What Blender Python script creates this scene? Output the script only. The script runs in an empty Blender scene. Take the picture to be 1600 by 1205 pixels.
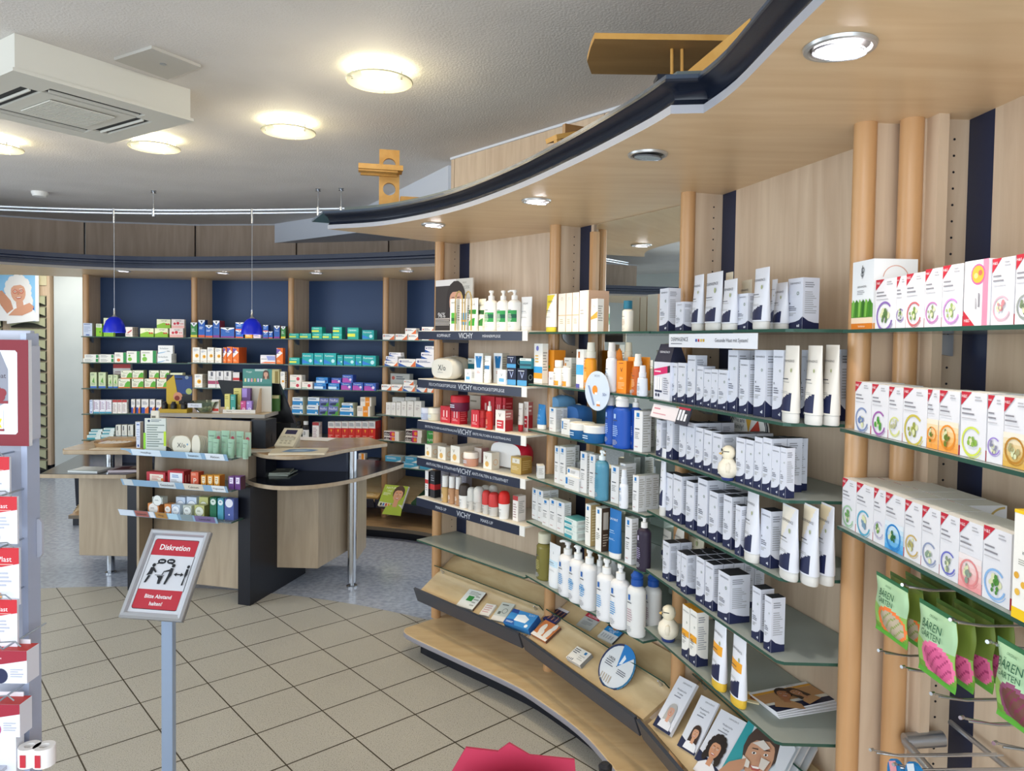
import bpy, math, random
from mathutils import Vector, Matrix

random.seed(7)
SC = bpy.context.scene
COL = SC.collection

# ------------------------------------------------------------------ camera, world, big light, exposure
F, CX, CY, EYE = 1135.0, 800.0, 571.0, 1.65
RC = Matrix(((0.9999003, 0.01412091, 0.0), (0.00047174, -0.0334041, 0.99944182), (0.01411303, -0.99934217, -0.03340741)))
cd = bpy.data.cameras.new('camera')
cam = bpy.data.objects.new('camera', cd)
COL.objects.link(cam)
right, down, fwd = RC.col[0], RC.col[1], RC.col[2]
m = Matrix((right, -down, -fwd)).transposed().to_4x4()
m.translation = Vector((0, 0, EYE))
cam.matrix_world = m
cd.sensor_width = 36.0
cd.lens = F / 1600 * 36.0
cd.shift_x = 0.0
cd.shift_y = -(602.5 - CY) / 1600
cd.clip_start = 0.02
SC.camera = cam

wd = bpy.data.worlds.new('daylight')
SC.world = wd
wd.use_nodes = True
wd.node_tree.nodes['Background'].inputs[0].default_value = (0.80, 0.90, 1.0, 1)
wd.node_tree.nodes['Background'].inputs[1].default_value = 1.35
SC.view_settings.view_transform = 'Standard'
SC.view_settings.look = 'None'
SC.view_settings.exposure = 0.42
SC.view_settings.gamma = 1.0
SC.view_settings.use_curve_mapping = False


def lamp(name, kind, loc, energy, color=(1, 1, 1), rot=(0, 0, 0), **kw):
    l = bpy.data.lights.new(name, kind)
    l.energy = energy
    l.color = color
    for k, v in kw.items():
        setattr(l, k, v)
    o = bpy.data.objects.new(name, l)
    o.location = loc
    o.rotation_euler = rot
    COL.objects.link(o)
    return o


# daylight from the shop windows behind the camera and on the street side
lamp('window_daylight', 'AREA', (-0.8, -1.75, 1.6), 60, (0.86, 0.93, 1.0), (math.radians(90), 0, 0), shape='RECTANGLE', size=4.6, size_y=2.0)
lamp('side_window_daylight', 'AREA', (-5.6, 2.2, 1.6), 55, (0.80, 0.90, 1.0), (math.radians(90), 0, math.radians(-90)), shape='RECTANGLE', size=3.6, size_y=2.0)


# ------------------------------------------------------------------ measuring helpers (a sight line met with a real plane)
def ray(x, y):
    return RC @ Vector(((x - CX) / F, (y - CY) / F, 1.0))


def hz(x, y, z):
    d = ray(x, y)
    t = (z - EYE) / d.z
    return Vector((d.x * t, d.y * t, z))


def hy(x, y, Y):
    d = ray(x, y)
    t = Y / d.y
    return Vector((d.x * t, Y, EYE + d.z * t))


def proj(p):
    c = RC.transposed() @ (Vector(p) - Vector((0, 0, EYE)))
    return CX + F * c.x / c.z, CY + F * c.y / c.z


# ------------------------------------------------------------------ materials
MATS = {}


def lin(c):
    return c / 12.92 if c <= 0.04045 else ((c + 0.055) / 1.055) ** 2.4


def rgb(h):
    h = h.lstrip('#')
    return tuple(lin(int(h[i:i + 2], 16) / 255) for i in (0, 2, 4)) + (1,)


def mat(h, rough=0.5, metal=0.0, spec=0.4, name=None):
    key = (h, rough, metal, name)
    if key in MATS:
        return MATS[key]
    m = bpy.data.materials.new(name or 'colour_' + h.lstrip('#'))
    m.use_nodes = True
    b = m.node_tree.nodes['Principled BSDF']
    b.inputs['Base Color'].default_value = rgb(h)
    b.inputs['Roughness'].default_value = rough
    b.inputs['Metallic'].default_value = metal
    b.inputs['Specular IOR Level'].default_value = spec
    MATS[key] = m
    return m


def nodes(name):
    m = bpy.data.materials.new(name)
    m.use_nodes = True
    nt = m.node_tree
    return m, nt, nt.nodes, nt.links, nt.nodes['Principled BSDF']


def wood(name, a, b, scale=(14, 14, 1.1), rough=0.45, planks=None):
    m, nt, N, L, bs = nodes(name)
    tc = N.new('ShaderNodeTexCoord')
    mp = N.new('ShaderNodeMapping')
    mp.inputs['Scale'].default_value = scale
    n1 = N.new('ShaderNodeTexNoise')
    n1.inputs['Scale'].default_value = 2.0
    n1.inputs['Detail'].default_value = 6
    n1.inputs['Distortion'].default_value = 0.6
    cr = N.new('ShaderNodeValToRGB')
    cr.color_ramp.elements[0].position = 0.3
    cr.color_ramp.elements[1].position = 0.7
    cr.color_ramp.elements[0].color = rgb(a)
    cr.color_ramp.elements[1].color = rgb(b)
    L.new(tc.outputs['Object'], mp.inputs[0])
    L.new(mp.outputs[0], n1.inputs['Vector'])
    L.new(n1.outputs[0], cr.inputs[0])
    L.new(cr.outputs[0], bs.inputs['Base Color'])
    bs.inputs['Roughness'].default_value = rough
    return m


MAPLE = wood('maple_panel', '#bfa68c', '#d2bca2')
MAPLE2 = wood('maple_soffit', '#dcbc92', '#e8cca6', (1.4, 9, 9), 0.35)
MAPLEB = wood('maple_board', '#cdb084', '#dcc49a', (3, 10, 3), 0.3)
BEECH = wood('beech_column', '#b98d60', '#c99d6e', (6, 6, 0.8), 0.3)
OAKD = wood('grey_wood_panel', '#94816f', '#a89482', (10, 10, 1.0), 0.6)
PINE = wood('pine_toy', '#c8913f', '#d9a556', (8, 8, 8), 0.5)
COUNTW = wood('counter_wood', '#a5937b', '#b8a68d', (10, 10, 1.2), 0.4)
COUNTT = wood('counter_top_wood', '#a98a64', '#bb9a72', (3, 12, 3), 0.22)
NAVY = mat('#1b2540', 0.4)
NAVYB = mat('#2c456e', 0.45, name='navy_back_panel')
NAVYF = mat('#151b29', 0.25, name='navy_fascia')
NAVYT = mat('#3b4656', 0.25, name='slate_ledge')
DARK = mat('#14161f', 0.35, name='dark_panel')
WHITE = mat('#e9e8e4', 0.45)
CHROME = mat('#c9ccd0', 0.22, 1.0, name='brushed_chrome')
STEEL = mat('#aeb4bc', 0.35, 0.9, name='grey_steel')
LIP = mat('#a6a7ae', 0.4, name='grey_edge_strip')


def glass(name, tint, dif, f_dif=0.25, f_gl=0.12):
    m, nt, N, L, bs = nodes(name)
    out = N['Material Output']
    N.remove(bs)
    tr = N.new('ShaderNodeBsdfTransparent')
    tr.inputs[0].default_value = rgb(tint)
    df = N.new('ShaderNodeBsdfDiffuse')
    df.inputs[0].default_value = rgb(dif)
    gl = N.new('ShaderNodeBsdfGlossy')
    gl.inputs['Roughness'].default_value = 0.08
    m1 = N.new('ShaderNodeMixShader')
    m1.inputs[0].default_value = f_dif
    lw = N.new('ShaderNodeLayerWeight')
    lw.inputs[0].default_value = f_gl
    m2 = N.new('ShaderNodeMixShader')
    L.new(tr.outputs[0], m1.inputs[1])
    L.new(df.outputs[0], m1.inputs[2])
    L.new(lw.outputs['Fresnel'], m2.inputs[0])
    L.new(m1.outputs[0], m2.inputs[1])
    L.new(gl.outputs[0], m2.inputs[2])
    L.new(m2.outputs[0], out.inputs[0])
    return m


GLASS = glass('shelf_glass', '#e2ece6', '#d3dcd5', 0.54, 0.14)
GLASSC = glass('clear_glass', '#e6efe8', '#b8c8b8', 0.10, 0.2)
GLEDGE = mat('#2f5145', 0.15, name='glass_edge')
BLUEGL = glass('blue_price_strip', '#cfe6fa', '#a9cdec', 0.75, 0.2)
ACRYL = glass('acrylic', '#eef4f6', '#c8d8e0', 0.25, 0.2)
OLIVE = glass('olive_glass', '#c9c58e', '#a39b55', 0.5, 0.3)
AQUA = glass('aqua_bottle', '#9ad0e4', '#6fb6d2', 0.6, 0.3)
mm, nt, N, L, bs = nodes('mirror')
bs.inputs['Metallic'].default_value = 1.0
bs.inputs['Roughness'].default_value = 0.01
bs.inputs['Base Color'].default_value = (0.86, 0.9, 0.88, 1)
MIRROR = mm


def emit(name, col, s):
    m, nt, N, L, bs = nodes(name)
    bs.inputs['Emission Color'].default_value = col
    bs.inputs['Emission Strength'].default_value = s
    bs.inputs['Base Color'].default_value = (0.8, 0.8, 0.8, 1)
    return m


EMW = emit('opal_lamp_glass', (1.0, 0.93, 0.66, 1), 9)
EMC = emit('halogen_lamp', (1.0, 0.95, 0.98, 1), 22)
EMD = mat('#c6ccd8', 0.12, 0.8, name='unlit_reflector')


# tiles, lino, ceiling plaster
def tile_material():
    m, nt, N, L, bs = nodes('speckled_floor_tile')
    geo = N.new('ShaderNodeNewGeometry')

    def dot(v, off):
        d = N.new('ShaderNodeVectorMath')
        d.operation = 'DOT_PRODUCT'
        L.new(geo.outputs['Position'], d.inputs[0])
        d.inputs[1].default_value = v
        a = N.new('ShaderNodeMath')
        a.operation = 'ADD'
        L.new(d.outputs['Value'], a.inputs[0])
        a.inputs[1].default_value = off
        return a.outputs[0]
    s0, s1, o = (0.22203, 0.1958), (0.19222, -0.21763), (-2.25299, 3.44368)
    det = s0[0] * s1[1] - s0[1] * s1[0]
    i0 = (s1[1] / det, -s1[0] / det)
    i1 = (-s0[1] / det, s0[0] / det)
    u = dot((i0[0], i0[1], 0), -(i0[0] * o[0] + i0[1] * o[1]))
    v = dot((i1[0], i1[1], 0), -(i1[0] * o[0] + i1[1] * o[1]))

    def line(x, w):
        f = N.new('ShaderNodeMath'); f.operation = 'ROUND'; L.new(x, f.inputs[0])
        s = N.new('ShaderNodeMath'); s.operation = 'SUBTRACT'; L.new(x, s.inputs[0]); L.new(f.outputs[0], s.inputs[1])
        a = N.new('ShaderNodeMath'); a.operation = 'ABSOLUTE'; L.new(s.outputs[0], a.inputs[0])
        c = N.new('ShaderNodeMath'); c.operation = 'LESS_THAN'; L.new(a.outputs[0], c.inputs[0]); c.inputs[1].default_value = w
        return c.outputs[0]
    lu, lv = line(u, 0.0095), line(v, 0.0125)
    mx = N.new('ShaderNodeMath'); mx.operation = 'MAXIMUM'; L.new(lu, mx.inputs[0]); L.new(lv, mx.inputs[1])
    n1 = N.new('ShaderNodeTexNoise'); n1.inputs['Scale'].default_value = 260; n1.inputs['Detail'].default_value = 2
    L.new(geo.outputs['Position'], n1.inputs['Vector'])
    cr = N.new('ShaderNodeValToRGB')
    cr.color_ramp.elements[0].position = 0.30; cr.color_ramp.elements[0].color = rgb('#5e5a4c')
    cr.color_ramp.elements[1].position = 0.42; cr.color_ramp.elements[1].color = rgb('#b9b5aa')
    e = cr.color_ramp.elements.new(0.66); e.color = rgb('#c3bfb5')
    e = cr.color_ramp.elements.new(0.74); e.color = rgb('#d6d2c6')
    L.new(n1.outputs[0], cr.inputs[0])
    n2 = N.new('ShaderNodeTexNoise'); n2.inputs['Scale'].default_value = 1.3
    L.new(geo.outputs['Position'], n2.inputs['Vector'])
    hs = N.new('ShaderNodeMixRGB'); hs.blend_type = 'MULTIPLY'; hs.inputs[0].default_value = 0.15
    L.new(cr.outputs[0], hs.inputs[1]); L.new(n2.outputs[0], hs.inputs[2])
    mix = N.new('ShaderNodeMixRGB')
    L.new(mx.outputs[0], mix.inputs[0]); L.new(hs.outputs[0], mix.inputs[1]); mix.inputs[2].default_value = rgb('#3a3222')
    L.new(mix.outputs[0], bs.inputs['Base Color'])
    bs.inputs['Roughness'].default_value = 0.5
    bs.inputs['Specular IOR Level'].default_value = 0.3
    return m


def noisy(name, a, b, scale, rough, bump=0.0, bscale=200, p0=.35, p1=.65):
    m, nt, N, L, bs = nodes(name)
    geo = N.new('ShaderNodeNewGeometry')
    n1 = N.new('ShaderNodeTexNoise'); n1.inputs['Scale'].default_value = scale; n1.inputs['Detail'].default_value = 3
    L.new(geo.outputs['Position'], n1.inputs['Vector'])
    cr = N.new('ShaderNodeValToRGB')
    cr.color_ramp.elements[0].color = rgb(a); cr.color_ramp.elements[1].color = rgb(b)
    cr.color_ramp.elements[0].position = p0; cr.color_ramp.elements[1].position = p1
    L.new(n1.outputs[0], cr.inputs[0]); L.new(cr.outputs[0], bs.inputs['Base Color'])
    bs.inputs['Roughness'].default_value = rough
    if bump:
        n3 = N.new('ShaderNodeTexNoise'); n3.inputs['Scale'].default_value = bscale; n3.inputs['Detail'].default_value = 1
        L.new(geo.outputs['Position'], n3.inputs['Vector'])
        bm_ = N.new('ShaderNodeBump'); bm_.inputs['Strength'].default_value = bump; bm_.inputs['Distance'].default_value = 0.004
        L.new(n3.outputs[0], bm_.inputs['Height']); L.new(bm_.outputs[0], bs.inputs['Normal'])
    return m


TILE = tile_material()
LINO = noisy('blue_grey_lino', '#a2a9b8', '#bcc3d1', 30, 0.2)
PLAST = noisy('ceiling_plaster', '#d2cdc8', '#d9d4cf', 3, 0.75, 0.5, 110)
WALLM = noisy('wall_paint', '#bfc6c6', '#c8cecd', 2, 0.7)


# ------------------------------------------------------------------ mesh builder
GLY = {}


def glyph(s):
    if s in GLY:
        return GLY[s]
    c = bpy.data.curves.new('lettering', 'FONT')
    c.body = s.lstrip('*')
    c.offset = 0.022 if s.startswith('*') else 0.0
    c.resolution_u = 2
    c.align_x = 'CENTER'
    o = bpy.data.objects.new('lettering', c)
    COL.objects.link(o)
    dg = bpy.context.evaluated_depsgraph_get()
    me = o.evaluated_get(dg).to_mesh()
    vs = [(v.co.x, v.co.y) for v in me.vertices]
    fs = [tuple(p.vertices) for p in me.polygons]
    o.evaluated_get(dg).to_mesh_clear()
    bpy.data.objects.remove(o)
    bpy.data.curves.remove(c)
    xs = [v[0] for v in vs] or [0]; ys = [v[1] for v in vs] or [0]
    cx, cy = (min(xs) + max(xs)) / 2, (min(ys) + max(ys)) / 2
    w, h = max(xs) - min(xs) or 1, max(ys) - min(ys) or 1
    vs = [((a - cx), (b - cy)) for a, b in vs]
    GLY[s] = (vs, fs, w, h)
    return GLY[s]


for s_ in ('*Diskretion', 'DERMASENCE', 'VICHY', 'H&S', 'BÄREN', 'GARTEN'):
    glyph(s_)


class MB:
    def __init__(self):
        self.v, self.f, self.m, self.s, self.mats = [], [], [], [], []
        self.M = Matrix.Identity(4)

    def mi(self, m):
        if isinstance(m, str):
            m = mat(m)
        if m not in self.mats:
            self.mats.append(m)
        return self.mats.index(m)

    def add(self, vs, fs, m, smooth=False):
        b = len(self.v)
        self.v += [tuple(self.M @ Vector(p)) for p in vs]
        if callable(m):
            ms = [self.mi(m(i)) for i in range(len(fs))]
        else:
            k = self.mi(m)
            ms = [k] * len(fs)
        self.f += [tuple(b + i for i in f) for f in fs]
        self.m += ms
        self.s += [smooth] * len(fs)

    def box(self, x0, x1, y0, y1, z0, z1, m, top=None, side=None):
        vs = [(x0, y0, z0), (x1, y0, z0), (x1, y1, z0), (x0, y1, z0), (x0, y0, z1), (x1, y0, z1), (x1, y1, z1), (x0, y1, z1)]
        fs = [(3, 2, 1, 0), (4, 5, 6, 7), (0, 1, 5, 4), (1, 2, 6, 5), (2, 3, 7, 6), (3, 0, 4, 7)]
        t, s = top or m, side or m
        self.add(vs, fs, lambda i: (m, t, m, s, m, s)[i])

    def prism(self, pts, z0, z1, m, edge=None, bottom=None):
        n = len(pts)
        a = sum(pts[i][0] * pts[(i + 1) % n][1] - pts[(i + 1) % n][0] * pts[i][1] for i in range(n))
        if a < 0:
            pts = pts[::-1]
        vs = [(x, y, z0) for x, y in pts] + [(x, y, z1) for x, y in pts]
        fs = [tuple(range(n - 1, -1, -1)), tuple(range(n, 2 * n))] + [(i, (i + 1) % n, n + (i + 1) % n, n + i) for i in range(n)]
        e, bt = edge or m, bottom or m
        self.add(vs, fs, lambda i: bt if i == 0 else m if i == 1 else e)

    def lathe(self, prof, m, n=20, c=(0, 0), sx=1.0, sy=1.0, matfn=None, cap=True, smooth=True):
        """prof: [(r, z)...] ; matfn(u, v): u angle 0..1 (0.5 faces -y), v height 0..1"""
        vs, fs, info = [], [], []
        z0, z1 = prof[0][1], prof[-1][1]
        for r, z in prof:
            for k in range(n):
                a = math.pi / 2 + 2 * math.pi * k / n
                vs.append((c[0] + math.cos(a) * r * sx, c[1] + math.sin(a) * r * sy, z))
        for i in range(len(prof) - 1):
            for k in range(n):
                fs.append((i * n + k, i * n + (k + 1) % n, (i + 1) * n + (k + 1) % n, (i + 1) * n + k))
                info.append(((k + 0.5) / n, ((prof[i][1] + prof[i + 1][1]) / 2 - z0) / ((z1 - z0) or 1)))
        if cap:
            fs.append(tuple(range(n - 1, -1, -1))); info.append((0, 0))
            fs.append(tuple((len(prof) - 1) * n + k for k in range(n))); info.append((0, 1))
        if matfn:
            self.add(vs, fs, lambda i: matfn(*info[i]) or m, smooth)
        else:
            self.add(vs, fs, m, smooth)

    def tube(self, path, r, m, n=8):
        vs, fs = [], []
        P = [Vector(p) for p in path]
        up = Vector((0.13, 0.21, 1)).normalized()
        for i, p in enumerate(P):
            t = (P[min(i + 1, len(P) - 1)] - P[max(i - 1, 0)]).normalized()
            a = t.cross(up)
            if a.length < 0.05:
                a = t.cross(Vector((1, 0, 0)))
            a.normalize()
            b = t.cross(a)
            for k in range(n):
                w = 2 * math.pi * k / n
                vs.append(p + a * math.cos(w) * r + b * math.sin(w) * r)
        for i in range(len(P) - 1):
            for k in range(n):
                fs.append((i * n + k, (i + 1) * n + k, (i + 1) * n + (k + 1) % n, i * n + (k + 1) % n))
        fs.append(tuple(range(n)))
        fs.append(tuple((len(P) - 1) * n + k for k in range(n - 1, -1, -1)))
        self.add(vs, fs, m, True)

    # flat art on the local plane y = -off (front), x to the side, z up, inside a w x h face
    def art(self, items, w, h, x0=0.0, z0=0.0, off=0.0, side=None):
        e = 0.0004
        for it in items:
            k = it[0]
            e += 0.00012

            def P(x, y, d=0.0):
                if side is not None:   # on the +x face: running in depth
                    return (side + e + d, x * w + x0, z0 + y * h)
                return (x0 + x * w, off - e - d, z0 + y * h)
            if k == 'r':
                _, a, b, c, d, m = it
                self.add([P(a, b), P(c, b), P(c, d), P(a, d)], [(0, 1, 2, 3)], m)
            elif k == 'p':
                _, pts, m = it
                self.add([P(x, y) for x, y in pts], [tuple(range(len(pts)))], m)
            elif k == 'd':      # disc: centre, radius as share of width
                _, cx, cy, r, m = it[:5]
                ry = r * (it[5] if len(it) > 5 else 1.0)
                n = 18
                self.add([P(cx + r * math.cos(2 * math.pi * i / n), cy + ry * w / h * math.sin(2 * math.pi * i / n)) for i in range(n)], [tuple(range(n))], m)
            elif k == 'o':      # ring
                _, cx, cy, r, t, m = it[:6]
                a0, a1 = (it[6], it[7]) if len(it) > 7 else (0.0, 1.0)
                n = 20
                vs = []
                for i in range(n + 1):
                    a = 2 * math.pi * (a0 + (a1 - a0) * i / n)
                    for rr in (r, r - t):
                        vs.append(P(cx + rr * math.cos(a), cy + rr * w / h * math.sin(a)))
                self.add(vs, [(2 * i, 2 * i + 2, 2 * i + 3, 2 * i + 1) for i in range(n)], m)
            elif k == 't':
                _, s, cx, cy, hh, m = it[:6]
                mw = it[6] if len(it) > 6 else 0.9
                vs, fs, gw, gh = glyph(s)
                sc = min(hh * h / gh, mw * w / gw)
                if len(it) > 7:   # vertical text
                    sc = min(hh * h / gw, mw * w / gh)
                    vv = [(-b, a) for a, b in vs]
                else:
                    vv = vs
                self.add([P(cx + a * sc / w, cy + b * sc / h) for a, b in vv], fs, m)
            elif k == 'l':
                _, a, b, c, d, n, m = it
                rr = random.Random(int(a * 97 + b * 31 + n))
                for i in range(n):
                    y = d - (d - b) * (i + 0.2) / n
                    t = (d - b) / n * 0.42
                    x1 = a + (c - a) * rr.uniform(0.55, 1.0)
                    self.add([P(a, y - t), P(x1, y - t), P(x1, y), P(a, y)], [(0, 1, 2, 3)], m)

    def build(self, name, parent=None, bevel=None, sharp=True):
        me = bpy.data.meshes.new(name)
        me.from_pydata(self.v, [], self.f)
        for m in self.mats:
            me.materials.append(m)
        me.polygons.foreach_set('material_index', self.m)
        me.polygons.foreach_set('use_smooth', self.s)
        if sharp and any(self.s):
            me.set_sharp_from_angle(angle=math.radians(38))
        me.update()
        o = bpy.data.objects.new(name, me)
        COL.objects.link(o)
        if parent is not None:
            o.parent = parent
        if bevel:
            b = o.modifiers.new('edge', 'BEVEL')
            b.width = bevel
            b.segments = 2
            b.limit_method = 'ANGLE'
            b.angle_limit = math.radians(50)
        return o


def empty(name, loc=(0, 0, 0), rz=0.0):
    o = bpy.data.objects.new(name, None)
    o.location = loc
    o.rotation_euler = (0, 0, rz)
    o.empty_display_size = 0.1
    COL.objects.link(o)
    return o


LABELS = {}


def tag(o, label=None, cat=None, group=None, kind=None):
    if label:
        if label in LABELS:
            print('DUPLICATE LABEL', label)
        LABELS[label] = 1
        o['label'] = label
    if cat:
        o['category'] = cat
    if group:
        o['group'] = group
    if kind:
        o['kind'] = kind
    return o


ORD = 'first second third fourth fifth sixth seventh eighth ninth tenth eleventh twelfth thirteenth fourteenth fifteenth sixteenth seventeenth eighteenth nineteenth twentieth'.split()
ORD += ['twenty-' + o_ for o_ in ORD[:9]] + ['thirtieth'] + ['thirty-' + o_ for o_ in ORD[:9]] + ['fortieth'] + ['forty-' + o_ for o_ in ORD[:9]]


class Bay:
    """a shelf bay: origin at the column that ends it on the doorway side, x along the front, y to the back"""

    def __init__(self, c, ang, W):
        self.c, self.a, self.W = Vector((c[0], c[1], 0)), math.radians(ang), W
        self.M = Matrix.Translation(self.c) @ Matrix.Rotation(self.a, 4, 'Z')
        self.I = self.M.inverted()

    def hit(self, x, y, d):
        """sight line through (x, y) met with the upright plane d in front of the columns -> (along, height)"""
        o = self.I @ Vector((0, 0, EYE))
        v = self.I.to_3x3() @ ray(x, y)
        t = (-d - o.y) / v.y
        p = o + v * t
        return p.x, p.z

    def U(self, x, d, z):
        y = 533
        u = 0
        for _ in range(3):
            u, _z = self.hit(x, y, d)
            y = proj(self.M @ Vector((u, -d, z)))[1]
        return u, y


# ------------------------------------------------------------------ plan of the shop
c1, c2, c3, c4, c5 = (-0.40, 3.955), (0.19, 3.33), (0.612, 2.575), (0.836, 1.752), (0.927, 1.715)
k1, k2, k3, k4, k5 = (-3.756, 6.404), (-2.87, 6.56), (-1.973, 6.48), (-1.096, 6.28), (-0.294, 5.87)


def span(a, b):
    return math.degrees(math.atan2(b[1] - a[1], b[0] - a[0])), math.hypot(b[0] - a[0], b[1] - a[1])


def bay(a, b):
    g, w = span(a, b)
    return Bay(a, g, w)


b1, b2, b3 = bay(c1, c2), bay(c2, c3), bay(c3, c4)
b4 = Bay(c5, -87.5, 1.45)
B0, B1, B2, B3 = bay(k1, k2), bay(k2, k3), bay(k3, k4), bay(k4, k5)
CEIL, SOF = 2.70, 2.18


def catmull(pts, n=5):
    P = [Vector(p) for p in pts]
    out = []
    for i in range(len(P) - 1):
        a, b, c, d = P[max(i - 1, 0)], P[i], P[i + 1], P[min(i + 2, len(P) - 1)]
        for k in range(n):
            t = k / n
            q = 0.5 * ((2 * b) + (c - a) * t + (2 * a - 5 * b + 4 * c - d) * t * t + (3 * b - a - 3 * c + d) * t ** 3)
            out.append((q.x, q.y))
    out.append(tuple(P[-1]))
    return out


def normals(path):
    out = []
    for i, p in enumerate(path):
        ns = []
        for a, b in ((i - 1, i), (i, i + 1)):
            if a >= 0 and b < len(path):
                t = Vector((path[b][0] - path[a][0], path[b][1] - path[a][1])).normalized()
                ns.append(Vector((t.y, -t.x)))
        n = sum(ns, Vector((0, 0)))
        n.normalize()
        n = n / max(0.6, n.dot(ns[0]))
        out.append(n)
    return out


def sweep(mb, path, prof, m, smooth=False, closed_ends=True):
    nn = normals(path)
    vs, fs = [], []
    k = len(prof)
    for p, n in zip(path, nn):
        for o, z in prof:
            vs.append((p[0] + n.x * o, p[1] + n.y * o, z))
    for i in range(len(path) - 1):
        for j in range(k - 1):
            fs.append((i * k + j, (i + 1) * k + j, (i + 1) * k + j + 1, i * k + j + 1))
    if closed_ends:
        fs.append(tuple(range(k)))
        fs.append(tuple((len(path) - 1) * k + j for j in range(k - 1, -1, -1)))
    mb.add(vs, fs, m, smooth)


def offset(path, o):
    return [(p[0] + n.x * o, p[1] + n.y * o) for p, n in zip(path, normals(path))]


# ------------------------------------------------------------------ setting: floor, ceiling, walls
mb = MB()
mb.box(-7.3, 3.2, -2.2, 9.6, -0.05, 0.0, LINO)
tag(mb.build('floor'), 'blue-grey speckled lino behind the tiled area', 'floor', kind='structure')
mb = MB()
pts = [(-2.35 + 3.77 * math.cos(a), 0.95 + 3.77 * math.sin(a)) for a in [math.radians(x) for x in range(-4, 185, 3)]]
pts += [(-6.2, -2.1), (3.1, -2.1), (3.1, 0.6)]
mb.prism(pts, 0.0005, 0.004, TILE)
tag(mb.build('floor_tiles'), kind='structure')
mb = MB()
mb.box(-7.3, 3.2, -2.2, 9.6, CEIL, CEIL + 0.05, PLAST)
tag(mb.build('ceiling'), kind='structure')
mb = MB()
mb.box(-7.2, 3.2, 9.1, 9.2, 0, CEIL, WALLM)
mb.box(-5.36, -4.15, 8.5, 9.1, 0, CEIL, WALLM)
tag(mb.build('wall_back'), kind='structure')
mb = MB()
mb.box(-7.3, -7.2, 3.9, 9.2, 0, CEIL, WALLM)
tag(mb.build('wall_left'), kind='structure')
# right-hand wall: wood cladding from the corner above the first bay
mb = MB()
wx, wy = -0.367, 4.226
L_ = 0.0
for seg in (0.035, 1.15, 1.15, 1.15, 1.2):
    a, b = L_, L_ + seg - 0.006
    d = Vector((0.652, -0.757))
    nrm = Vector((0.757, 0.652)) * 0.03
    p = [(wx + d.x * a, wy + d.y * a), (wx + d.x * b, wy + d.y * b)]
    mb.prism([p[0], p[1], (p[1][0] + nrm.x, p[1][1] + nrm.y), (p[0][0] + nrm.x, p[0][1] + nrm.y)], 0, CEIL - 0.012, MAPLE)
    L_ += seg
p0, p1 = (wx, wy), (wx + d.x * L_, wy + d.y * L_)
mb.prism([(p0[0] - .006, p0[1] - .006), (p1[0] - .006, p1[1] - .006), (p1[0] + .03, p1[1] + .03), (p0[0] + .03, p0[1] + .03)], CEIL - 0.012, CEIL, '#d5d8e0')
mb.prism([(p0[0] + .03, p0[1] + .03), (p1[0] + .03, p1[1] + .03), (p1[0] + .08, p1[1] + .08), (p0[0] + .03, p0[1] + .08)], 0, CEIL, MAPLE)
tag(mb.build('wall_right'), kind='structure')
# curved cladding above the back bays
mb = MB()
cl = [(-5.9, 5.6), (-4.85, 6.33), (-3.95, 6.72), (-2.98, 6.83), (-2.0, 6.72), (-1.11, 6.48), (-0.3, 6.1), (0.6, 5.4)]
for a, b in zip(cl, cl[1:]):
    t = (Vector(b) - Vector(a)).normalized()
    q = [Vector(a) + t * 0.008, Vector(b) - t * 0.008]
    n = Vector((-t.y, t.x)) * 0.025
    mb.prism([tuple(q[0]), tuple(q[1]), tuple(q[1] + n), tuple(q[0] + n)], 2.20, CEIL - 0.014, OAKD)
    mb.prism([a, b, tuple(Vector(b) + n * 3), tuple(Vector(a) + n * 3)], CEIL - 0.014, CEIL, '#a9aab0')
    mb.prism([tuple(Vector(a) + n * 1.02), tuple(Vector(b) + n * 1.02), tuple(Vector(b) + n * 2), tuple(Vector(a) + n * 2)], 2.20, CEIL, DARK)
tag(mb.build('wall_upper'), kind='structure')
# dropped beam at the ceiling corner
mb = MB()
mb.prism([(-2.28, 6.80), (-1.30, 6.02), (-0.40, 4.40), (0.9, 4.9), (0.6, 7.0), (-2.28, 7.0)], 2.525, CEIL, mat('#c3c8d2', 0.6))
tag(mb.build('ceiling_beam'), kind='structure')


# ------------------------------------------------------------------ shelf bays
def shelf_poly(B, D, front, lt=0.0, rt=0.0, end=None):
    W = B.W
    pts = [(0.014, D - 0.004), (0.014, 0.0), (0.014 + lt, -front)]
    if end == 'cut':
        pts += [(W - 0.085, -front), (W - 0.070, -front + 0.012), (W - 0.030, 0.0)]
    else:
        pts += [(W - 0.014 - rt, -front), (W - 0.014, 0.0)]
    return pts + [(W - 0.014, D - 0.004)]


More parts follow.
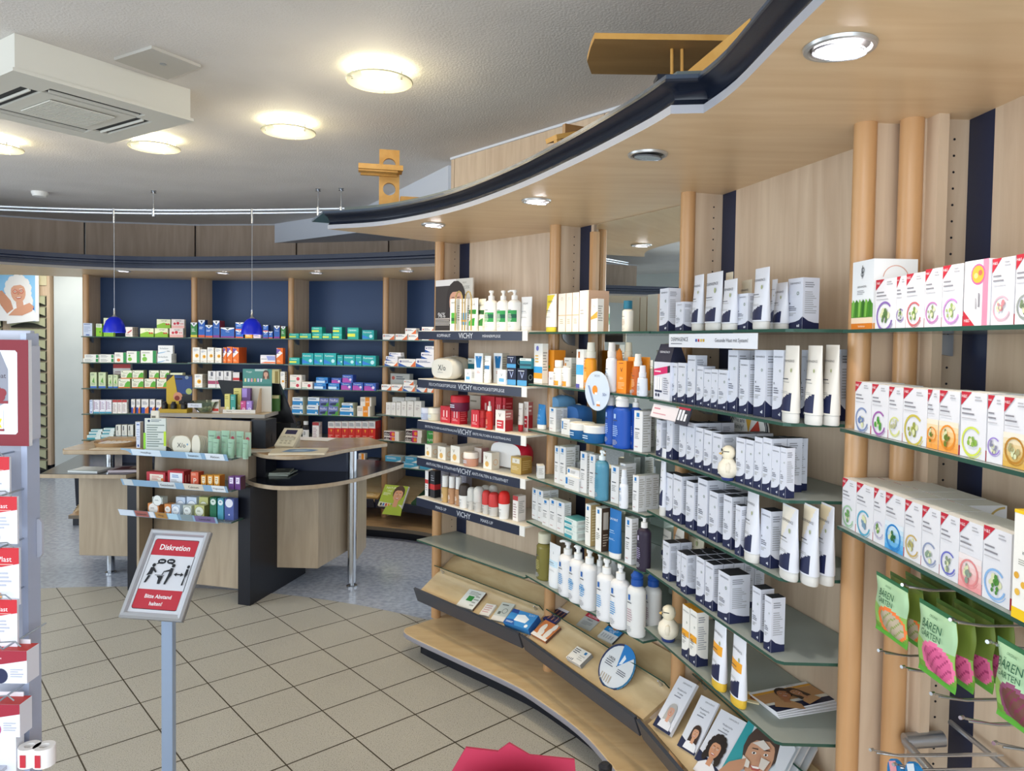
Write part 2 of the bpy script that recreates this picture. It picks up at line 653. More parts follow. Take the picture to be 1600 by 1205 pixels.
def make_bay(B, label, D, levels, front=0.145, navy_back=False, strip=True, mirror=False, end=None, lt=0.0085, rt=0.0085, zb=0.125, shelfmat=GLASS, group=None, right_col=False, vichy=None, holes=True):
    root = empty('shelf_bay', B.c, B.a)
    tag(root, label, 'shelving', group)
    W = B.W
    m = MB()
    m.lathe([(0.026, zb), (0.026, SOF)], BEECH, 20)
    m.build('column', root)
    m = MB()
    m.box(-0.011, 0.011, 0.02, D, zb, SOF, MAPLE)
    if holes:
        z = 0.5
        while z < SOF - 0.03:
            m.M = Matrix.Translation((0.0112, D - 0.035, z)) @ Matrix.Rotation(math.radians(90), 4, 'Y')
            m.lathe([(0.003, 0.0), (0.003, 0.0006)], DARK, 6)
            m.M = Matrix.Identity(4)
            z += 0.038
    m.build('side_panel', root)
    if right_col:
        m = MB()
        m.lathe([(0.026, zb), (0.026, SOF)], BEECH, 20, (W, 0))
        m.box(W - 0.011, W + 0.011, 0.02, D, zb, SOF, MAPLE)
        m.build('column', root)
    m = MB()
    if navy_back:
        m.box(0.011, W - 0.011, D, D + 0.016, zb, SOF, NAVYB)
        m.build('back_panel', root)
    else:
        s = 0.085
        m.box(0.011, 0.011 + s, D, D + 0.012, zb, SOF, NAVY)
        m.build('navy_strip', root)
        m = MB()
        if mirror:
            m.box(0.011 + s, 0.115, D, D + 0.016, zb, SOF, MAPLE)
            m.box(0.115, 0.14, D - 0.02, D, zb, SOF - 0.035, BEECH)
            m.build('back_panel', root)
            m = MB()
            m.box(0.14, W - 0.011, D - 0.002, D + 0.004, 0.55, SOF - 0.003, MIRROR)
            m.build('mirror', root)
            m = MB()
            m.box(0.14, W - 0.011, D + 0.004, D + 0.016, zb, SOF, MAPLE)
            m.build('back_panel', root)
        else:
            m.box(0.011 + s, W - 0.011, D, D + 0.016, zb, SOF, MAPLE)
            m.build('back_panel', root)
    for i, z in enumerate(levels):
        m = MB()
        poly = shelf_poly(B, D, front, lt, rt, end)
        if vichy and i < len(vichy):
            m.prism(poly, z - 0.008, z, '#ece6d8', '#ece6d8')
            o = m.build('shelf', root)
            q = MB()
            q.box(0.016, W - 0.055, -front - 0.006, -front, z - 0.046, z - 0.004, mat('#141d36', 0.3))
            fw = W - 0.071
            ti = []
            for s, cx, hh in vichy[i]:
                ti.append(('t', s, cx, 0.5, hh, '#c9ced8', 0.34))
            q.art(ti, fw, 0.042, 0.016, z - 0.046, -front - 0.006)
            q.build('label_strip', o)
            q = MB()
            q.box(W - 0.055, W - 0.022, -front - 0.004, -front, z - 0.046, z - 0.001, WHITE)
            q.build('strip_end', o)
        else:
            m.prism(poly, z - 0.008, z, shelfmat, GLEDGE)
            m.build('glass_shelf', root)
        for x, s in ((0.013, 1), (W - 0.013, -1)):
            m = MB()
            a = [(x, 0.03, z - 0.009), (x, 0.10, z - 0.009)] + [(x, 0.10 - 0.07 * math.sin(t), z - 0.009 - 0.05 * math.cos(t)) for t in [0, .4, .8, 1.2]]
            b = [(px + s * 0.012, py, pz) for px, py, pz in a]
            n = len(a)
            m.add(a + b, [tuple(range(n)), tuple(range(2 * n - 1, n - 1, -1))] + [(i_, n + i_, n + (i_ + 1) % n, (i_ + 1) % n) for i_ in range(n)], STEEL)
            m.build('shelf_bracket', root)
    return root


VT = [[('KOPFHAUT', .28, .36), ('VICHY', .5, .62), ('MÄNNERPFLEGE', .74, .36)],
      [('FEUCHTIGKEITSPFLEGE', .27, .36), ('VICHY', .5, .62), ('FEUCHTIGKEITSPFLEGE', .72, .36)],
      [('ERSTE FÄLTCHEN & AUSSTRAHLUNG', .26, .34), ('VICHY', .5, .62), ('ERSTE FÄLTCHEN & AUSSTRAHLUNG', .75, .34)],
      [('ANTI-FALTEN & STRAFFHEIT', .27, .34), ('VICHY', .5, .62), ('ANTI-FALTEN & STRAFFHEIT', .74, .34)],
      [('MAKE-UP', .27, .36), ('VICHY', .5, .62), ('MAKE-UP', .72, .36)]]
Z1 = [1.698, 1.445, 1.225, 1.03, 0.815, 0.584]
Z2 = [1.691, 1.462, 1.26, 1.045, 0.845, 0.599]
Z3 = [1.69, 1.457, 1.266, 1.069, 0.86, 0.655]
Z4 = [1.688, 1.454, 1.22]
ZBS = ([1.64, 1.413, 1.189, .967, .74, .52], [1.643, 1.42, 1.198, .975, .75, .53], [1.645, 1.419, 1.209, .986, .766, .545], [1.646, 1.425, 1.219, 1.011, .794, .579])
DF, DBK = 0.13, 0.30
make_bay(b1, 'curved wooden shelf bay with navy-edged cosmetic shelves, nearest the counter', DF, Z1, lt=0, vichy=VT)
make_bay(b2, 'wooden shelf bay with a mirror back and glass shelves of sun care', DF, Z2, mirror=True)
make_bay(b3, 'wooden shelf bay with glass shelves full of white and navy cartons', DF, Z3, end='cut')
make_bay(b4, 'wooden shelf bay holding the tea cartons above the candy hooks', DF, Z4, front=0.143, lt=-0.03, rt=-0.0)
# the doubled column between the white-and-navy bay and the tea bay
E4 = Bay(c4, -84, 0.1)
root = empty('corner_upright', E4.c, E4.a)
tag(root, 'single round beech upright with wood side panel between two shelf bays', 'upright')
m_ = MB(); m_.lathe([(0.026, 0.125), (0.026, SOF)], BEECH, 20); m_.build('column', root)
m_ = MB(); m_.box(-0.011, 0.011, 0.02, 0.14, 0.125, SOF, MAPLE); m_.box(0.011, 0.10, 0.115, 0.14, 0.125, SOF, MAPLE); m_.build('side_panel', root)

bl = ['navy-backed shelf bay beside the white passage wall', 'navy-backed shelf bay behind the monitor and blue pendant',
      'navy-backed shelf bay with teal medicine cartons', 'narrow-looking navy-backed shelf bay next to the navy-edged shelves']
for B, l in zip((B0, B1, B2, B3), bl):
    make_bay(B, l, DBK, ZBS[(B0, B1, B2, B3).index(B)], front=0.13, navy_back=True, lt=-0.006, rt=-0.006, zb=0.105, holes=False, right_col=(B is B3))

# ------------------------------------------------------------------ canopies
edgeA = catmull([(-0.903, 3.54), (-0.604, 3.397), (-0.276, 3.05), (-0.009, 2.602), (0.182, 2.181), (0.313, 1.843), (0.359, 1.697)], 6)
edgeB = catmull([(0.432, 1.688), (0.458, 1.531), (0.468, 1.25), (0.49, 0.8), (0.52, 0.3), (0.56, -0.4)], 4)
path = edgeA + edgeB


def back_of(B, d):
    return tuple((B.M @ Vector((0, d, 0)))[:2]), tuple((B.M @ Vector((B.W, d, 0)))[:2])


inner = [back_of(b1, 0.16)[0], back_of(b1, 0.16)[1], back_of(b2, 0.16)[1], back_of(b3, 0.16)[1], (1.12, 1.70), (1.22, -0.4)]
root = empty('shelf_canopy', (0, 0, 0))
tag(root, 'long curved maple canopy with dark navy rim over the cosmetics shelves', 'canopy')
mb = MB()
mb.prism([tuple(p) for p in path] + inner[::-1], SOF, SOF + 0.02, LIP, LIP, MAPLE2)
mb.build('soffit', root)
mb = MB()
sweep(mb, path, [(-0.010, 2.2), (-0.006, 2.202), (-0.010, 2.207), (-0.014, 2.216), (-0.010, 2.228), (0.004, 2.238), (0.020, 2.243), (0.024, 2.246), (0.024, 2.252), (-0.10, 2.252), (-0.10, 2.2)], NAVYF, True)
mb.build('rim', root)
mb = MB()
o1 = offset(path, 0.022)
tip = hz(487, 346, 2.255)
tipb = hz(548, 333, 2.315)
mb.prism([(tip.x, tip.y), (o1[0][0] - 0.01, o1[0][1])] + o1[1:] + [(inner[-1][0], inner[-1][1])] + inner[::-1] + [(-0.5, 4.05)], 2.2525, 2.262, NAVYT)
o2 = offset(path, -0.02)
mb.prism(o2[2:] + inner[::-1] + [(-0.62, 3.78)], 2.2625, 2.284, mat('#5a625f', 0.35, name='dusty_ledge'))
mb.build('ledge', root)
# stepped navy blocks on the ledge at the joint
mb = MB()
q0, q1, q2, q3 = hz(1027, 130, 2.275), hz(1086, 133, 2.275), hz(1062, 121, 2.295), hz(1094, 116, 2.295)
mb.box(q0.x, q1.x, q0.y, q0.y + 0.05, 2.2845, 2.297, NAVYF)
mb.box(q2.x, q3.x, q2.y + 0.02, q2.y + 0.07, 2.2845, 2.303, NAVYF)
mb.build('step_block', root)

edgeK = catmull([(-5.2, 4.2), (-4.5, 4.95), (-3.912, 5.555), (-3.469, 5.835), (-3.05, 5.94), (-2.6, 5.905), (-2.04, 5.79), (-1.49, 5.625), (-0.964, 5.425), (-0.571, 5.24), (-0.1, 4.95)], 4)
innerK = [(-5.9, 5.62), (-4.85, 6.34), (-3.93, 6.70), (-2.9, 6.86), (-1.93, 6.79), (-1.02, 6.58), (-0.16, 6.14), (0.5, 5.5)]
root = empty('back_canopy', (0, 0, 0))
tag(root, 'curved maple canopy with navy fascia above the shelves behind the counter', 'canopy')
mb = MB()
mb.prism(edgeK + innerK[::-1], SOF, SOF + 0.02, LIP, mat('#8d8680', 0.5), MAPLE2)
mb.build('soffit', root)
mb = MB()
sweep(mb, edgeK, [(-0.008, 2.2), (-0.008, 2.225), (-0.03, 2.228), (-0.03, 2.24), (0.0, 2.242), (0.0, 2.256), (0.02, 2.262), (0.02, 2.295), (-0.22, 2.295), (-0.22, 2.2)], mat('#18223a', 0.4, name='navy_fascia_back'))
mb.build('fascia', root)

# ------------------------------------------------------------------ plinths and slanted leaflet trays
edgeP = catmull([(-0.545, 3.80), (-0.526, 3.709), (-0.29, 3.478), (0.021, 3.18), (0.155, 3.007), (0.274, 2.823), (0.353, 2.643), (0.46, 2.30), (0.55, 1.9), (0.6, 1.5), (0.66, 0.6)], 4)
root = empty('shelf_plinth', (0, 0, 0))
tag(root, 'curved light wood floor plinth under the cosmetics shelves', 'plinth')
mb = MB()
inn = [back_of(b1, 0.15)[0], back_of(b1, 0.15)[1], back_of(b2, 0.15)[1], back_of(b3, 0.15)[1], (1.09, 1.66), (1.14, 0.6)]
mb.prism(edgeP + inn[::-1], 0.098, 0.125, MAPLEB, mat('#8d8a90', 0.4))
mb.build('board', root, 0.006)
mb = MB()
mb.prism(offset(edgeP, -0.09)[1:] + inn[::-1], 0.004, 0.098, DARK)
mb.build('kick_board', root)
edgeQ = catmull([(-3.78, 6.17), (-3.6, 6.18), (-2.85, 6.22), (-2.0, 6.13), (-1.24, 5.98), (-0.79, 5.84), (-0.55, 5.69), (-0.25, 5.45), (0.0, 5.2)], 3)
innQ = [tuple((B0.M @ Vector((-0.03, 0.33, 0)))[:2])] + [tuple((B.M @ Vector((B.W, 0.33, 0)))[:2]) for B in (B0, B1, B2, B3)] + [(0.3, 5.5)]
root = empty('back_plinth', (0, 0, 0))
tag(root, 'curved wood floor plinth under the navy-backed shelves', 'plinth')
mb = MB()
mb.prism(edgeQ + innQ[::-1], 0.075, 0.105, COUNTT, '#6f6454')
mb.build('board', root)
mb = MB()
mb.prism(offset(edgeQ, -0.07) + innQ[::-1], 0.0, 0.075, DARK)
mb.build('kick_board', root)

TR = {}


def tray(B, label, yb, zb_, yf, zf, x0=0.014, x1=None, rail=True, lip=0.055, shelf='#3a3f4a', rp_=0.52):
    """slanted board from (yb, zb_) at the back down to (yf, zf) at the lip"""
    x1 = x1 or B.W - 0.014
    root = empty('leaflet_tray', B.c, B.a)
    tag(root, label, 'tray')
    s = (Vector((0, yb, zb_)) - Vector((0, yf, zf))).normalized()
    n = Vector((0, -s.z, s.y))
    m = MB()
    t = 0.014
    A = [(x0, yf, zf), (x1, yf, zf), (x1, yb, zb_), (x0, yb, zb_)]
    Bk = [tuple(Vector(p) - n * t) for p in A]
    tr = 0.018
    A[0] = (x0 + tr, yf, zf); A[1] = (x1 - tr, yf, zf)
    Bk[0] = (x0 + tr, Bk[0][1], Bk[0][2]); Bk[1] = (x1 - tr, Bk[1][1], Bk[1][2])
    m.add(A + Bk, [(0, 1, 2, 3), (7, 6, 5, 4), (0, 4, 5, 1), (1, 5, 6, 2), (2, 6, 7, 3), (3, 7, 4, 0)], MAPLEB)
    m.build('board', root)
    m = MB()
    g = Vector((0, -n.y * 0 - 0.004, 0))
    e0, e1 = x0 + tr - 0.004, x1 - tr + 0.004
    p = [Vector((0, yf - 0.032, zf + 0.022)), Vector((0, yf - 0.004, zf - lip + 0.004))]
    q = [v + Vector((0, -0.0115, -0.004)) for v in p]
    vs = [(e0, p[0].y, p[0].z), (e1, p[0].y, p[0].z), (e1, p[1].y, p[1].z), (e0, p[1].y, p[1].z), (e0, q[0].y, q[0].z), (e1, q[0].y, q[0].z), (e1, q[1].y, q[1].z), (e0, q[1].y, q[1].z)]
    m.add(vs, [(0, 1, 2, 3), (7, 6, 5, 4), (0, 4, 5, 1), (1, 5, 6, 2), (2, 6, 7, 3), (3, 7, 4, 0)], mat(shelf, 0.35))
    m.build('lip', root)
    if rail:
        m = MB()
        c = Vector((0, yf, zf)) + s * ((Vector((0, yb, zb_)) - Vector((0, yf, zf))).length * rp_)
        a_, b_ = c + n * 0.012, c + n * 0.05 - s * 0.01
        vs = []
        for xx in (x0 + 0.01, x1 - 0.02):
            for pt in (a_, b_):
                for o in (0.0, 0.005):
                    vs.append((xx, pt.y + s.y * o, pt.z + s.z * o))
        m.add(vs, [(0, 4, 5, 1), (2, 3, 7, 6), (0, 2, 6, 4), (1, 5, 7, 3), (0, 1, 3, 2), (4, 6, 7, 5)], lambda i: GLEDGE if i == 1 or i > 3 else GLASSC)
        o = m.build('glass_rail', root)
        m = MB()
        for xx in (x0 + 0.05, x1 - 0.07):
            m.tube([(xx, c.y, c.z), (xx, c.y + n.y * 0.026, c.z + n.z * 0.026)], 0.006, CHROME, 10)
        m.build('standoff', root)
    TR[B] = (B.M @ Vector((0, yf, zf)), (B.M.to_3x3() @ Vector((1, 0, 0))), (B.M.to_3x3() @ s), (B.M.to_3x3() @ n))
    return root


tray(b1, 'slanted light wood leaflet tray under the navy-edged shelves', 0.115, 0.45, -0.13, 0.312)
tray(b2, 'slanted light wood leaflet tray under the mirror bay', 0.115, 0.45, -0.13, 0.312)
tray(b3, 'slanted light wood leaflet tray with portrait brochures', 0.115, 0.45, -0.13, 0.312, rail=True, rp_=0.84)
for B, l in zip((B0, B1, B2, B3), ('beside the passage', 'behind the monitor', 'below the red medicine cartons', 'with the lime green magazine')):
    tray(B, 'dark-lipped slanted tray at the foot of the back shelves ' + l, 0.29, 0.42, -0.13, 0.27, rail=False, shelf='#2a3244')



# ------------------------------------------------------------------ ceiling fittings
def disc_lamp(px, py, label):
    p = hz(px, py, CEIL - 0.035)
    root = empty('ceiling_lamp', (p.x, p.y, CEIL))
    tag(root, label, 'lamp', 'round glass ceiling lamps')
    m = MB(); m.lathe([(0.085, -0.03), (0.092, -0.001)], WHITE, 28); m.build('lamp_base', root)
    m = MB(); m.lathe([(0.0, -0.046), (0.055, -0.045), (0.095, -0.039), (0.104, -0.031)], EMW, 32, cap=False); m.build('diffuser', root)
    m = MB(); m.lathe([(0.127, -0.052), (0.1275, -0.047)], glass('lamp_disc_glass', '#fbfaf2', '#f0efdf', 0.5, 0.12), 40)
    m.lathe([(0.126, -0.053), (0.129, -0.0495), (0.126, -0.046)], mat('#e2dcb4', 0.2), 40, cap=False)
    m.build('glass_disc', root)
    for k in range(3):
        a = 2 * math.pi * k / 3 + 1.57
        m = MB(); m.lathe([(0.004, -0.06), (0.004, -0.03)], CHROME, 8, (0.108 * math.cos(a), 0.108 * math.sin(a))); m.build('clip', root)
    lamp('ceiling_lamp_light', 'POINT', (p.x, p.y, CEIL - 0.075), 4.8, (1.0, 0.86, 0.62), shadow_soft_size=0.09)


disc_lamp(593, 121, 'round glass ceiling lamp with most ceiling around it, above the toy stand')
disc_lamp(451, 201, 'round glass ceiling lamp between two others, over the checkout counter')
disc_lamp(241, 226, 'round glass ceiling lamp beside the corner of the air conditioner')
disc_lamp(-6, 227, 'round glass ceiling lamp cut off by the picture edge behind the air conditioner')

# access hatch
q = [hz(*p, CEIL - 0.006) for p in ((178, 92), (237, 73), (314, 103), (262, 122))]
m = MB()
m.prism([(p.x, p.y) for p in q], CEIL - 0.012, CEIL - 0.0005, mat('#bcb8b0', 0.7))
o = m.build('access_hatch'); tag(o, 'square white access hatch flush in the ceiling by the air conditioner', 'hatch')
m = MB(); cq = (q[0] + q[2]) / 2
m.lathe([(0.012, CEIL - 0.014), (0.012, CEIL - 0.0122)], STEEL, 10, (cq.x + .02, cq.y))
m.build('latch', o)
p = hz(62, 304, CEIL - 0.02)
m = MB(); m.lathe([(0.045, -0.035), (0.055, -0.01), (0.055, -0.0005)], WHITE, 20); o = m.build('smoke_detector'); o.location = (p.x, p.y, CEIL)
tag(o, 'small white round smoke detector on the ceiling above the light rail', 'detector')

# air conditioner cassette
zb_ = 2.565
A, Bp, Cp = hz(20, 110, zb_), hz(303, 190, zb_), hz(172, 227, zb_)
ex = (Bp - A); Lx = ex.length; ex.normalize()
ey = Vector((-ex.y, ex.x, 0))
if ey.dot(Cp - Bp) < 0:
    ey = -ey
Ly = Lx
M_ = Matrix((ex, ey, Vector((0, 0, 1)))).transposed().to_4x4(); M_.translation = A
root = empty('air_conditioner'); root.matrix_world = M_
tag(root, 'white ceiling cassette air conditioner with a square slotted grille', 'air conditioner')
ACW = mat('#d6d3c8', 0.5)
m = MB(); m.box(0.01, Lx - 0.01, 0.01, Ly - 0.01, 0.012, CEIL - zb_ - 0.0005, ACW); m.build('housing', root)
m = MB()
w0, w1 = 0.09, 0.16
for a, b, c, d in ((0, Lx, 0, w0), (0, Lx, Ly - w0, Ly), (0, w0, w0, Ly - w0), (Lx - w0, Lx, w0, Ly - w0)):
    m.box(a, b, c, d, 0, 0.012, ACW)
m.box(w1, Lx - w1, w1, Ly - w1, 0, 0.012, ACW)
for a, b, c, d in ((w0, w1, w0, w1), (Lx - w1, Lx - w0, w0, w1), (w0, w1, Ly - w1, Ly - w0), (Lx - w1, Lx - w0, Ly - w1, Ly - w0)):
    m.box(a, b, c, d, 0, 0.012, ACW)
m.build('face_plate', root)
for a, b, c, d, ax in ((w1, Lx - w1, w0, w1, 0), (w1, Lx - w1, Ly - w1, Ly - w0, 0), (w0, w1, w1, Ly - w1, 1), (Lx - w1, Lx - w0, w1, Ly - w1, 1)):
    m = MB(); m.box(a, b, c, d, 0.008, 0.0118, mat('#1b1a18', 0.6)); o = m.build('air_slot', root)
    m = MB()
    if ax == 0:
        m.box(a + 0.01, b - 0.01, (c + d) / 2 - 0.003, (c + d) / 2 + 0.003, -0.004, 0.006, ACW)
    else:
        m.box((a + b) / 2 - 0.003, (a + b) / 2 + 0.003, c + 0.01, d - 0.01, -0.004, 0.006, ACW)
    m.build('vane', o)
m = MB()
g0, g1 = w1 + 0.06, Lx - w1 - 0.06
m.box(g0, g1, g0, g1, -0.003, -0.0002, mat('#5d5a54', 0.6))
n = 22
for i in range(n + 1):
    x = g0 + (g1 - g0) * i / n
    m.box(x - 0.004, x + 0.004, g0, g1, -0.007, -0.0032, ACW)
for i in range(5):
    y = g0 + (g1 - g0) * i / 4
    m.box(g0, g1, y - 0.003, y + 0.003, -0.0075, -0.0032, ACW)
m.build('grille', root)

# curved light rail with two blue pendants
RZ = 2.55
rp = catmull([tuple(hz(x, y, RZ)[:2]) for x, y in ((-180, 318), (-60, 322.5), (0, 325), (100, 328.5), (240, 331), (400, 330.5), (552, 328))], 6)
root = empty('light_rail', (0, 0, 0))
tag(root, 'curved double-tube chrome light rail hung below the ceiling', 'rail')
for dz, nm in ((0.012, 'rail_tube'), (-0.012, 'rail_tube')):
    m = MB(); m.tube([(x, y, RZ + dz) for x, y in rp], 0.0085, CHROME, 8); m.build(nm, root)


def rail_at(px):
    best = min(range(len(rp)), key=lambda i: abs(proj((rp[i][0], rp[i][1], RZ))[0] - px))
    a = best
    x0 = proj((*rp[a], RZ))[0]
    b = a + 1 if (x0 < px and a + 1 < len(rp)) else a - 1
    x1 = proj((*rp[b], RZ))[0]
    t = (px - x0) / (x1 - x0)
    return Vector((rp[a][0] + (rp[b][0] - rp[a][0]) * t, rp[a][1] + (rp[b][1] - rp[a][1]) * t, RZ))


for px in (240, 497, 533):
    q = rail_at(px)
    m = MB(); m.tube([(q.x, q.y, CEIL), (q.x, q.y, RZ - 0.03)], 0.004, CHROME, 8)
    m.lathe([(0.02, CEIL - 0.014), (0.008, CEIL - 0.004), (0.02, CEIL - 0.0005)], CHROME, 12, (q.x, q.y))
    m.lathe([(0.012, RZ - 0.035), (0.014, RZ + 0.02)], CHROME, 10, (q.x, q.y))
    m.build('hanger', root)
BLUE = mat('#0a22c8', 0.3, name='cobalt_glass')
for px, lb in ((178, 'cobalt blue glass pendant lamp hanging before the shelf bay beside the passage'), (394, 'cobalt blue glass pendant lamp hanging above the monitor')):
    q = rail_at(px)
    root = empty('pendant_lamp', (q.x, q.y, 0))
    tag(root, lb, 'pendant lamp', 'blue glass pendant lamps')
    m = MB(); m.tube([(0, 0, RZ - 0.02), (0, 0, RZ - 0.085)], 0.008, CHROME, 10); m.tube([(0, 0, RZ + 0.02), (0, 0, RZ - 0.02)], 0.012, CHROME, 10); m.build('rail_clip', root)
    zs = 1.672
    m = MB(); m.tube([(0, 0, RZ - 0.085), (0, 0, zs + 0.17)], 0.0018, STEEL, 6); m.build('cable', root)
    m = MB(); m.lathe([(0.02, zs + 0.113), (0.008, zs + 0.128), (0.006, zs + 0.175)], CHROME, 14); m.build('socket', root)
    m = MB()
    pr = [(0.0752, 0), (0.075, 0.012), (0.068, 0.05), (0.054, 0.085), (0.034, 0.107), (0.018, 0.114)]
    m.lathe([(r, zs + z) for r, z in pr], BLUE, 32, cap=False)
    m.lathe([(r - 0.003, zs + z - 0.001) for r, z in pr[::-1]], mat('#3f5bff', 0.3), 32, cap=False)
    m.build('lamp_shade', root)
    m = MB(); m.lathe([(0.012, zs + 0.055), (0.02, zs + 0.07), (0.018, zs + 0.1)], EMW, 14); m.build('bulb', root)
    lamp('pendant_light', 'POINT', (q.x, q.y, zs + 0.03), 0.8, (1.0, 0.9, 0.75), shadow_soft_size=0.03)


def downlight(px, py, r, label, lit=True, group=None, power=10, tilt=0.12, col=(1.0, 0.80, 0.52)):
    p = hz(px, py, SOF - 0.004)
    root = empty('recessed_spotlight', (p.x, p.y, SOF))
    tag(root, label, 'spotlight', group)
    m = MB()
    m.lathe([(r * 0.80, -0.001), (r * 0.86, -0.007), (r * 0.97, -0.006), (r, -0.0005)], mat('#b8b8b6', 0.3, 0.6), 36, cap=False)
    m.build('trim_ring', root)
    m = MB(); m.lathe([(0.0, -0.0008), (r * 0.8, -0.001)], mat('#2a2826', 0.4), 30, cap=False); m.build('recess', root)
    m = MB()
    m.M = Matrix.Translation((0, 0, -r * 0.72 * math.sin(tilt))) @ Matrix.Rotation(tilt, 4, Vector((0.75, 0.66, 0)))
    m.lathe([(r * 0.70, -0.002), (r * 0.73, -0.007)], mat('#9a9ca2', 0.25, 0.7), 28, cap=False)
    m.lathe([(0.0, -0.0060), (r * 0.66, -0.0062)], EMC if lit else EMD, 28, cap=False)
    m.build('lamp_head', root)
    if lit:
        lamp('spotlight_beam', 'SPOT', (p.x, p.y, SOF - 0.02), power, col, (0, 0, 0), spot_size=math.radians(118), spot_blend=0.75, shadow_soft_size=0.04)
    return p


downlight(1312, 76, 0.062, 'large lit recessed spotlight over the tea shelves', True, None, 13, col=(1.0, 0.9, 0.8))
downlight(1012, 243, 0.056, 'unlit-looking tilted recessed spotlight over the white and navy cartons', False)
downlight(838, 315, 0.056, 'lit recessed spotlight in front of the mirror bay', True, None, 14)
downlight(677, 352, 0.056, 'lit recessed spotlight over the navy-edged shelves', True, None, 14)
for px, py, lb in ((193, 424, 'beside the passage'), (348, 427, 'over the monitor bay'), (494, 427, 'over the teal cartons'), (635, 424, 'next to the front shelves')):
    downlight(px, py, 0.056, 'small recessed spotlight in the back canopy ' + lb, True, None, 13, 0.1, (1.0, 0.9, 0.75))
lamp('dispensary_light', 'AREA', (-4.9, 7.6, 2.6), 24, (1.0, 0.97, 0.88), (0, 0, 0), shape='RECTANGLE', size=1.0, size_y=1.0)

# ------------------------------------------------------------------ passage behind: apothecary drawers, poster, shoe
root = empty('drawer_cabinet', (-5.39, 8.47, 0))
tag(root, 'tall pale green apothecary drawer cabinet in the passage', 'cabinet')
GRN = mat('#b3b493', 0.5)
m = MB(); m.box(-1.6, 0.0, 0.0, 0.5, 0.12, 2.52, MAPLE); m.box(-1.6, 0, 0.03, 0.5, 0.0, 0.12, DARK); m.build('body', root)
m = MB(); m.box(-1.6, -0.42, -0.012, -0.0005, 2.22, 2.50, mat('#cfc6a4', 0.5)); m.box(-0.405, -0.03, -0.012, -0.0005, 2.22, 2.50, mat('#cfc6a4', 0.5)); m.build('top_panel', root)
for cx in (-1.35, -0.81, -0.24):
    z = 2.10
    while z > 0.15:
        m = MB()
        hw, hh = 0.262 if cx < -0.3 else 0.205, 0.119
        m.box(cx - hw, cx + hw, -0.012, -0.0005, z - hh, z, mat('#3a3a30', 0.6))
        n = 10
        arc = [(cx - hw + 2 * hw * i / n, z - hh + 0.012 + 0.05 * math.sin(math.pi * i / n)) for i in range(n + 1)]
        vs = [(x, -0.03, zz) for x, zz in arc] + [(x, -0.03, z - 0.008) for x, zz in arc]
        m.add(vs, [(i, i + 1, n + 2 + i, n + 1 + i) for i in range(n)], GRN)
        m.box(cx - hw, cx + hw, -0.03, -0.0125, z - 0.01, z - 0.003, GRN)
        m.build('drawer', root)
        z -= 0.128


def portrait(mb, w, h, cx, cy, s, skin='#e0b090', hair='#3a2820', top='#f2f2f2', glasses=None, bg=None, curly=False, turn=0.0, long_=True, smile='#f4ece6', x0=0, z0=0, off=0):
    """a flat printed portrait; centre and size as shares of the width"""
    A = []
    k = w / h

    def P(pts, m):
        c, s_ = math.cos(turn), math.sin(turn)
        A.append(('p', [(cx + (x * c - y * s_) * s, cy + (x * s_ + y * c) * s * k) for x, y in pts], m))

    def E(x, y, rx, ry, m, n=14):
        P([(x + rx * math.cos(2 * math.pi * i / n), y + ry * math.sin(2 * math.pi * i / n)) for i in range(n)], m)
    P([(-1.5, -2.9), (1.5, -2.9), (1.35, -1.9), (0.5, -1.35), (-0.5, -1.35), (-1.35, -1.9)], top)
    P([(-0.35, -1.75), (0.35, -1.75), (0.35, -0.7), (-0.35, -0.7)], skin)
    if curly:
        for i in range(11):
            a = math.pi * (-0.28 + 1.56 * i / 10)
            E(0.95 * math.cos(a), 0.25 + 1.1 * math.sin(a), 0.42, 0.45, hair, 9)
        E(0, 0.5, 0.95, 0.9, hair)
        E(-0.95, -0.9, 0.4, 0.6, hair, 9); E(0.95, -0.9, 0.4, 0.6, hair, 9)
    elif long_:
        E(0, 0.25, 1.05, 1.25, hair)
        P([(-1.05, 0.2), (-1.15, -1.6), (-0.5, -1.5), (0.5, -1.5), (1.15, -1.6), (1.05, 0.2)], hair)
        P([(-0.35, -1.75), (0.35, -1.75), (0.35, -0.7), (-0.35, -0.7)], skin)
    else:
        E(0, 0.35, 0.92, 1.1, hair)
    E(0, 0, 0.72, 0.98, skin, 18)
    P([(-0.7, 0.45), (-0.5, 0.9), (0, 1.12), (0.5, 0.9), (0.7, 0.45), (0.3, 0.72), (-0.35, 0.7)], hair)
    for sx in (-1, 1):
        E(sx * 0.3, 0.12, 0.12, 0.06, '#f6f2ee', 8)
        E(sx * 0.3, 0.12, 0.055, 0.055, '#2a1c16', 7)
        P([(sx * 0.14, 0.28), (sx * 0.46, 0.30), (sx * 0.44, 0.34), (sx * 0.15, 0.34)][::sx], hair)
    P([(-0.05, 0.1), (0.05, 0.1), (0.12, -0.22), (-0.12, -0.22)], '#c48f72')
    P([(-0.32, -0.42), (0.32, -0.42), (0.16, -0.62), (-0.16, -0.62)], '#b5524a')
    P([(-0.26, -0.44), (0.26, -0.44), (0.14, -0.53), (-0.14, -0.53)], smile)
    if glasses:
        for sx in (-1, 1):
            A.append(('o', cx + sx * 0.3 * s, cy + 0.1 * s * k, 0.22 * s, 0.045 * s, glasses))
    mb.art(A, w, h, x0, z0, off)


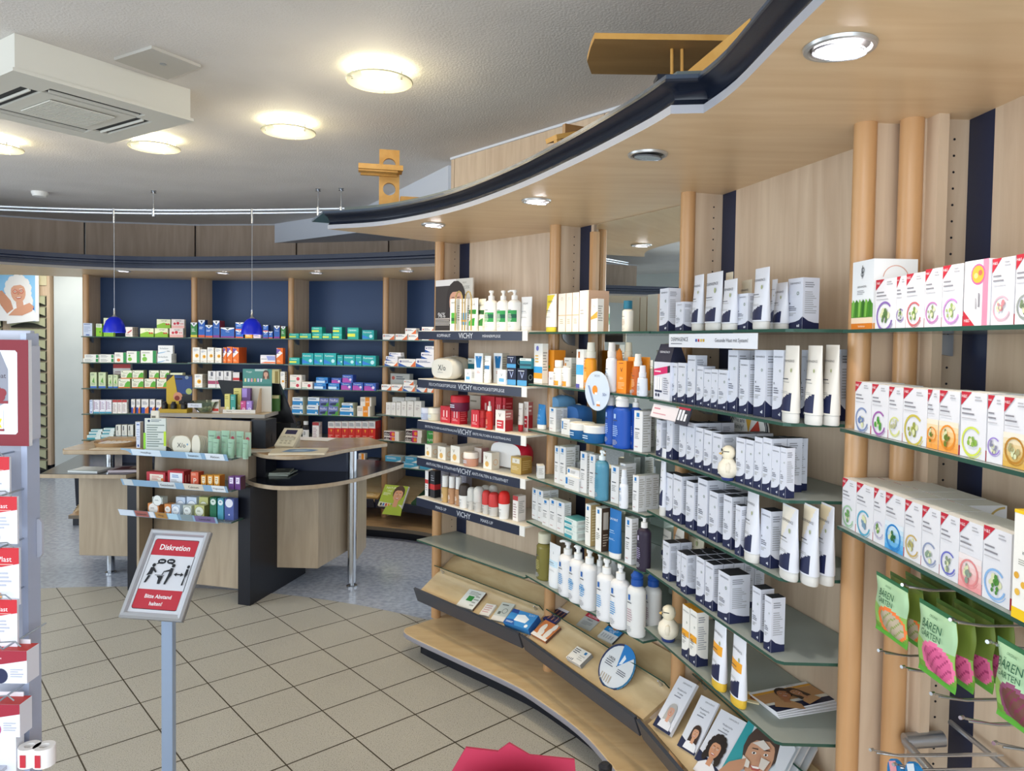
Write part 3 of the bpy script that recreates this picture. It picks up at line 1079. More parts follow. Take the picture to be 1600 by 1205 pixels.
# poster with the white-haired woman, hung on the drawer cabinet
m = MB()
w_, h_ = 0.72, 0.53
m.box(0, w_, -0.012, 0, 0, h_, '#f2f2f2')
m.art([('r', 0, 0, .95, 1, '#8fc6ee')], w_, h_, off=-0.012)
m.art([('p', [(.3, 0), (.9, 0), (.92, .3), (.75, .5), (.5, .5), (.3, .35)], '#f4f4f6'), ('p', [(.86, 0), (.93, 0), (.93, .34), (.88, .3)], '#3a5cb4')], w_, h_, off=-0.0125)
portrait(m, w_, h_, 0.68, 0.62, 0.165, '#dba58a', '#ecebea', '#f6f6f6', '#c0444a', curly=True, turn=0.12, off=-0.013)
m.art([('p', [(.30, .62), (.42, .66), (.56, .44), (.60, .26), (.50, .16), (.40, .34)], '#cf9477'), ('p', [(.52, .12), (.62, .26), (.86, .40), (.93, .32), (.90, .22), (.74, .12)], '#d9a083')], w_, h_, off=-0.0155)
o = m.build('poster')
pp = hy(56, 502, 8.36)
o.location = (pp.x - w_, 8.42, pp.z)
tag(o, 'poster of a smiling white-haired woman in red glasses on the drawer cabinet', 'poster')

# shoe and trouser leg of somebody standing behind the counter block
pp = hz(120, 806, 0.0)
root = empty('shoe', (pp.x + 0.03, pp.y, 0.0), math.radians(12))
tag(root, 'beige lace-up shoe with dark trouser hem behind the counter block', 'shoe')
m = MB()
n = 12
vs, fs = [], []
for z, sxx, ln, x_ in ((0.002, .046, .13, 0), (0.025, .048, .132, 0), (0.05, .044, .122, 0), (0.075, .036, .085, .03), (0.10, .032, .05, .06)):
    for k in range(n):
        a = 2 * math.pi * k / n
        vs.append((math.cos(a) * sxx, -math.sin(a) * ln + x_, z))
for i in range(4):
    for k in range(n):
        fs.append((i * n + k, (i + 1) * n + k, (i + 1) * n + (k + 1) % n, i * n + (k + 1) % n))
fs.append(tuple(range(n)))
fs.append(tuple(4 * n + k for k in range(n))[::-1])
m.add(vs, fs, lambda i: '#e8dfcd' if i < n else '#c9b08a', True)
m.build('upper', root)
m = MB(); m.lathe([(0.055, 0.085), (0.06, 0.2), (0.066, 0.36)], '#20242e', 16, (0.0, 0.07)); m.build('trouser_leg', root)
m = MB()
for i in range(4):
    m.tube([(-0.025, -0.075 + i * 0.022, 0.062 + i * 0.01), (0.025, -0.07 + i * 0.022, 0.064 + i * 0.01)], 0.003, '#3a3630', 6)
m.build('laces', root)

# ------------------------------------------------------------------ checkout counter
root = empty('checkout_counter', (0, 0, 0))
tag(root, 'two-winged pharmacy checkout counter with curved wood tops and dark ledges', 'counter')
m = MB()
m.prism([(-2.745, 4.43), (-2.17, 4.475), (-2.10, 4.7), (-2.15, 5.12), (-2.82, 5.08), (-2.79, 4.5)], 0.915, 0.942, COUNTT, COUNTW); m.build('top', root, 0.006)
m = MB()
lp = [(-3.0, 4.60), (-2.46, 4.62), (-2.40, 4.78), (-2.20, 5.35), (-3.22, 5.42)]
m.prism(lp, 0.735, 0.7595, DARK, COUNTW); m.prism([(x * .995 - .013, y + .008) for x, y in lp], 0.7596, 0.761, mat('#191d28', 0.16, name='dark_ledge_top')); m.build('ledge', root)
m = MB(); m.prism([(-2.93, 4.90), (-2.50, 4.885), (-2.46, 5.34), (-3.05, 5.34)], 0.15, 0.7345, COUNTW); m.build('front_block', root, 0.004)
m = MB(); m.lathe([(0.036, 0.0), (0.036, 0.008), (0.02, 0.012), (0.027, 0.02), (0.027, 0.149)], CHROME, 20, (-2.77, 5.0)); m.lathe([(0.027, 0.7612), (0.027, 0.9148)], CHROME, 20, (-2.77, 5.0)); m.build('leg', root)
m = MB(); m.box(-2.72, -2.22, 5.06, 5.085, 0.7612, 0.9148, NAVY); m.build('back_board', root)
m = MB(); m.prism([(-2.465, 4.645), (-2.36, 4.60), (-2.28, 5.2), (-2.45, 5.2)], 0.001, 0.7345, DARK); m.build('side_fin', root)
# right wing
m = MB()
rp2 = catmull([(-1.70, 4.60), (-1.57, 4.43), (-1.38, 4.335), (-1.16, 4.41), (-0.975, 4.64), (-0.79, 5.10), (-0.77, 5.22)], 5)
m.prism(rp2 + [(-1.1, 5.35), (-1.6, 5.35)], 0.735, 0.7595, DARK, COUNTW)
m.prism([(x * .996 - 0.004, y + .01) for x, y in rp2] + [(-1.1, 5.34), (-1.6, 5.34)], 0.7596, 0.761, mat('#191d28', 0.16, name='dark_ledge_top'))
m.build('ledge', root)
m = MB()
rt = catmull([(-1.655, 4.56), (-1.50, 4.38), (-1.32, 4.33), (-1.165, 4.43), (-1.03, 4.68), (-0.84, 4.93)], 5)
m.prism(rt + [(-1.02, 5.22), (-1.5, 5.08), (-1.68, 4.75)], 0.918, 0.943, COUNTT, COUNTW); m.build('top', root, 0.005)
m = MB(); m.prism([(-1.655, 4.70), (-1.246, 4.685), (-1.10, 5.27), (-1.6, 5.27)], 0.15, 0.7345, COUNTW); m.build('front_block', root, 0.004)
m = MB(); m.box(-1.075, -1.055, 5.0, 5.3, 0.12, 0.7345, COUNTW); m.build('end_board', root)
m = MB(); m.lathe([(0.036, 0.0), (0.036, 0.01), (0.014, 0.014), (0.014, 0.03), (0.028, 0.032), (0.028, 0.7345)], CHROME, 24, (-1.046, 4.785)); m.lathe([(0.028, 0.7612), (0.028, 0.9178)], CHROME, 24, (-1.046, 4.785)); m.build('leg', root)
m = MB(); m.prism([(-1.655, 4.52), (-1.635, 4.50), (-1.60, 4.85), (-1.62, 4.87)], 0.7612, 0.9178, COUNTW); m.build('side_board', root)
m = MB(); m.prism([(-1.60, 4.86), (-1.52, 4.98), (-1.08, 4.86), (-1.10, 4.83)], 0.7612, 0.9178, NAVY); m.build('back_board', root)
m = MB(); m.prism([(-1.668, 4.425), (-1.585, 4.40), (-1.43, 5.05), (-1.66, 5.0)], 0.001, 0.7345, DARK); m.build('side_fin', root)

# display between the wings
root = empty('counter_display', (0, 0, 0))
tag(root, 'leaning wood display panel with three glass shelves between the counter wings', 'display')
a, b = Vector((-2.355, 4.72, 0)), Vector((-1.675, 4.545, 0))
nb = Vector((0.25, 0.97, 0)).normalized()
m = MB()
vs = []
for p in (a, b):
    for z, o in ((0.055, 0.0), (1.115, 0.06)):
        for t in (0, 0.02):
            q = p + nb * (o + t)
            vs.append((q.x, q.y, z))
m.add(vs, [(0, 4, 6, 2), (1, 3, 7, 5), (0, 2, 3, 1), (4, 5, 7, 6), (2, 6, 7, 3), (0, 1, 5, 4)], COUNTW)
m.build('panel', root)
m = MB(); m.prism([(-2.345, 4.70), (-2.33, 4.50), (-2.315, 4.50), (-2.33, 4.70)], 0.05, 0.905, COUNTW); m.build('side_board', root)
DZ = (0.925, 0.735, 0.545)
Dd = (b - a).normalized()
DB = Bay((a.x, a.y), math.degrees(math.atan2(Dd.y, Dd.x)), (b - a).length)
for i, z in enumerate(DZ):
    W_ = (b - a).length
    m = MB(); m.M = DB.M
    m.box(0.03, W_ + 0.075, -0.235, 0.0 + 0.05 * z, z - 0.008, z, ACRYL if i else ACRYL, side=GLEDGE)
    sh = m.build('glass_shelf', root)
    m = MB(); m.M = DB.M
    x0_, x1_ = (0.01, W_ + 0.06) if i != 2 else (-0.01, W_ - 0.01)
    yv = [(-0.243, z - 0.012), (-0.262, z + 0.03)]
    vs = [(x0_, yv[0][0], yv[0][1]), (x1_, yv[0][0], yv[0][1]), (x1_, yv[1][0], yv[1][1]), (x0_, yv[1][0], yv[1][1])]
    vs += [(x, y + 0.003, z_) for x, y, z_ in vs]
    m.add(vs, [(0, 1, 2, 3), (7, 6, 5, 4), (0, 4, 5, 1), (3, 2, 6, 7), (0, 3, 7, 4), (1, 5, 6, 2)], BLUEGL)
    ps = m.build('price_rail', sh)
    cards = [[(.10, .38, '#dfeefb', 'Hautpflege'), (.62, .76, '#c9e2f6', 'Intensiv'), (.80, .97, '#eef6ff', 'Aktion')],
             [(.02, .11, '#cfd6da', None), (.36, .52, '#d9e0e4', 'Gesichtsöl'), (.60, .78, '#e5dccb', 'Calcium'), (.86, .98, '#eef2f6', 'Magnesium')],
             [(.0, .16, '#dfe9f8', None), (.17, .31, '#b06a62', 'Intensiv'), (.32, .37, '#eef2fa', None), (.38, .5, '#b98a4c', 'Pflege'), (.51, .61, '#bfe2f6', None), (.64, .76, '#8fa2a8', None), (.78, .98, '#7f6f9a', 'Lavendel')]][i]
    ww = x1_ - x0_
    for (u0, u1, cc, tx) in cards:
        m = MB(); m.M = DB.M
        q0, q1 = x0_ + ww * u0, x0_ + ww * u1
        vs = [(q0, yv[0][0] - 0.001, yv[0][1] + .002), (q1, yv[0][0] - 0.001, yv[0][1] + .002), (q1, yv[1][0] - 0.001, yv[1][1]), (q0, yv[1][0] - 0.001, yv[1][1])]
        m.add(vs, [(0, 1, 2, 3)], cc)
        if tx:
            gv, gf, gw, gh = glyph(tx)
            sc = min((q1 - q0) * 0.8 / gw, 0.016 / gh)
            M0 = m.M.copy()
            m.M = m.M @ Matrix.Translation(((q0 + q1) / 2, (yv[0][0] + yv[1][0]) / 2 - 0.002, (yv[0][1] + yv[1][1]) / 2)) @ Matrix.Rotation(math.radians(90 + 24), 4, 'X')
            m.add([(x_ * sc, y_ * sc, 0) for x_, y_ in gv], gf, '#4a4a50')
            m.M = M0
        m.build('price_card', sh)

# raised worktop behind the display, monitor, keypad
root = empty('raised_worktop', (0, 0, 0))
tag(root, 'raised grey-edged wood worktop carrying the honey and candle displays', 'worktop')
q = [hz(235, 650, 1.14), hz(405, 653, 1.14), hz(430, 644, 1.14)]
WT = [(q[0].x, q[0].y + .1), (q[1].x, q[1].y + .1), (q[2].x + 0.02, q[2].y + .12), (q[2].x + 0.02, q[2].y + 0.32), (q[0].x - 0.02, q[0].y + 0.5)]
m = MB(); m.prism(WT, 1.125, 1.15, MAPLEB, mat('#a39c92', 0.4)); m.build('top', root)
m = MB(); m.prism([(-1.66, 4.62), (-1.56, 4.60), (-1.54, 4.75), (-1.66, 4.78)], 0.7612, 1.1248, DARK); m.build('support', root)
m = MB(); m.box(-2.36, -2.30, 4.78, 4.95, 0.10, 1.1248, DARK); m.build('support', root)
m = MB()
zq = [(340, 594), (436, 600), (460, 661), (362, 656)]
P4 = [hy(x, y, 4.98) for x, y in zq]
vs = [tuple(p) for p in P4] + [(p.x, p.y + 0.035, p.z) for p in P4]
root = empty('monitor', (P4[2].x, 4.98, 0.0))
tag(root, 'black computer monitor seen from behind on the counter', 'monitor')
m.add([(x - P4[2].x, y - 4.98, z) for x, y, z in vs], [(3, 2, 1, 0), (4, 5, 6, 7), (0, 1, 5, 4), (1, 2, 6, 5), (2, 3, 7, 6), (3, 0, 4, 7)], mat('#0c0d12', 0.3))
m.build('screen', root)
m = MB(); m.prism([(-0.22, -0.02), (-0.02, -0.02), (0.0, 0.05), (-0.22, 0.05)], 0.944, P4[2].z, '#0c0d12'); m.build('stand', root)


def slab(name, C, ang, w, h, t, tilt, base, art, label, cat, group=None, parent=None, extra=None, lean=0.0):
    """a flat thing lying or leaning: its face looks up, w along x, h away; tilt lifts the far edge"""
    m = MB()
    M = Matrix.Rotation(math.radians(90 - 0), 4, 'X')
    # art is laid out in x,z with the face towards -y; turn so that the face looks up
    R_ = Matrix.Rotation(math.radians(-90 + tilt), 4, 'X')
    m.M = Matrix.Translation((0, 0, 0)) @ R_ @ Matrix.Translation((-w / 2, 0, 0))
    m.box(0, w, 0, t, 0, h, base)
    m.art(art, w, h)
    if extra:
        extra(m, w, h)
    o = m.build(name, parent)
    o.location = C
    o.rotation_euler = (0, 0, math.radians(ang))
    if label:
        tag(o, label, cat, group)
    return o


# card terminal, papers, trays on the counter
C = hz(443, 702, 0.943)
o = slab('card_terminal', (C.x, C.y, 0.9435 + 0.02), -12, 0.13, 0.16, 0.02, 38, '#cfc7b0',
         [('r', .2, .66, .8, .9, '#201c3c')] + [('r', .2 + .22 * i, .12 + .12 * j, .34 + .22 * i, .19 + .12 * j, '#a9a18c') for i in range(3) for j in range(4)],
         'beige card terminal with keypad standing tilted on the counter', 'terminal')
m = MB(); m.box(-0.05, 0.05, 0.04, 0.12, -0.0195, 0.05, '#b9b19c'); m.build('terminal_foot', o)
C = hz(470, 711, 0.943)
slab('counter_mat', (C.x - .02, C.y - 0.02, 0.9435 + .012), 8, 0.33, 0.22, 0.011, 0, '#d9cdb4', [('p', [(.2, .3), (.4, .2), (.75, .3), (.85, .6), (.6, .8), (.3, .75)], '#5f86ae'), ('p', [(.35, .4), (.6, .35), (.7, .6), (.45, .68)], '#9db8d2')], 'wood-edged money tray mat with a blue picture on the counter', 'mat')
C = hz(425, 708, 0.943)
slab('paper_sheet', (C.x - 0.06, C.y + .02, 0.9435 + .003), 20, 0.2, 0.12, 0.002, 0, '#d6d2c8', [('l', .1, .1, .9, .9, 6, '#a5a29a')], 'loose paper sheet beside the card terminal', 'paper')
C = hz(500, 690, 0.943)
slab('paper_sheet', (C.x - .1, C.y + 0.03, 0.9435 + .003), -8, 0.3, 0.16, 0.002, 0, '#ece8e0', [], 'wide white paper sheet at the back of the counter', 'paper')
m = MB(); m.lathe([(0.02, 0), (0.022, 0.06), (0.02, 0.1)], glass('smoke', '#8a8a90', '#404048', .5), 12); o = m.build('pen_cup')
C = hz(416, 700, .943); o.location = (C.x, C.y + .05, 0.9435); tag(o, 'small grey glass cup beside the card terminal', 'cup')
# wooden bowl tray on the other wing
m = MB()
m.lathe([(0.115, 0.0), (0.13, 0.028), (0.124, 0.028), (0.11, 0.006)], COUNTT, 40)
for i in range(5):
    m.box(-0.08 + i * 0.035, -0.06 + i * 0.035, -0.06, 0.05, 0.0062, 0.022, '#efe9e0')
o = m.build('wooden_bowl'); C = hz(176, 696, .942); o.location = (C.x + .02, C.y, 0.9425)
tag(o, 'shallow round wooden bowl of samples on the counter', 'bowl')
C = hz(180, 703, .942)
slab('flyer', (C.x, C.y - .02, 0.9425 + .003), 0, 0.3, 0.09, 0.002, 0, '#d8cab0', [('p', [(.6, .1), (1, .2), (1, .9), (.7, .7)], '#b08f66')], 'thin flyer lying in front of the wooden bowl', 'flyer')
C = hz(124, 739, 0.761)
slab('leaflet_stack', (C.x + .02, C.y, 0.7615 + .012), -4, 0.2, 0.16, 0.012, 0, '#dfe2df', [('p', [(0, 0), (1, 0), (.9, .2), (.1, .2)], '#b8c7c0')], 'small stack of pale leaflets on the dark ledge', 'leaflets')
C = hz(203, 738, 0.761)
slab('magazine', (C.x - .02, C.y - .02, 0.7615 + .016), 10, 0.21, 0.17, 0.015, 0, '#cdbfc4', [('p', [(.1, .1), (.8, .2), (.9, .9), (.2, .8)], '#6a3038'), ('p', [(.5, .4), (.9, .45), (.9, .9), (.55, .85)], '#cdbfa8')], 'magazine pile with a dark red cover on the dark ledge', 'magazine')
C = hz(418, 745, 0.761)
for i, (a_, l_) in enumerate(((4, 'lowest magazine'), (-5, 'middle magazine'), (8, 'topmost magazine'))):
    slab('magazine', (C.x + 0.005 * i, C.y + .02 + .004 * i, 0.7615 + .0062 * (i + 1)), a_, 0.24, 0.17, 0.006, 0, '#b9c2b4', [('r', .05, .05, .95, .95, ('#7f8a70', '#5d6b52', '#8a8f80')[i]), ('r', .1, .6, .8, .85, '#c8ccbc')], l_ + ' in the pile on the curved dark ledge', 'magazine', 'magazines on the curved ledge')


# ------------------------------------------------------------------ goods: makers
INK = '#4a4c55'
GREYT = '#9a9a98'


def A_derma(sw='#1c2347', band=None, name='DERMASENCE'):
    a = [('p', [(0, 0), (1, 0), (1, .25), (.8, .185), (.5, .15), (.2, .135), (0, .13)], sw), ('t', name, .5, .9, .035, INK, .8),
         ('o', .68, .70, .08, .04, '#8d9a8f'), ('r', .12, .50, .18, .53, INK), ('l', .12, .36, .62, .46, 3, '#5a5c68'), ('l', .12, .26, .6, .33, 3, GREYT), ('d', .7, .07, .05, '#dfe2ea'), ('r', .77, .05, .83, .10, '#dfe2ea')]
    if band:
        a.insert(0, ('r', 0, .42, 1, .54, band))
    return a


SIDE_D = [('p', [(0, 0), (1, 0), (1, .13), (.7, .135), (.35, .17), (0, .25)], '#1c2347'), ('l', .12, .80, .9, .92, 3, '#8a8c94'), ('l', .12, .30, .92, .74, 11, '#a9abb0')]


def C(base, art=(), side=(), top=None, cat='box', sc='#e4e2da'):
    return dict(base=base, art=list(art), side=list(side), top=top)


TXT = [('l', .1, .3, .9, .8, 7, '#a8a6a0')]
ST = {
    'derma': (C('#d6d9e3', A_derma(), SIDE_D, '#23262f'), 'white carton with navy base'),
    'dermaw': (C('#d6d9e3', A_derma(), SIDE_D, '#d8dae2'), 'white carton with navy base'),
    'dermao': (C('#f1efe8', A_derma(band='#eea62a'), SIDE_D, '#eea62a'), 'white carton with orange band'),
    'lrp': (C('#e2e2e2', [('r', .28, .85, .62, .95, '#1f78bd'), ('l', .2, .79, .8, .83, 1, '#7a8da0'), ('l', .14, .52, .8, .58, 1, INK), ('l', .14, .3, .75, .48, 4, GREYT), ('l', .14, .08, .6, .14, 1, '#c09a9a')], [('l', .1, .1, .92, .92, 13, '#b5b2aa')], '#e6e5df'), 'slim white carton with blue square'),
    'lrpflat': (C('#e2e2e2', [('r', .08, .35, .22, .85, '#1f78bd'), ('l', .3, .3, .85, .75, 3, GREYT)], TXT, '#f4f2ec'), 'flat white carton with blue square'),
    'lrpgold': (C('#f0eee8', [('r', .28, .86, .62, .95, '#1f78bd'), ('l', .14, .3, .8, .7, 7, '#9a9a90')], [('r', .0, .0, 1, 1, '#b39a68'), ('l', .15, .1, .85, .9, 12, '#d8c8a0')], '#f1f0ea'), 'white carton with tan side and blue square'),
    'lrpbrown': (C('#f0eee8', [('r', .28, .86, .62, .95, '#1f78bd'), ('d', .5, .5, .12, '#1a1a20'), ('l', .14, .25, .8, .42, 4, '#9a9a90')], [('r', 0, 0, 1, 1, '#4b382c'), ('r', .2, .5, .8, .9, '#c9beb2'), ('l', .2, .1, .85, .4, 5, '#bfae9c')], '#f1f0ea'), 'white carton with brown side and blue square'),
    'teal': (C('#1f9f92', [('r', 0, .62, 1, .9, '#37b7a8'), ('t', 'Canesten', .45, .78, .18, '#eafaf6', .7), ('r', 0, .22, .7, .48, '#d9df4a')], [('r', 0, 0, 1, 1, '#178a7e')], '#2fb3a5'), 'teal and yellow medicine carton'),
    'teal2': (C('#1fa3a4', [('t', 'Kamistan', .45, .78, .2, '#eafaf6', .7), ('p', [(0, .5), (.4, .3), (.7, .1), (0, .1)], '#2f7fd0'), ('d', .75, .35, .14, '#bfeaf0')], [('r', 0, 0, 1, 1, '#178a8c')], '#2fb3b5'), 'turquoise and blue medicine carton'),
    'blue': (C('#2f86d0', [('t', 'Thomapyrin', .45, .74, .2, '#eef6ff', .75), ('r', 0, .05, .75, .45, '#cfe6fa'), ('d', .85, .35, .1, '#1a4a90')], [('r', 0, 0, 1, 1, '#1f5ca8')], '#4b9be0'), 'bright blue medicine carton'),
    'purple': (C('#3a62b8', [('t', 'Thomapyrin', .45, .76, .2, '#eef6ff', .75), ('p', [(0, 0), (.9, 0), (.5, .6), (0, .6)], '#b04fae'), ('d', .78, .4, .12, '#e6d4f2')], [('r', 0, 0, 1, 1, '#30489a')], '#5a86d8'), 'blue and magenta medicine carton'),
    'green': (C('#e9ecc8', [('p', [(0, 0), (1, 0), (1, .45), (.5, .62), (0, .35)], '#8cbf3a'), ('t', 'aspragin', .55, .82, .16, '#3a4a3a', .75), ('d', .72, .45, .07, '#cc2a2a'), ('d', .88, .45, .07, '#cc2a2a')], [('r', 0, 0, 1, .4, '#9dc44c')], '#eef0da'), 'cream and lime green carton with red berries'),
    'pink': (C('#f0e2dc', [('r', 0, 0, 1, .3, '#f0b8b0'), ('t', 'aspragin', .55, .82, .16, '#3a4a5a', .75), ('d', .25, .5, .1, '#cc3040'), ('d', .5, .55, .12, '#cc3040'), ('d', .75, .5, .05, '#d86a6a'), ('d', .88, .5, .05, '#d86a6a')], TXT, '#f2ece6'), 'cream and pink carton with red berries'),
    'herb': (C('#ecebd6', [('r', .0, .0, 1, .12, '#d87a3a'), ('p', [(.5, .12), (1, .12), (1, .7), (.8, .75), (.6, .5)], '#5fae3a'), ('d', .12, .85, .05, '#2a5a44'), ('t', 'Sinupret', .4, .68, .15, '#5a8a3a', .6), ('l', .1, .2, .5, .5, 3, '#9a9a80')], [('r', 0, 0, 1, 1, '#b8bd96')], '#e2e2c4'), 'cream carton with green leaf print'),
    'herbtall': (C('#cfdcb0', [('r', 0, 0, 1, .12, '#3f6fc0'), ('l', .15, .8, .85, .92, 2, '#5a6a50'), ('p', [(.3, .4), (.7, .3), (.6, .7)], '#6aa84a'), ('l', .15, .18, .8, .34, 3, '#8a9a78')], [('r', 0, 0, 1, 1, '#9aa88a')], '#dbe5c4'), 'tall pale green carton with blue foot'),
    'whitegreen': (C('#eeeee6', [('r', .78, 0, 1, 1, '#2f8f4e'), ('d', .25, .3, .16, '#7fc24a'), ('d', .22, .62, .08, '#7fc24a'), ('l', .1, .75, .7, .9, 2, GREYT)], [('r', 0, 0, 1, 1, '#d9dacd')], '#f1f1ea'), 'white carton with green stripe and figure'),
    'whitegreenflat': (C('#eeeee6', [('r', .82, .1, .98, .9, '#2f8f4e'), ('l', .1, .2, .7, .8, 3, GREYT)], TXT, '#f1f1ea'), 'flat white carton with green corner'),
    'whiteorange': (C('#f0ece4', [('r', .75, 0, 1, 1, '#2f8f4e'), ('d', .35, .25, .15, '#e0703a'), ('l', .1, .6, .7, .85, 3, GREYT)], TXT, '#f1f1ea'), 'white carton with orange heart and green stripe'),
    'whiteblue': (C('#eef0f0', [('t', 'Soledum', .4, .66, .2, '#5a6a78', .7), ('p', [(0, .1), (.6, .3), (.4, .15), (0, 0)], '#7fb0d8'), ('l', .6, .2, .9, .4, 2, '#6a7a88')], TXT, '#f1f3f2'), 'white carton with blue wave'),
    'whitered': (C('#f0eae4', [('r', .0, .82, 1, 1, '#b83a3a'), ('l', .1, .1, .85, .7, 6, '#b89a9a')], TXT, '#efe8e0'), 'white carton with red top band'),
    'whitepurple': (C('#eeeaf0', [('r', .1, .25, .2, .9, '#9a5a8a'), ('r', 0, 0, 1, .12, '#4aa0b8'), ('l', .3, .3, .9, .85, 5, '#a89ab0')], TXT, '#f2eff2'), 'white carton with violet line and teal foot'),
    'palered': (C('#efe4de', [('p', [(.2, .4), (.9, .75), (.9, .6), (.4, .35)], '#c0504a'), ('l', .1, .1, .8, .3, 2, GREYT)], [('l', .1, .1, .9, .9, 8, '#7a6a58')], '#efe8e0'), 'small white carton with red stroke'),
    'paleblue': (C('#d6def0', [('l', .1, .85, .9, .95, 1, '#3a5a9a'), ('l', .1, .3, .85, .75, 5, '#a8b4d0'), ('r', .3, .06, .7, .14, '#2f5aa8')], [('r', 0, 0, 1, 1, '#bfb8b0')], '#e2e8f2'), 'pale blue and white carton'),
    'lime': (C('#8fd02f', [('r', .0, .7, 1, 1, '#eef0e0'), ('l', .1, .75, .9, .95, 3, '#6a9a3a'), ('d', .7, .35, .12, '#2a3a1a'), ('d', .75, .2, .1, '#d85a2a')], TXT, '#eef0e0'), 'lime green and white carton'),
    'wick': (C('#2a66c0', [('p', [(0, 1), (1, 1), (1, .92), (.5, .72), (0, .92)], '#eef0f4'), ('p', [(.35, .95), (.65, .95), (.5, .8)], '#22262e'), ('l', .15, .45, .85, .62, 2, '#dfe8f6'), ('r', 0, 0, 1, .14, '#e0603a')], [('r', 0, 0, 1, 1, '#1f3f7a')], '#eef0f4'), 'blue cold-remedy carton with white peaked top'),
    'wickg': (C('#3f8a4a', [('p', [(0, 1), (1, 1), (1, .92), (.5, .72), (0, .92)], '#eef0f4'), ('p', [(.35, .95), (.65, .95), (.5, .8)], '#22262e'), ('l', .15, .35, .85, .6, 3, '#dff0df'), ('r', 0, 0, 1, .16, '#e0c83a')], [('r', 0, 0, 1, 1, '#2a4a2a')], '#eef0f4'), 'green cold-remedy carton with white peaked top'),
    'wickp': (C('#2f62b4', [('p', [(0, 1), (1, 1), (1, .92), (.5, .72), (0, .92)], '#eef0f4'), ('p', [(.35, .95), (.65, .95), (.5, .8)], '#22262e'), ('t', 'Wick', .5, .6, .12, '#dfe8f6', .6), ('r', 0, 0, 1, .14, '#8a3a8a')], [('r', 0, 0, 1, 1, '#7a2a3a')], '#eef0f4'), 'blue and violet cold-remedy carton with white peaked top'),
    'orangebox': (C('#efa23a', [('l', .1, .3, .9, .7, 2, '#fff0d0')], (), '#f4c070'), 'small orange carton'),
    'pinkbox': (C('#e8d4e0', [('l', .1, .3, .9, .7, 2, '#6a8ac0')], (), '#efe4ea'), 'small pink and lilac carton'),
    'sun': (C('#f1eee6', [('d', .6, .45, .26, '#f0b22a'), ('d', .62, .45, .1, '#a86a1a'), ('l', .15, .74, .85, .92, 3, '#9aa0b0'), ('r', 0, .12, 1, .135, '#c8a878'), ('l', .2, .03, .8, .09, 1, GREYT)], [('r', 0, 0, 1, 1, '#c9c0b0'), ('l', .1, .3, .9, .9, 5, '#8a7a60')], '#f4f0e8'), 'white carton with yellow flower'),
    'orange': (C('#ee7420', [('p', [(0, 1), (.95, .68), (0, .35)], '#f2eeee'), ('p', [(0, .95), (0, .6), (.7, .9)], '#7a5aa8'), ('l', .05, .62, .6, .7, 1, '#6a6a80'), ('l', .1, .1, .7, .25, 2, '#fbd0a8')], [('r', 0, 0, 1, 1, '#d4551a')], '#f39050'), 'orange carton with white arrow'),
    'orangewide': (C('#e9e6ee', [('p', [(0, .8), (.55, .5), (0, .15)], '#f6f2f2'), ('p', [(0, .05), (1, .05), (1, .2), (.3, .2)], '#ee7420'), ('p', [(.4, .9), (1, .9), (1, .4), (.5, .4)], '#9aa4d8'), ('l', .05, .45, .5, .6, 1, '#6a6a80')], (), '#cfd4ea'), 'wide white carton with orange and lilac print'),
    'greycos': (C('#e6e4e2', [('r', .35, .7, .65, .95, '#6a6a72'), ('r', 0, .22, 1, .42, '#a84a6a'), ('l', .15, .5, .85, .66, 2, GREYT)], TXT, '#eceae6'), 'white carton with grey panel and plum band'),
    'khaki': (C('#c9c08a', [('r', 0, .0, 1, .12, '#8a8a4a'), ('r', .75, .3, .95, .9, '#8a7a40'), ('l', .1, .5, .6, .8, 3, '#7a7040')], (), '#d8d0a0'), 'khaki carton'),
    'whiteplain': (C('#ebe8e2', [('t', 'Viola', .5, .72, .08, '#8a7a7a', .5), ('l', .25, .4, .75, .6, 4, '#b8a8a8')], [('r', 0, 0, 1, 1, '#d2cfc9')], '#f0ede8'), 'plain white carton'),
    'redpile': (C('#cf2a20', [('r', 0, .66, 1, 1, '#ece6e0'), ('l', .1, .74, .9, .92, 3, '#5a6078'), ('p', [(.35, .58), (.65, .58), (.5, .42)], '#f0a030'), ('l', .1, .1, .7, .3, 3, '#f0a898')], [('r', 0, 0, 1, .66, '#b22018')], '#e2dcd6'), 'red carton with white top'),
    'neo': (C('#e6ecf0', [('r', 0, .08, 1, .55, '#2a8ac8'), ('l', .1, .65, .9, .88, 1, '#3a6a9a'), ('d', .82, .2, .07, '#eef4f8')], [('r', 0, 0, 1, 1, '#c9cab0')], '#dde2dc'), 'white and sky blue carton'),
    'ibu': (C('#6a78b0', [('t', 'NuRo', .5, .72, .3, '#e8e6f2', .8), ('p', [(.3, 0), (1, 0), (1, .5), (.7, .3)], '#4f9a3a'), ('p', [(.1, .1), (.7, .1), (.8, .45), (.1, .35)], '#27305a')], [('r', 0, 0, 1, 1, '#b8c48a')], '#d6dcc0'), 'blue-violet and green carton'),
    'orangewhite': (C('#ece4da', [('r', .45, 0, .85, 1, '#f0921e'), ('l', .05, .5, .4, .85, 3, '#a08a7a'), ('t', '600', .65, .5, .3, '#f8e8d0', .3)], [('r', 0, 0, 1, 1, '#d0c8b8')], '#ddd2c2'), 'cream carton with orange panel'),
    'reddot': (C('#efe6dc', [('d', .7, .45, .14, '#c8344a'), ('t', 'Buscopan', .4, .8, .14, '#4a4a6a', .65), ('r', 0, .05, .5, .18, '#8ac0a8')], TXT, '#f0eadf'), 'cream carton with red dot'),
    'volt': (C('#efece8', [('p', [(.55, 0), (1, 0), (1, .8), (.8, .4)], '#e0703a'), ('l', .2, .5, .75, .8, 2, '#5a5a78'), ('d', .12, .65, .06, '#d06a4a')], TXT, '#efe9e2'), 'white carton with orange swoosh'),
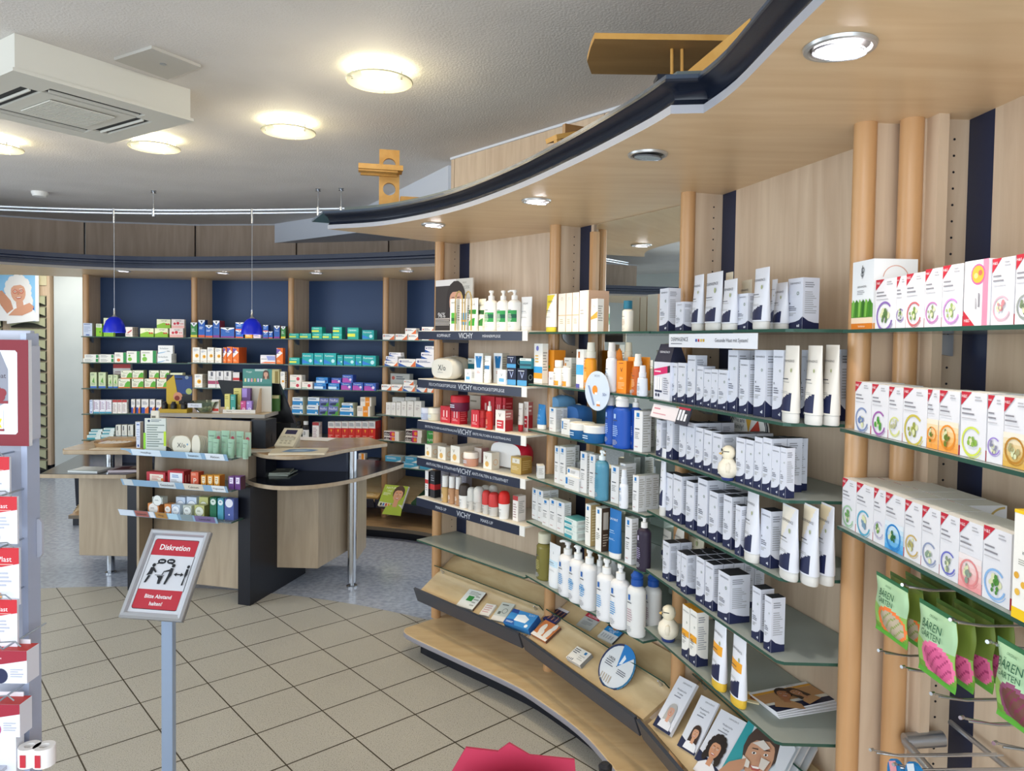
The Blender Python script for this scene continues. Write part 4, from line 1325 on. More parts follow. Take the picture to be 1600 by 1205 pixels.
    'voltb': (C('#efecf0', [('p', [(0, 0), (.5, 0), (0, .45)], '#2f5aa8'), ('l', .2, .5, .8, .8, 2, '#4a5a8a'), ('d', .12, .65, .06, '#6a6a9a')], TXT, '#efecee'), 'white carton with blue corner'),
    'volto': (C('#efece8', [('p', [(0, 0), (.5, 0), (0, .45)], '#2f5aa8'), ('p', [(.7, 0), (1, 0), (1, .8)], '#e0703a'), ('l', .2, .5, .8, .8, 2, '#4a5a8a'), ('d', .12, .65, .06, '#6a6a9a')], TXT, '#efecee'), 'white carton with blue and orange corners'),
    'greybox': (C('#bfc0ba', [('d', .15, .72, .08, '#c05a4a'), ('l', .3, .6, .9, .85, 2, '#4a5060')], (), '#cfcfc8'), 'grey carton'),
    'doc': (C('#efe6dc', [('r', .02, .15, .42, .85, '#3a1f22'), ('t', 'doc', .22, .5, .6, '#f4efe8', .34), ('r', .42, .05, .74, .95, '#cc2f6a'), ('d', .62, .5, .1, '#f0902a')], [('r', 0, 0, 1, 1, '#cbb8a4')], '#efe4d2'), 'cream carton with magenta panel and large letters'),
    'kytta': (C('#3f9a48', [('t', 'kytta', .5, .5, .5, '#eef4e0', .85)], (), '#7ac070'), 'green ointment carton'),
    'flatblue': (C('#4aa6cc', [('l', .1, .5, .8, .8, 2, '#e6f4fa'), ('p', [(.5, 0), (1, 0), (1, .5)], '#eef2ee')], [('r', 0, 0, 1, 1, '#dcd8cc')], '#dfe8ea'), 'flat sky blue and white carton'),
    'flatteal': (C('#dfe9e4', [('r', 0, .0, .6, .4, '#3a9aa8'), ('l', .1, .5, .8, .8, 2, '#7aa8a8')], TXT, '#5fb0b4'), 'flat teal and white carton'),
    'tealfoot': (C('#e2e0d4', [('r', 0, 0, 1, .16, '#3f9aa6'), ('r', 0, .2, 1, .24, '#2a6a74'), ('r', .2, .6, .42, .92, '#5a5a58'), ('l', .2, .3, .8, .55, 3, GREYT)], [('r', 0, 0, 1, 1, '#8a8576')], '#e6e4da'), 'white carton with teal foot'),
    'boxblueor': (C('#eeeae4', [('r', 0, 0, .5, .42, '#2a4aa8'), ('p', [(.5, 0), (1, 0), (1, .5), (.5, .3)], '#e0743a'), ('l', .15, .6, .85, .85, 3, '#8a8a98')], [('r', 0, 0, 1, 1, '#7a7468')], '#f0ece6'), 'slim white carton with blue and orange foot'),
    'acc': (C('#eae6e2', [('r', 0, .45, 1, 1, '#2a2048'), ('t', 'ACC', .45, .8, .25, '#f0eef4', .8), ('l', .1, .1, .8, .35, 2, '#c89a8a')], (), '#d8d4d0'), 'violet and white carton'),
    'black': (C('#26262a', [('r', 0, .3, 1, .5, '#c83030'), ('l', .15, .6, .85, .85, 3, '#8a8a90')], [('r', 0, 0, 1, 1, '#1c1c20'), ('r', 0, .3, 1, .5, '#b02a2a')], '#2e2e32'), 'black carton with red band'),
    'whiteblack': (C('#e6e2de', [('r', 0, .5, 1, .66, '#c83030'), ('l', .2, .2, .8, .45, 3, GREYT)], [('r', 0, 0, 1, 1, '#26262a'), ('r', 0, .3, 1, .5, '#b02a2a')], '#e6e2de'), 'white carton with black side and red band'),
    'greymk': (C('#8f8d9a', [('l', .15, .15, .85, .9, 9, '#b8b6c0')], (), '#a5a3ae'), 'grey-lilac make-up carton'),
    'vgold': (C('#f1ece0', [('t', 'V', .35, .68, .22, '#8a7a5a', .3), ('d', .45, .3, .22, '#dfb060')], [('r', 0, 0, 1, 1, '#dcd2c0'), ('o', .5, .42, .3, .06, '#d8a878')], '#ece6da'), 'small cream carton with gold print'),
    'vpeach': (C('#f1e6dc', [('t', 'V', .35, .68, .22, '#8a7a5a', .3), ('d', .45, .3, .22, '#e6a084')], [('r', 0, 0, 1, 1, '#b98a86'), ('l', .1, .2, .9, .8, 5, '#d8b4ac')], '#e6c8bc'), 'small cream carton with rosy side'),
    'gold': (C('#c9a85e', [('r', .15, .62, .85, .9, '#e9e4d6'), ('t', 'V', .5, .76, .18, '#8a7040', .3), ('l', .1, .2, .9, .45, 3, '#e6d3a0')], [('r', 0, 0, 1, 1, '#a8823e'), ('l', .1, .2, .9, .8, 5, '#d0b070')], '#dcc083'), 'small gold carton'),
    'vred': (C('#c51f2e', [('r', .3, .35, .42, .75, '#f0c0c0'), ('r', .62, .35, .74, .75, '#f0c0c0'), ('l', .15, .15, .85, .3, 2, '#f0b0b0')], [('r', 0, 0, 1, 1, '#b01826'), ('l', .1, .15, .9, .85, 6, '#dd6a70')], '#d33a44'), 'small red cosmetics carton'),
    'vredw': (C('#f0e9e2', [('t', 'V', .45, .76, .18, '#4a4a50', .3), ('r', .15, .12, .85, .52, '#c8303a'), ('l', .22, .2, .78, .45, 2, '#f6dada')], [('r', 0, 0, 1, .55, '#a82a30'), ('r', 0, .55, 1, 1, '#b86a66'), ('l', .1, .62, .9, .9, 2, '#eed8d0')], '#f0e6de'), 'white and red cosmetics carton'),
    'vbeige': (C('#cdc6b4', [('l', .2, .7, .8, .85, 1, '#8a8470'), ('d', .45, .28, .12, '#4a443a')], (), '#d8d2c2'), 'beige carton'),
    'vblue': (C('#eef0f0', [('p', [(.12, .9), (.88, .9), (.74, .5), (.26, .5)], '#1f78b8'), ('t', 'V', .5, .86, .07, '#f0f6fa', .2), ('l', .3, .3, .7, .4, 2, '#d09080')], [('r', 0, 0, 1, 1, '#d8d2c2'), ('l', .1, .1, .9, .9, 10, '#a8a498')], '#eef0ec'), 'tall white carton with blue taper'),
    'vsmall': (C('#eef0f0', [('t', 'V', .5, .65, .2, '#4a6a80', .25), ('r', .2, .18, .8, .42, '#6ab0dc')], TXT, '#f2f2ee'), 'tiny white and blue carton'),
    'vnavy': (C('#141c3a', [('t', 'V', .5, .6, .36, '#a8b4dc', .5), ('r', 0, 0, 1, .32, '#4a9ad0'), ('l', .1, .8, .9, .9, 1, '#e0e6f4')], [('r', 0, 0, 1, 1, '#1a242c'), ('o', .5, .5, .3, .08, '#8a9aa0')], '#1b2544'), 'navy night-care carton'),
    'vteal': (C('#2b7f92', [('r', 0, .75, 1, 1, '#dfe8e4'), ('r', 0, .25, 1, .45, '#164a5c'), ('l', .1, .82, .7, .92, 1, '#4a6a70')], (), '#1a2a38'), 'dark teal cosmetics carton'),
    'vgreen': (C('#f0efe8', [('r', .2, .22, 1, .56, '#4fae3a'), ('r', .2, .3, 1, .4, '#1f6a30'), ('l', .2, .84, .8, .9, 1, '#9a9a90')], TXT, '#f2f0e8'), 'white shampoo carton with green block'),
    'vsky': (C('#f0f2f2', [('r', .2, .18, .95, .56, '#3f97d6'), ('r', .2, .28, .95, .34, '#e0a040'), ('l', .2, .84, .8, .9, 1, '#9a9a90')], TXT, '#f2f0e8'), 'white shampoo carton with sky blue block'),
    'cream': (C('#f0e8dc', [('o', .5, .86, .12, .03, '#c8b89a'), ('r', 0, .42, 1, .44, '#d8b88a'), ('l', .25, .2, .75, .34, 3, '#c8b89a')], [('r', 0, 0, 1, 1, '#cfae90'), ('l', .1, .1, .9, .4, 6, '#b89474')], '#ead8c4'), 'large cream and gold carton'),
    'creamw': (C('#f2eeea', [('l', .1, .4, .5, .55, 2, '#b8b4ae'), ('r', .82, .0, 1, 1, '#dcd2c8')], [('r', 0, 0, 1, 1, '#d0ac92'), ('l', .1, .1, .9, .4, 6, '#b89474')], '#ead8c4'), 'wide white carton with tan side'),
    'whor': (C('#f2efea', [('p', [(0, .45), (1, .62), (1, .42), (0, .36)], '#f0a040'), ('l', .3, .72, .7, .82, 2, '#b0aca4')], TXT, '#f2efea'), 'small white carton with orange wave'),
    'sunb': (C('#f1efe9', [('d', .4, .88, .16, '#7a7ac0'), ('r', 0, .26, 1, .42, '#3fa4e0'), ('r', 0, .12, 1, .26, '#f2a12a'), ('l', .15, .5, .6, .72, 3, '#e8b84a')], TXT, '#f2efe8'), 'tall sun-care carton with blue and orange bands'),
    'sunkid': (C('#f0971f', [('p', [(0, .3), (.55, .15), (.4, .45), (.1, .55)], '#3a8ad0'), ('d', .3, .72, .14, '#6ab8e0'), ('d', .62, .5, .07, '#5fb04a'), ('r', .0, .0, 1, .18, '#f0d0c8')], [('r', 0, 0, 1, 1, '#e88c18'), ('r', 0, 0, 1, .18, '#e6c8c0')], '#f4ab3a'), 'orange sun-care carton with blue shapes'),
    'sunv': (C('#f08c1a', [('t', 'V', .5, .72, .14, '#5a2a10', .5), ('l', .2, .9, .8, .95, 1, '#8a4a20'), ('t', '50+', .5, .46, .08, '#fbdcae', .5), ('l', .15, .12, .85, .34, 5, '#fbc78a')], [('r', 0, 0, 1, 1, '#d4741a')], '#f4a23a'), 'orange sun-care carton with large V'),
    'sunw': (C('#f2efe8', [('r', .1, .5, .3, .8, '#f0a040'), ('l', .15, .84, .85, .92, 1, '#a8a49a'), ('r', 0, 0, 1, .3, '#e8952a')], TXT, '#f2efe8'), 'white and orange sun-care carton'),
    'sunwb': (C('#f0eee8', [('r', 0, .34, 1, .6, '#4fb0e4'), ('r', .25, .78, .5, .94, '#b8682a'), ('r', 0, .0, .5, .1, '#5a5ab0')], TXT, '#f2efe8'), 'white sun-care carton with sky blue band'),
    'sunwhite': (C('#f2efea', [('r', .15, .14, .8, .34, '#f0a02a'), ('l', .2, .55, .8, .8, 3, '#b8b4aa')], TXT, '#f5f2ec'), 'small white sun-care carton'),
    'lav': (C('#ece6ea', [('t', 'BIO', .5, .5, .3, '#8a8a90', .5)], (), '#f0ecee'), 'little white carton'),
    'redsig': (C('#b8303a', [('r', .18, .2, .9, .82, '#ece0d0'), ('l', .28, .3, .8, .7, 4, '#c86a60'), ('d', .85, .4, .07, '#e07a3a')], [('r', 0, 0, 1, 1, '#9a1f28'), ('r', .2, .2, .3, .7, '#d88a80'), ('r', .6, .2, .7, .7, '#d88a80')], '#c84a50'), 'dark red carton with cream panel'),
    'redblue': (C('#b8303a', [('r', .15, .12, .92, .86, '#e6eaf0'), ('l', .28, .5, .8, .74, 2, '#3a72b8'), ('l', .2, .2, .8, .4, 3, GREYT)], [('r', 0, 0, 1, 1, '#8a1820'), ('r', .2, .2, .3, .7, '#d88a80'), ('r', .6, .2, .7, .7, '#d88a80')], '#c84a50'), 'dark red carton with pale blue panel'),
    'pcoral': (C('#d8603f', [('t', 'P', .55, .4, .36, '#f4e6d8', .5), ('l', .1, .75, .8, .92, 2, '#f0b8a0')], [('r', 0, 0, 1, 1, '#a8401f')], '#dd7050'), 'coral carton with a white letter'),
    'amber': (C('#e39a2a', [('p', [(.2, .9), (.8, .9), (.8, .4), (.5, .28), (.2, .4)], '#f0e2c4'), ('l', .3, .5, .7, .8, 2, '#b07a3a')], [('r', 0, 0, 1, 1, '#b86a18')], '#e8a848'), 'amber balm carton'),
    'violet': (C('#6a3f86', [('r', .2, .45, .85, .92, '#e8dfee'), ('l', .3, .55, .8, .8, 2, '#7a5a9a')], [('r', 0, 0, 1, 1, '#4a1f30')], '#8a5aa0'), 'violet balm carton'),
    'green2': (C('#1f6a4a', [('d', .5, .8, .42, '#d6e2d8'), ('l', .3, .74, .7, .88, 1, '#6a8a7a')], (), '#2a7a5a'), 'dark green tea-light carton'),
    'aqua2': (C('#4f9ab0', [('d', .5, .8, .42, '#e2ecee'), ('l', .3, .74, .7, .88, 1, '#6a8a9a')], (), '#6ab0c4'), 'aqua tea-light carton'),
    'indigo': (C('#4a5a9a', [('d', .5, .8, .42, '#e2e4ee'), ('d', .5, .25, .08, '#dfe4f6')], (), '#6a7ab8'), 'indigo tea-light carton'),
    'label': (C('#c9cfc4', [('d', .5, .5, .42, '#e8ebe6'), ('o', .5, .5, .46, .03, '#4a5058'), ('l', .25, .42, .75, .62, 2, '#6a6e74')], (), '#d6dacf'), 'small pale soap box with round label'),
    'labelo': (C('#d98a4a', [('d', .5, .5, .42, '#efe9e2'), ('l', .25, .42, .75, .62, 2, '#8a7a70')], [('r', 0, 0, 1, 1, '#c07a3c')], '#e09a60'), 'small orange soap box with round label'),
    'labelb': (C('#cfdcec', [('d', .5, .5, .42, '#eef2f6'), ('o', .5, .5, .46, .03, '#4a6a98'), ('l', .25, .42, .75, .62, 2, '#6a7e9a')], (), '#dbe4ee'), 'small pale blue soap box with round label'),
    'labelk': (C('#c2c27a', [('d', .5, .5, .42, '#e6e8d6'), ('o', .5, .5, .46, .03, '#6a7040'), ('l', .25, .42, .75, .62, 2, '#7a7e5a')], [('r', 0, 0, 1, 1, '#8f8f50')], '#d0d096'), 'small olive soap box with round label'),
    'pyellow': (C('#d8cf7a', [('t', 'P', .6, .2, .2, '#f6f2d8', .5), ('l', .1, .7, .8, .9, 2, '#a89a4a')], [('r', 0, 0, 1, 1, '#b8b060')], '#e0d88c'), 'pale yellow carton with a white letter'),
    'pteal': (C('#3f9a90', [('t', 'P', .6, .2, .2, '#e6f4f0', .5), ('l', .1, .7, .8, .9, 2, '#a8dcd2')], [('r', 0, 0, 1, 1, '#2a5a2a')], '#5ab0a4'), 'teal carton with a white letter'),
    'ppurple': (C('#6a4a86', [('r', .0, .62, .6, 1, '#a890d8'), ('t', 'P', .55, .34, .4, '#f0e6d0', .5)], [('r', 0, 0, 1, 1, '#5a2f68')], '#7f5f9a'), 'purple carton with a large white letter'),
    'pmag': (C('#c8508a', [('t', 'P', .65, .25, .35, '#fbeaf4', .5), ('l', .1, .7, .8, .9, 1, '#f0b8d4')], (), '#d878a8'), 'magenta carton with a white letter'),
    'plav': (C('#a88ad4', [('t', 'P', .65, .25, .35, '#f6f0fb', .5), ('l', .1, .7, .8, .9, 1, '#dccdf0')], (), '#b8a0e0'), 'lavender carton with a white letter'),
}


def tea(ring, herb='#8aa05a', base='#e4e3e6', grad=None, title=('#8a8a90'), num=False, sidecol='#e4e2e4'):
    a = []
    if grad:
        for i in range(6):
            t = i / 6
            a.append(('r', 0, .5 * t, 1, .5 * (t + 1 / 6), grad[i]))
    a += [('p', [(0, 1), (.42, 1), (0, .78)], '#c0283a'), ('t', 'H&S', .13, .93, .05, '#f4e6e6', .22),
          ('l', .55, .86, .9, .95, 2, '#b4b2b6'), ('l', .06, .70, .66, .76, 1, '#8e8c92'), ('l', .06, .63, .6, .69, 1, '#8e8c92'), ('l', .06, .57, .72, .61, 1, '#c2c0c4'),
          ('o', .48, .25, .40, .06, ring, .12 if not num else 0.0, .95 if not num else 1.0), ('o', .52, .24, .42, .02, ring, .5, .92)]
    r = random.Random(len(ring) + ord(ring[1]) + ord(herb[2]))
    for i in range(12):
        an, rr = r.uniform(0, 6.28), r.uniform(0, .2)
        a.append(('d', .47 + rr * math.cos(an), .25 + rr * .6 * math.sin(an), r.uniform(.04, .075), herb if i % 3 else '#d9dcb0', 1.3))
    return dict(base=base, art=a, side=[('p', [(0, 0), (.75, 0), (0, .16)], '#c0283a'), ('t', 'H&S', .22, .055, .03, '#f4e6e6', .4), ('o', .95, .68, .42, .05, ring, .25, .75), ('l', .25, .3, .32, .9, 1, '#d0ced0')], top='#f4f1ea')


OR = ['#f0a24a', '#f2ae5c', '#f4bb74', '#f5c88c', '#f4d7aa', '#f1e4cc']
BL = ['#4fa4dc', '#6cb3e0', '#8ac2e4', '#a8d0e8', '#c6deec', '#dfe8ee']
PK = ['#eda0a0', '#eeaeac', '#efbcb8', '#efcac6', '#efd8d4', '#eee4e2']
GD = ['#d9ac50', '#dcb566', '#e0c07e', '#e4cc98', '#e8d8b4', '#ece4d2']
TEA = {
    'purple': tea('#8c6cb4', '#5f7f4a'), 'red': tea('#cc6a70', '#7a9a4a'), 'pink': tea('#c07ab4', '#8a9a6a'), 'mauve': tea('#b06a9a', '#7a8a4a'), 'lilac': tea('#c48ac8', '#9ab06a'),
    'rose': tea('#e0b0bc', '#d08a90'), 'grey': tea('#9aa09a', '#7a8a6a'), 'slate': tea('#8090b8', '#6a80b0'), 'violet': tea('#a05aa8', '#4f9a3a'), 'lime': tea('#d6d884', '#b8b890'),
    'olive': tea('#c8b84a', '#9aa04a'), 'orange': tea('#e8902a', '#6a7a2a', grad=OR, num=True), 'lemon': tea('#d2dc5a', '#8ab04a'), 'lavender': tea('#9a80cc', '#8a8aa0'), 'gold': tea('#b8802a', '#a8a070', grad=GD, num=True),
    'green': tea('#a0c8a0', '#6aa05a'), 'sky': tea('#5aa8c4', '#7a9ab0'), 'pale': tea('#b8b4cc', '#6f9a4a'), 'blue': tea('#2a84c8', '#2f6a3a', grad=BL, num=True), 'tan': tea('#c8aa62', '#b0a868'),
    'steel': tea('#8f9ab8', '#8aa08a'), 'indigo': tea('#6a6ec0', '#8a9a80'), 'salmon': tea('#e08a8a', '#8a9a8a', grad=PK, num=True), 'azure': tea('#8ab4e0', '#4f8a3a'),
}
TEAD = {'purple': 'purple-ringed', 'red': 'red-ringed', 'pink': 'pink-ringed', 'mauve': 'mauve-ringed', 'lilac': 'lilac-ringed', 'rose': 'pale rose-ringed', 'grey': 'grey-ringed', 'slate': 'blue bowl', 'violet': 'violet-ringed', 'lime': 'pale lime-ringed', 'olive': 'olive-ringed', 'orange': 'orange-fronted', 'lemon': 'lemon-ringed', 'lavender': 'lavender-ringed', 'gold': 'gold-fronted', 'green': 'pale green-ringed', 'sky': 'sky-blue-ringed', 'pale': 'pale grey-ringed', 'blue': 'blue-fronted', 'tan': 'tan-ringed', 'steel': 'steel-grey-ringed', 'indigo': 'indigo-ringed', 'salmon': 'salmon-fronted', 'azure': 'azure-ringed'}
for k_, v_ in TEA.items():
    ST['tea_' + k_] = (v_, 'white ' + TEAD[k_] + ' herbal tea carton')
ST['herbtea'] = (C('#eef1f3', [('r', 0, 0, 1, .085, '#d87a18'), ('t', 'bombastus', .5, .045, .03, '#f8e8d0', .6), ('r', 0, .085, 1, .17, '#f0d8bc'), ('p', [(.0, .17), (1, .17), (1, .36), (.85, .42), (.7, .36), (.55, .43), (.4, .37), (.25, .43), (.1, .37), (0, .41)], '#4f8f2a')] +
                   [('p', [(x, .18), (x + .08, .18), (x + .13, .40), (x + .05, .44), (x + .01, .38)], c) for x, c in ((.02, '#7ab84a'), (.18, '#3a7a20'), (.34, '#86c050'), (.5, '#2f6a1c'), (.64, '#7ab84a'), (.8, '#3f8426'))] +
                   [('t', 'BRENNNESSEL', .5, .62, .028, '#3a4048', .62), ('l', .28, .5, .72, .57, 3, '#9a9aa0'), ('o', .52, .86, .07, .02, '#3a4048'), ('o', .5, .8, .06, .02, '#3a4048'), ('r', .49, .74, .515, .93, '#3a4048')],
                   [('o', .5, .72, .3, .02, '#d8a898', .02, .48), ('l', .2, .25, .8, .5, 6, '#cfc0b4'), ('r', 0, 0, 1, .085, '#e8a868')], '#efe6da'), 'tall stinging-nettle tea carton with green leaves')
ST['pinktea'] = (C('#f1eef0', [('r', .78, 0, 1, 1, '#e58aa4'), ('d', .58, .78, .30, '#d8609a'), ('d', .58, .78, .25, '#f0b040'), ('d', .5, .76, .08, '#f6dc8a'), ('d', .68, .8, .08, '#e06a5a'), ('p', [(0, 0), (.5, 0), (0, .24)], '#c0283a'), ('t', 'H&S', .17, .08, .05, '#f4e6e6', .3), ('l', .62, .08, .70, .6, 1, '#8e8c92'), ('l', .5, .1, .55, .5, 1, '#b4b2b6')], TXT, '#f4ecec'), 'white and pink wellness tea carton with fruit')
ST['kamille'] = (C('#f4f1e8', [('r', 0, 0, 1, .1, '#f2c81e'), ('r', 0, .97, 1, 1, '#f2c81e'), ('t', 'KAMILLE', .55, .62, .028, '#3a4048', .6), ('l', .2, .5, .8, .56, 3, '#b0aca0')] + [('d', x, y, .09, c) for x, y, c in ((.15, .4, '#e0a83a'), (.4, .33, '#e6b040'), (.7, .38, '#e0a83a'), (.2, .25, '#e8b848'), (.55, .22, '#e0a83a'), (.85, .25, '#e6b040'))], TXT, '#f2c81e'), 'white and yellow chamomile tea carton')


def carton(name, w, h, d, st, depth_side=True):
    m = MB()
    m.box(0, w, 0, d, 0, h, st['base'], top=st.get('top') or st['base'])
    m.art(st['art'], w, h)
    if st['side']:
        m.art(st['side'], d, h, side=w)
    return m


PUT = {}          # row -> list of labels


def finish(o, B, u, d, z, rz=0.0):
    loc = B.M @ Vector((u, -d, z))
    o.location = loc
    o.rotation_euler = (0, 0, B.a + rz)


def label_for(row, desc):
    k = PUT.setdefault(row, [])
    k.append(1)
    return f"{desc}, {ORD[len(k) - 1]} {row}"


def row(B, z, rowname, items, d=0.10, dep=0.05, name='carton', group=None, cat='box'):
    """items: (style, x0, x1, ytop[, opts]) measured along the front; opts d, dep, on (index it stands on), n (more behind it), rz"""
    tops = []
    for it in items:
        st, x0, x1, yt = it[:4]
        o = it[4] if len(it) > 4 else {}
        dd = o.get('d', d)
        zb = z + 0.0006
        if 'on' in o:
            zb = tops[o['on']][0] + 0.0006
            dd = o.get('d', tops[o['on']][1])
        u0, y0 = B.U(x0, dd, zb)
        u1, _ = B.U(x1, dd, zb)
        um = (u0 + u1) / 2
        ux, hz_ = B.hit((x0 + x1) / 2, yt, dd)
        h = max(0.012, hz_ - zb)
        w = max(0.012, u1 - u0)
        dp = o.get('dep', dep)
        S, desc = ST[st]
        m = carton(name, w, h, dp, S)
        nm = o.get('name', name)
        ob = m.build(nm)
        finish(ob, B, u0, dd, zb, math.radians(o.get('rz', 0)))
        tag(ob, label_for(rowname, desc), cat, group or rowname_group(rowname))
        tops.append((zb + h, dd))
        for k in range(o.get('n', 0)):
            oc = ob.copy()
            COL.objects.link(oc)
            finish(oc, B, u0 + o.get('nu', 0.0) * (k + 1), dd - (dp + 0.002) * (k + 1), zb, math.radians(o.get('rz', 0)))
            tag(oc, label_for(rowname, desc), cat, group or rowname_group(rowname))
    return tops


def rowname_group(r):
    return 'goods ' + r


def place(B, z, rowname, desc, x0, x1, yt, maker, name, cat, d=0.09, rz=0.0, group=None, lab=None, zoff=0.0):
    """round or shaped goods: maker(w, h) -> (MB, [(part name, MB)...]) centred at the origin"""
    zb = z + 0.0006 + zoff
    u0, _ = B.U(x0, d, zb)
    u1, _ = B.U(x1, d, zb)
    _, hh = B.hit((x0 + x1) / 2, yt, d)
    w, h = max(0.012, (u1 - u0) * .94), max(0.015, hh - zb)
    body, parts = maker(w, h)
    ob = body.build(name)
    for pn, pm in parts:
        pm.build(pn, ob)
    finish(ob, B, (u0 + u1) / 2, d - 0.0, zb, math.radians(rz))
    tag(ob, lab or label_for(rowname, desc), cat, group or rowname_group(rowname))
    return ob


def mk_tube(body='#d9dbe2', cap='#d2d0ca', swoosh='#1c2347', band=None, text='DERMASENCE', shade=None, caph=0.13, blue=False):
    def f(w, h):
        r = w / 2 * 0.94
        dpt = min(r * 0.75, 0.018)
        z0 = h * caph
        n = 40
        m = MB()
        vs, fs, info = [], [], []
        R = 44
        for i in range(R + 1):
            t = i / R
            rx = r + (w / 2 * 1.04 - r) * t
            ry = dpt * (1 - t ** 1.4) + 0.0012
            for k in range(n):
                a = math.pi / 2 + 2 * math.pi * k / n
                vs.append((math.cos(a) * rx, math.sin(a) * ry, z0 + (h - z0) * t))
        for i in range(R):
            for k in range(n):
                fs.append((i * n + k, i * n + (k + 1) % n, (i + 1) * n + (k + 1) % n, (i + 1) * n + k))
                x = math.cos(math.pi / 2 + 2 * math.pi * (k + 0.5) / n)
                info.append((x, math.sin(math.pi / 2 + 2 * math.pi * (k + .5) / n), (i + 0.5) / R))
        fs.append(tuple(range(n - 1, -1, -1))); info.append((0, 0, 0))
        fs.append(tuple(R * n + k for k in range(n))); info.append((0, 0, 1))

        def col(i):
            x, y, v = info[i]
            if y < 0.1:
                if swoosh and v > 0.02 and v < 0.24 + 0.10 * x and x < 0.75:
                    return swoosh
                if band and 0.44 < v < 0.58 and x < 0.8:
                    return band
                if shade and v > 0.62 + 0.45 * (x + 0.1) and v < 0.98:
                    return shade
            return body
        m.add(vs, fs, col, True)
        # printing on the front
        def pr(items):
            m.art(items, w, h, x0=-w / 2, off=-(dpt * 0.72) - 0.001)
        vtop = 0.86
        m.M = Matrix.Translation((0, 0, 0)) @ Matrix.Identity(4)
        gv, gf, gw, gh = glyph(text)
        sc = min(w * 0.78 / gw, 0.05 * h / gh)
        zt = h * 0.80
        t = (zt - z0) / (h - z0)
        y = -(dpt * (1 - t ** 1.4)) - 0.0026
        m.add([(a * sc, y, zt + b * sc) for a, b in gv], gf, INK if not blue else '#e6f0fa')
        for (xa, xb, zz, th, cc) in ((-.3, .1, .56, .012, INK), (-.3, .2, .52, .008, GREYT), (-.3, .15, .40, .006, GREYT), (-.3, .25, .38, .006, GREYT)):
            t = (h * zz - z0) / (h - z0)
            y = -(dpt * (1 - t ** 1.4)) - 0.0016
            if blue:
                cc = '#bcd8f2'
            m.add([(w * xa, y, h * zz), (w * xb, y, h * zz), (w * xb, y, h * (zz + th)), (w * xa, y, h * (zz + th))], [(0, 1, 2, 3)], cc)
        if not blue and text == 'DERMASENCE':
            t = (h * .68 - z0) / (h - z0)
            y = -(dpt * (1 - t ** 1.4)) - 0.0018
            nn = 10
            m.add([(w * .22 + w * .06 * math.cos(6.283 * q / nn), y, h * .68 + w * .08 * math.sin(6.283 * q / nn)) for q in range(nn)], [tuple(range(nn))], '#a9b184')
        c = MB()
        c.lathe([(r * 0.90, 0.0), (r * 0.96, z0 * 0.15), (r * 0.96, z0 * 0.9), (r * 0.9, z0)], cap, 24, sy=(dpt / r) * 1.02)
        return m, [('cap', c)]
    return f


def label_fn(col, u0, u1, v0, v1, extra=()):
    def g(u, v):
        for (c, a, b, d, e) in extra:
            if a <= u <= b and d <= v <= e:
                return c
        if u0 <= u <= u1 and v0 <= v <= v1:
            return col
        return None
    return g


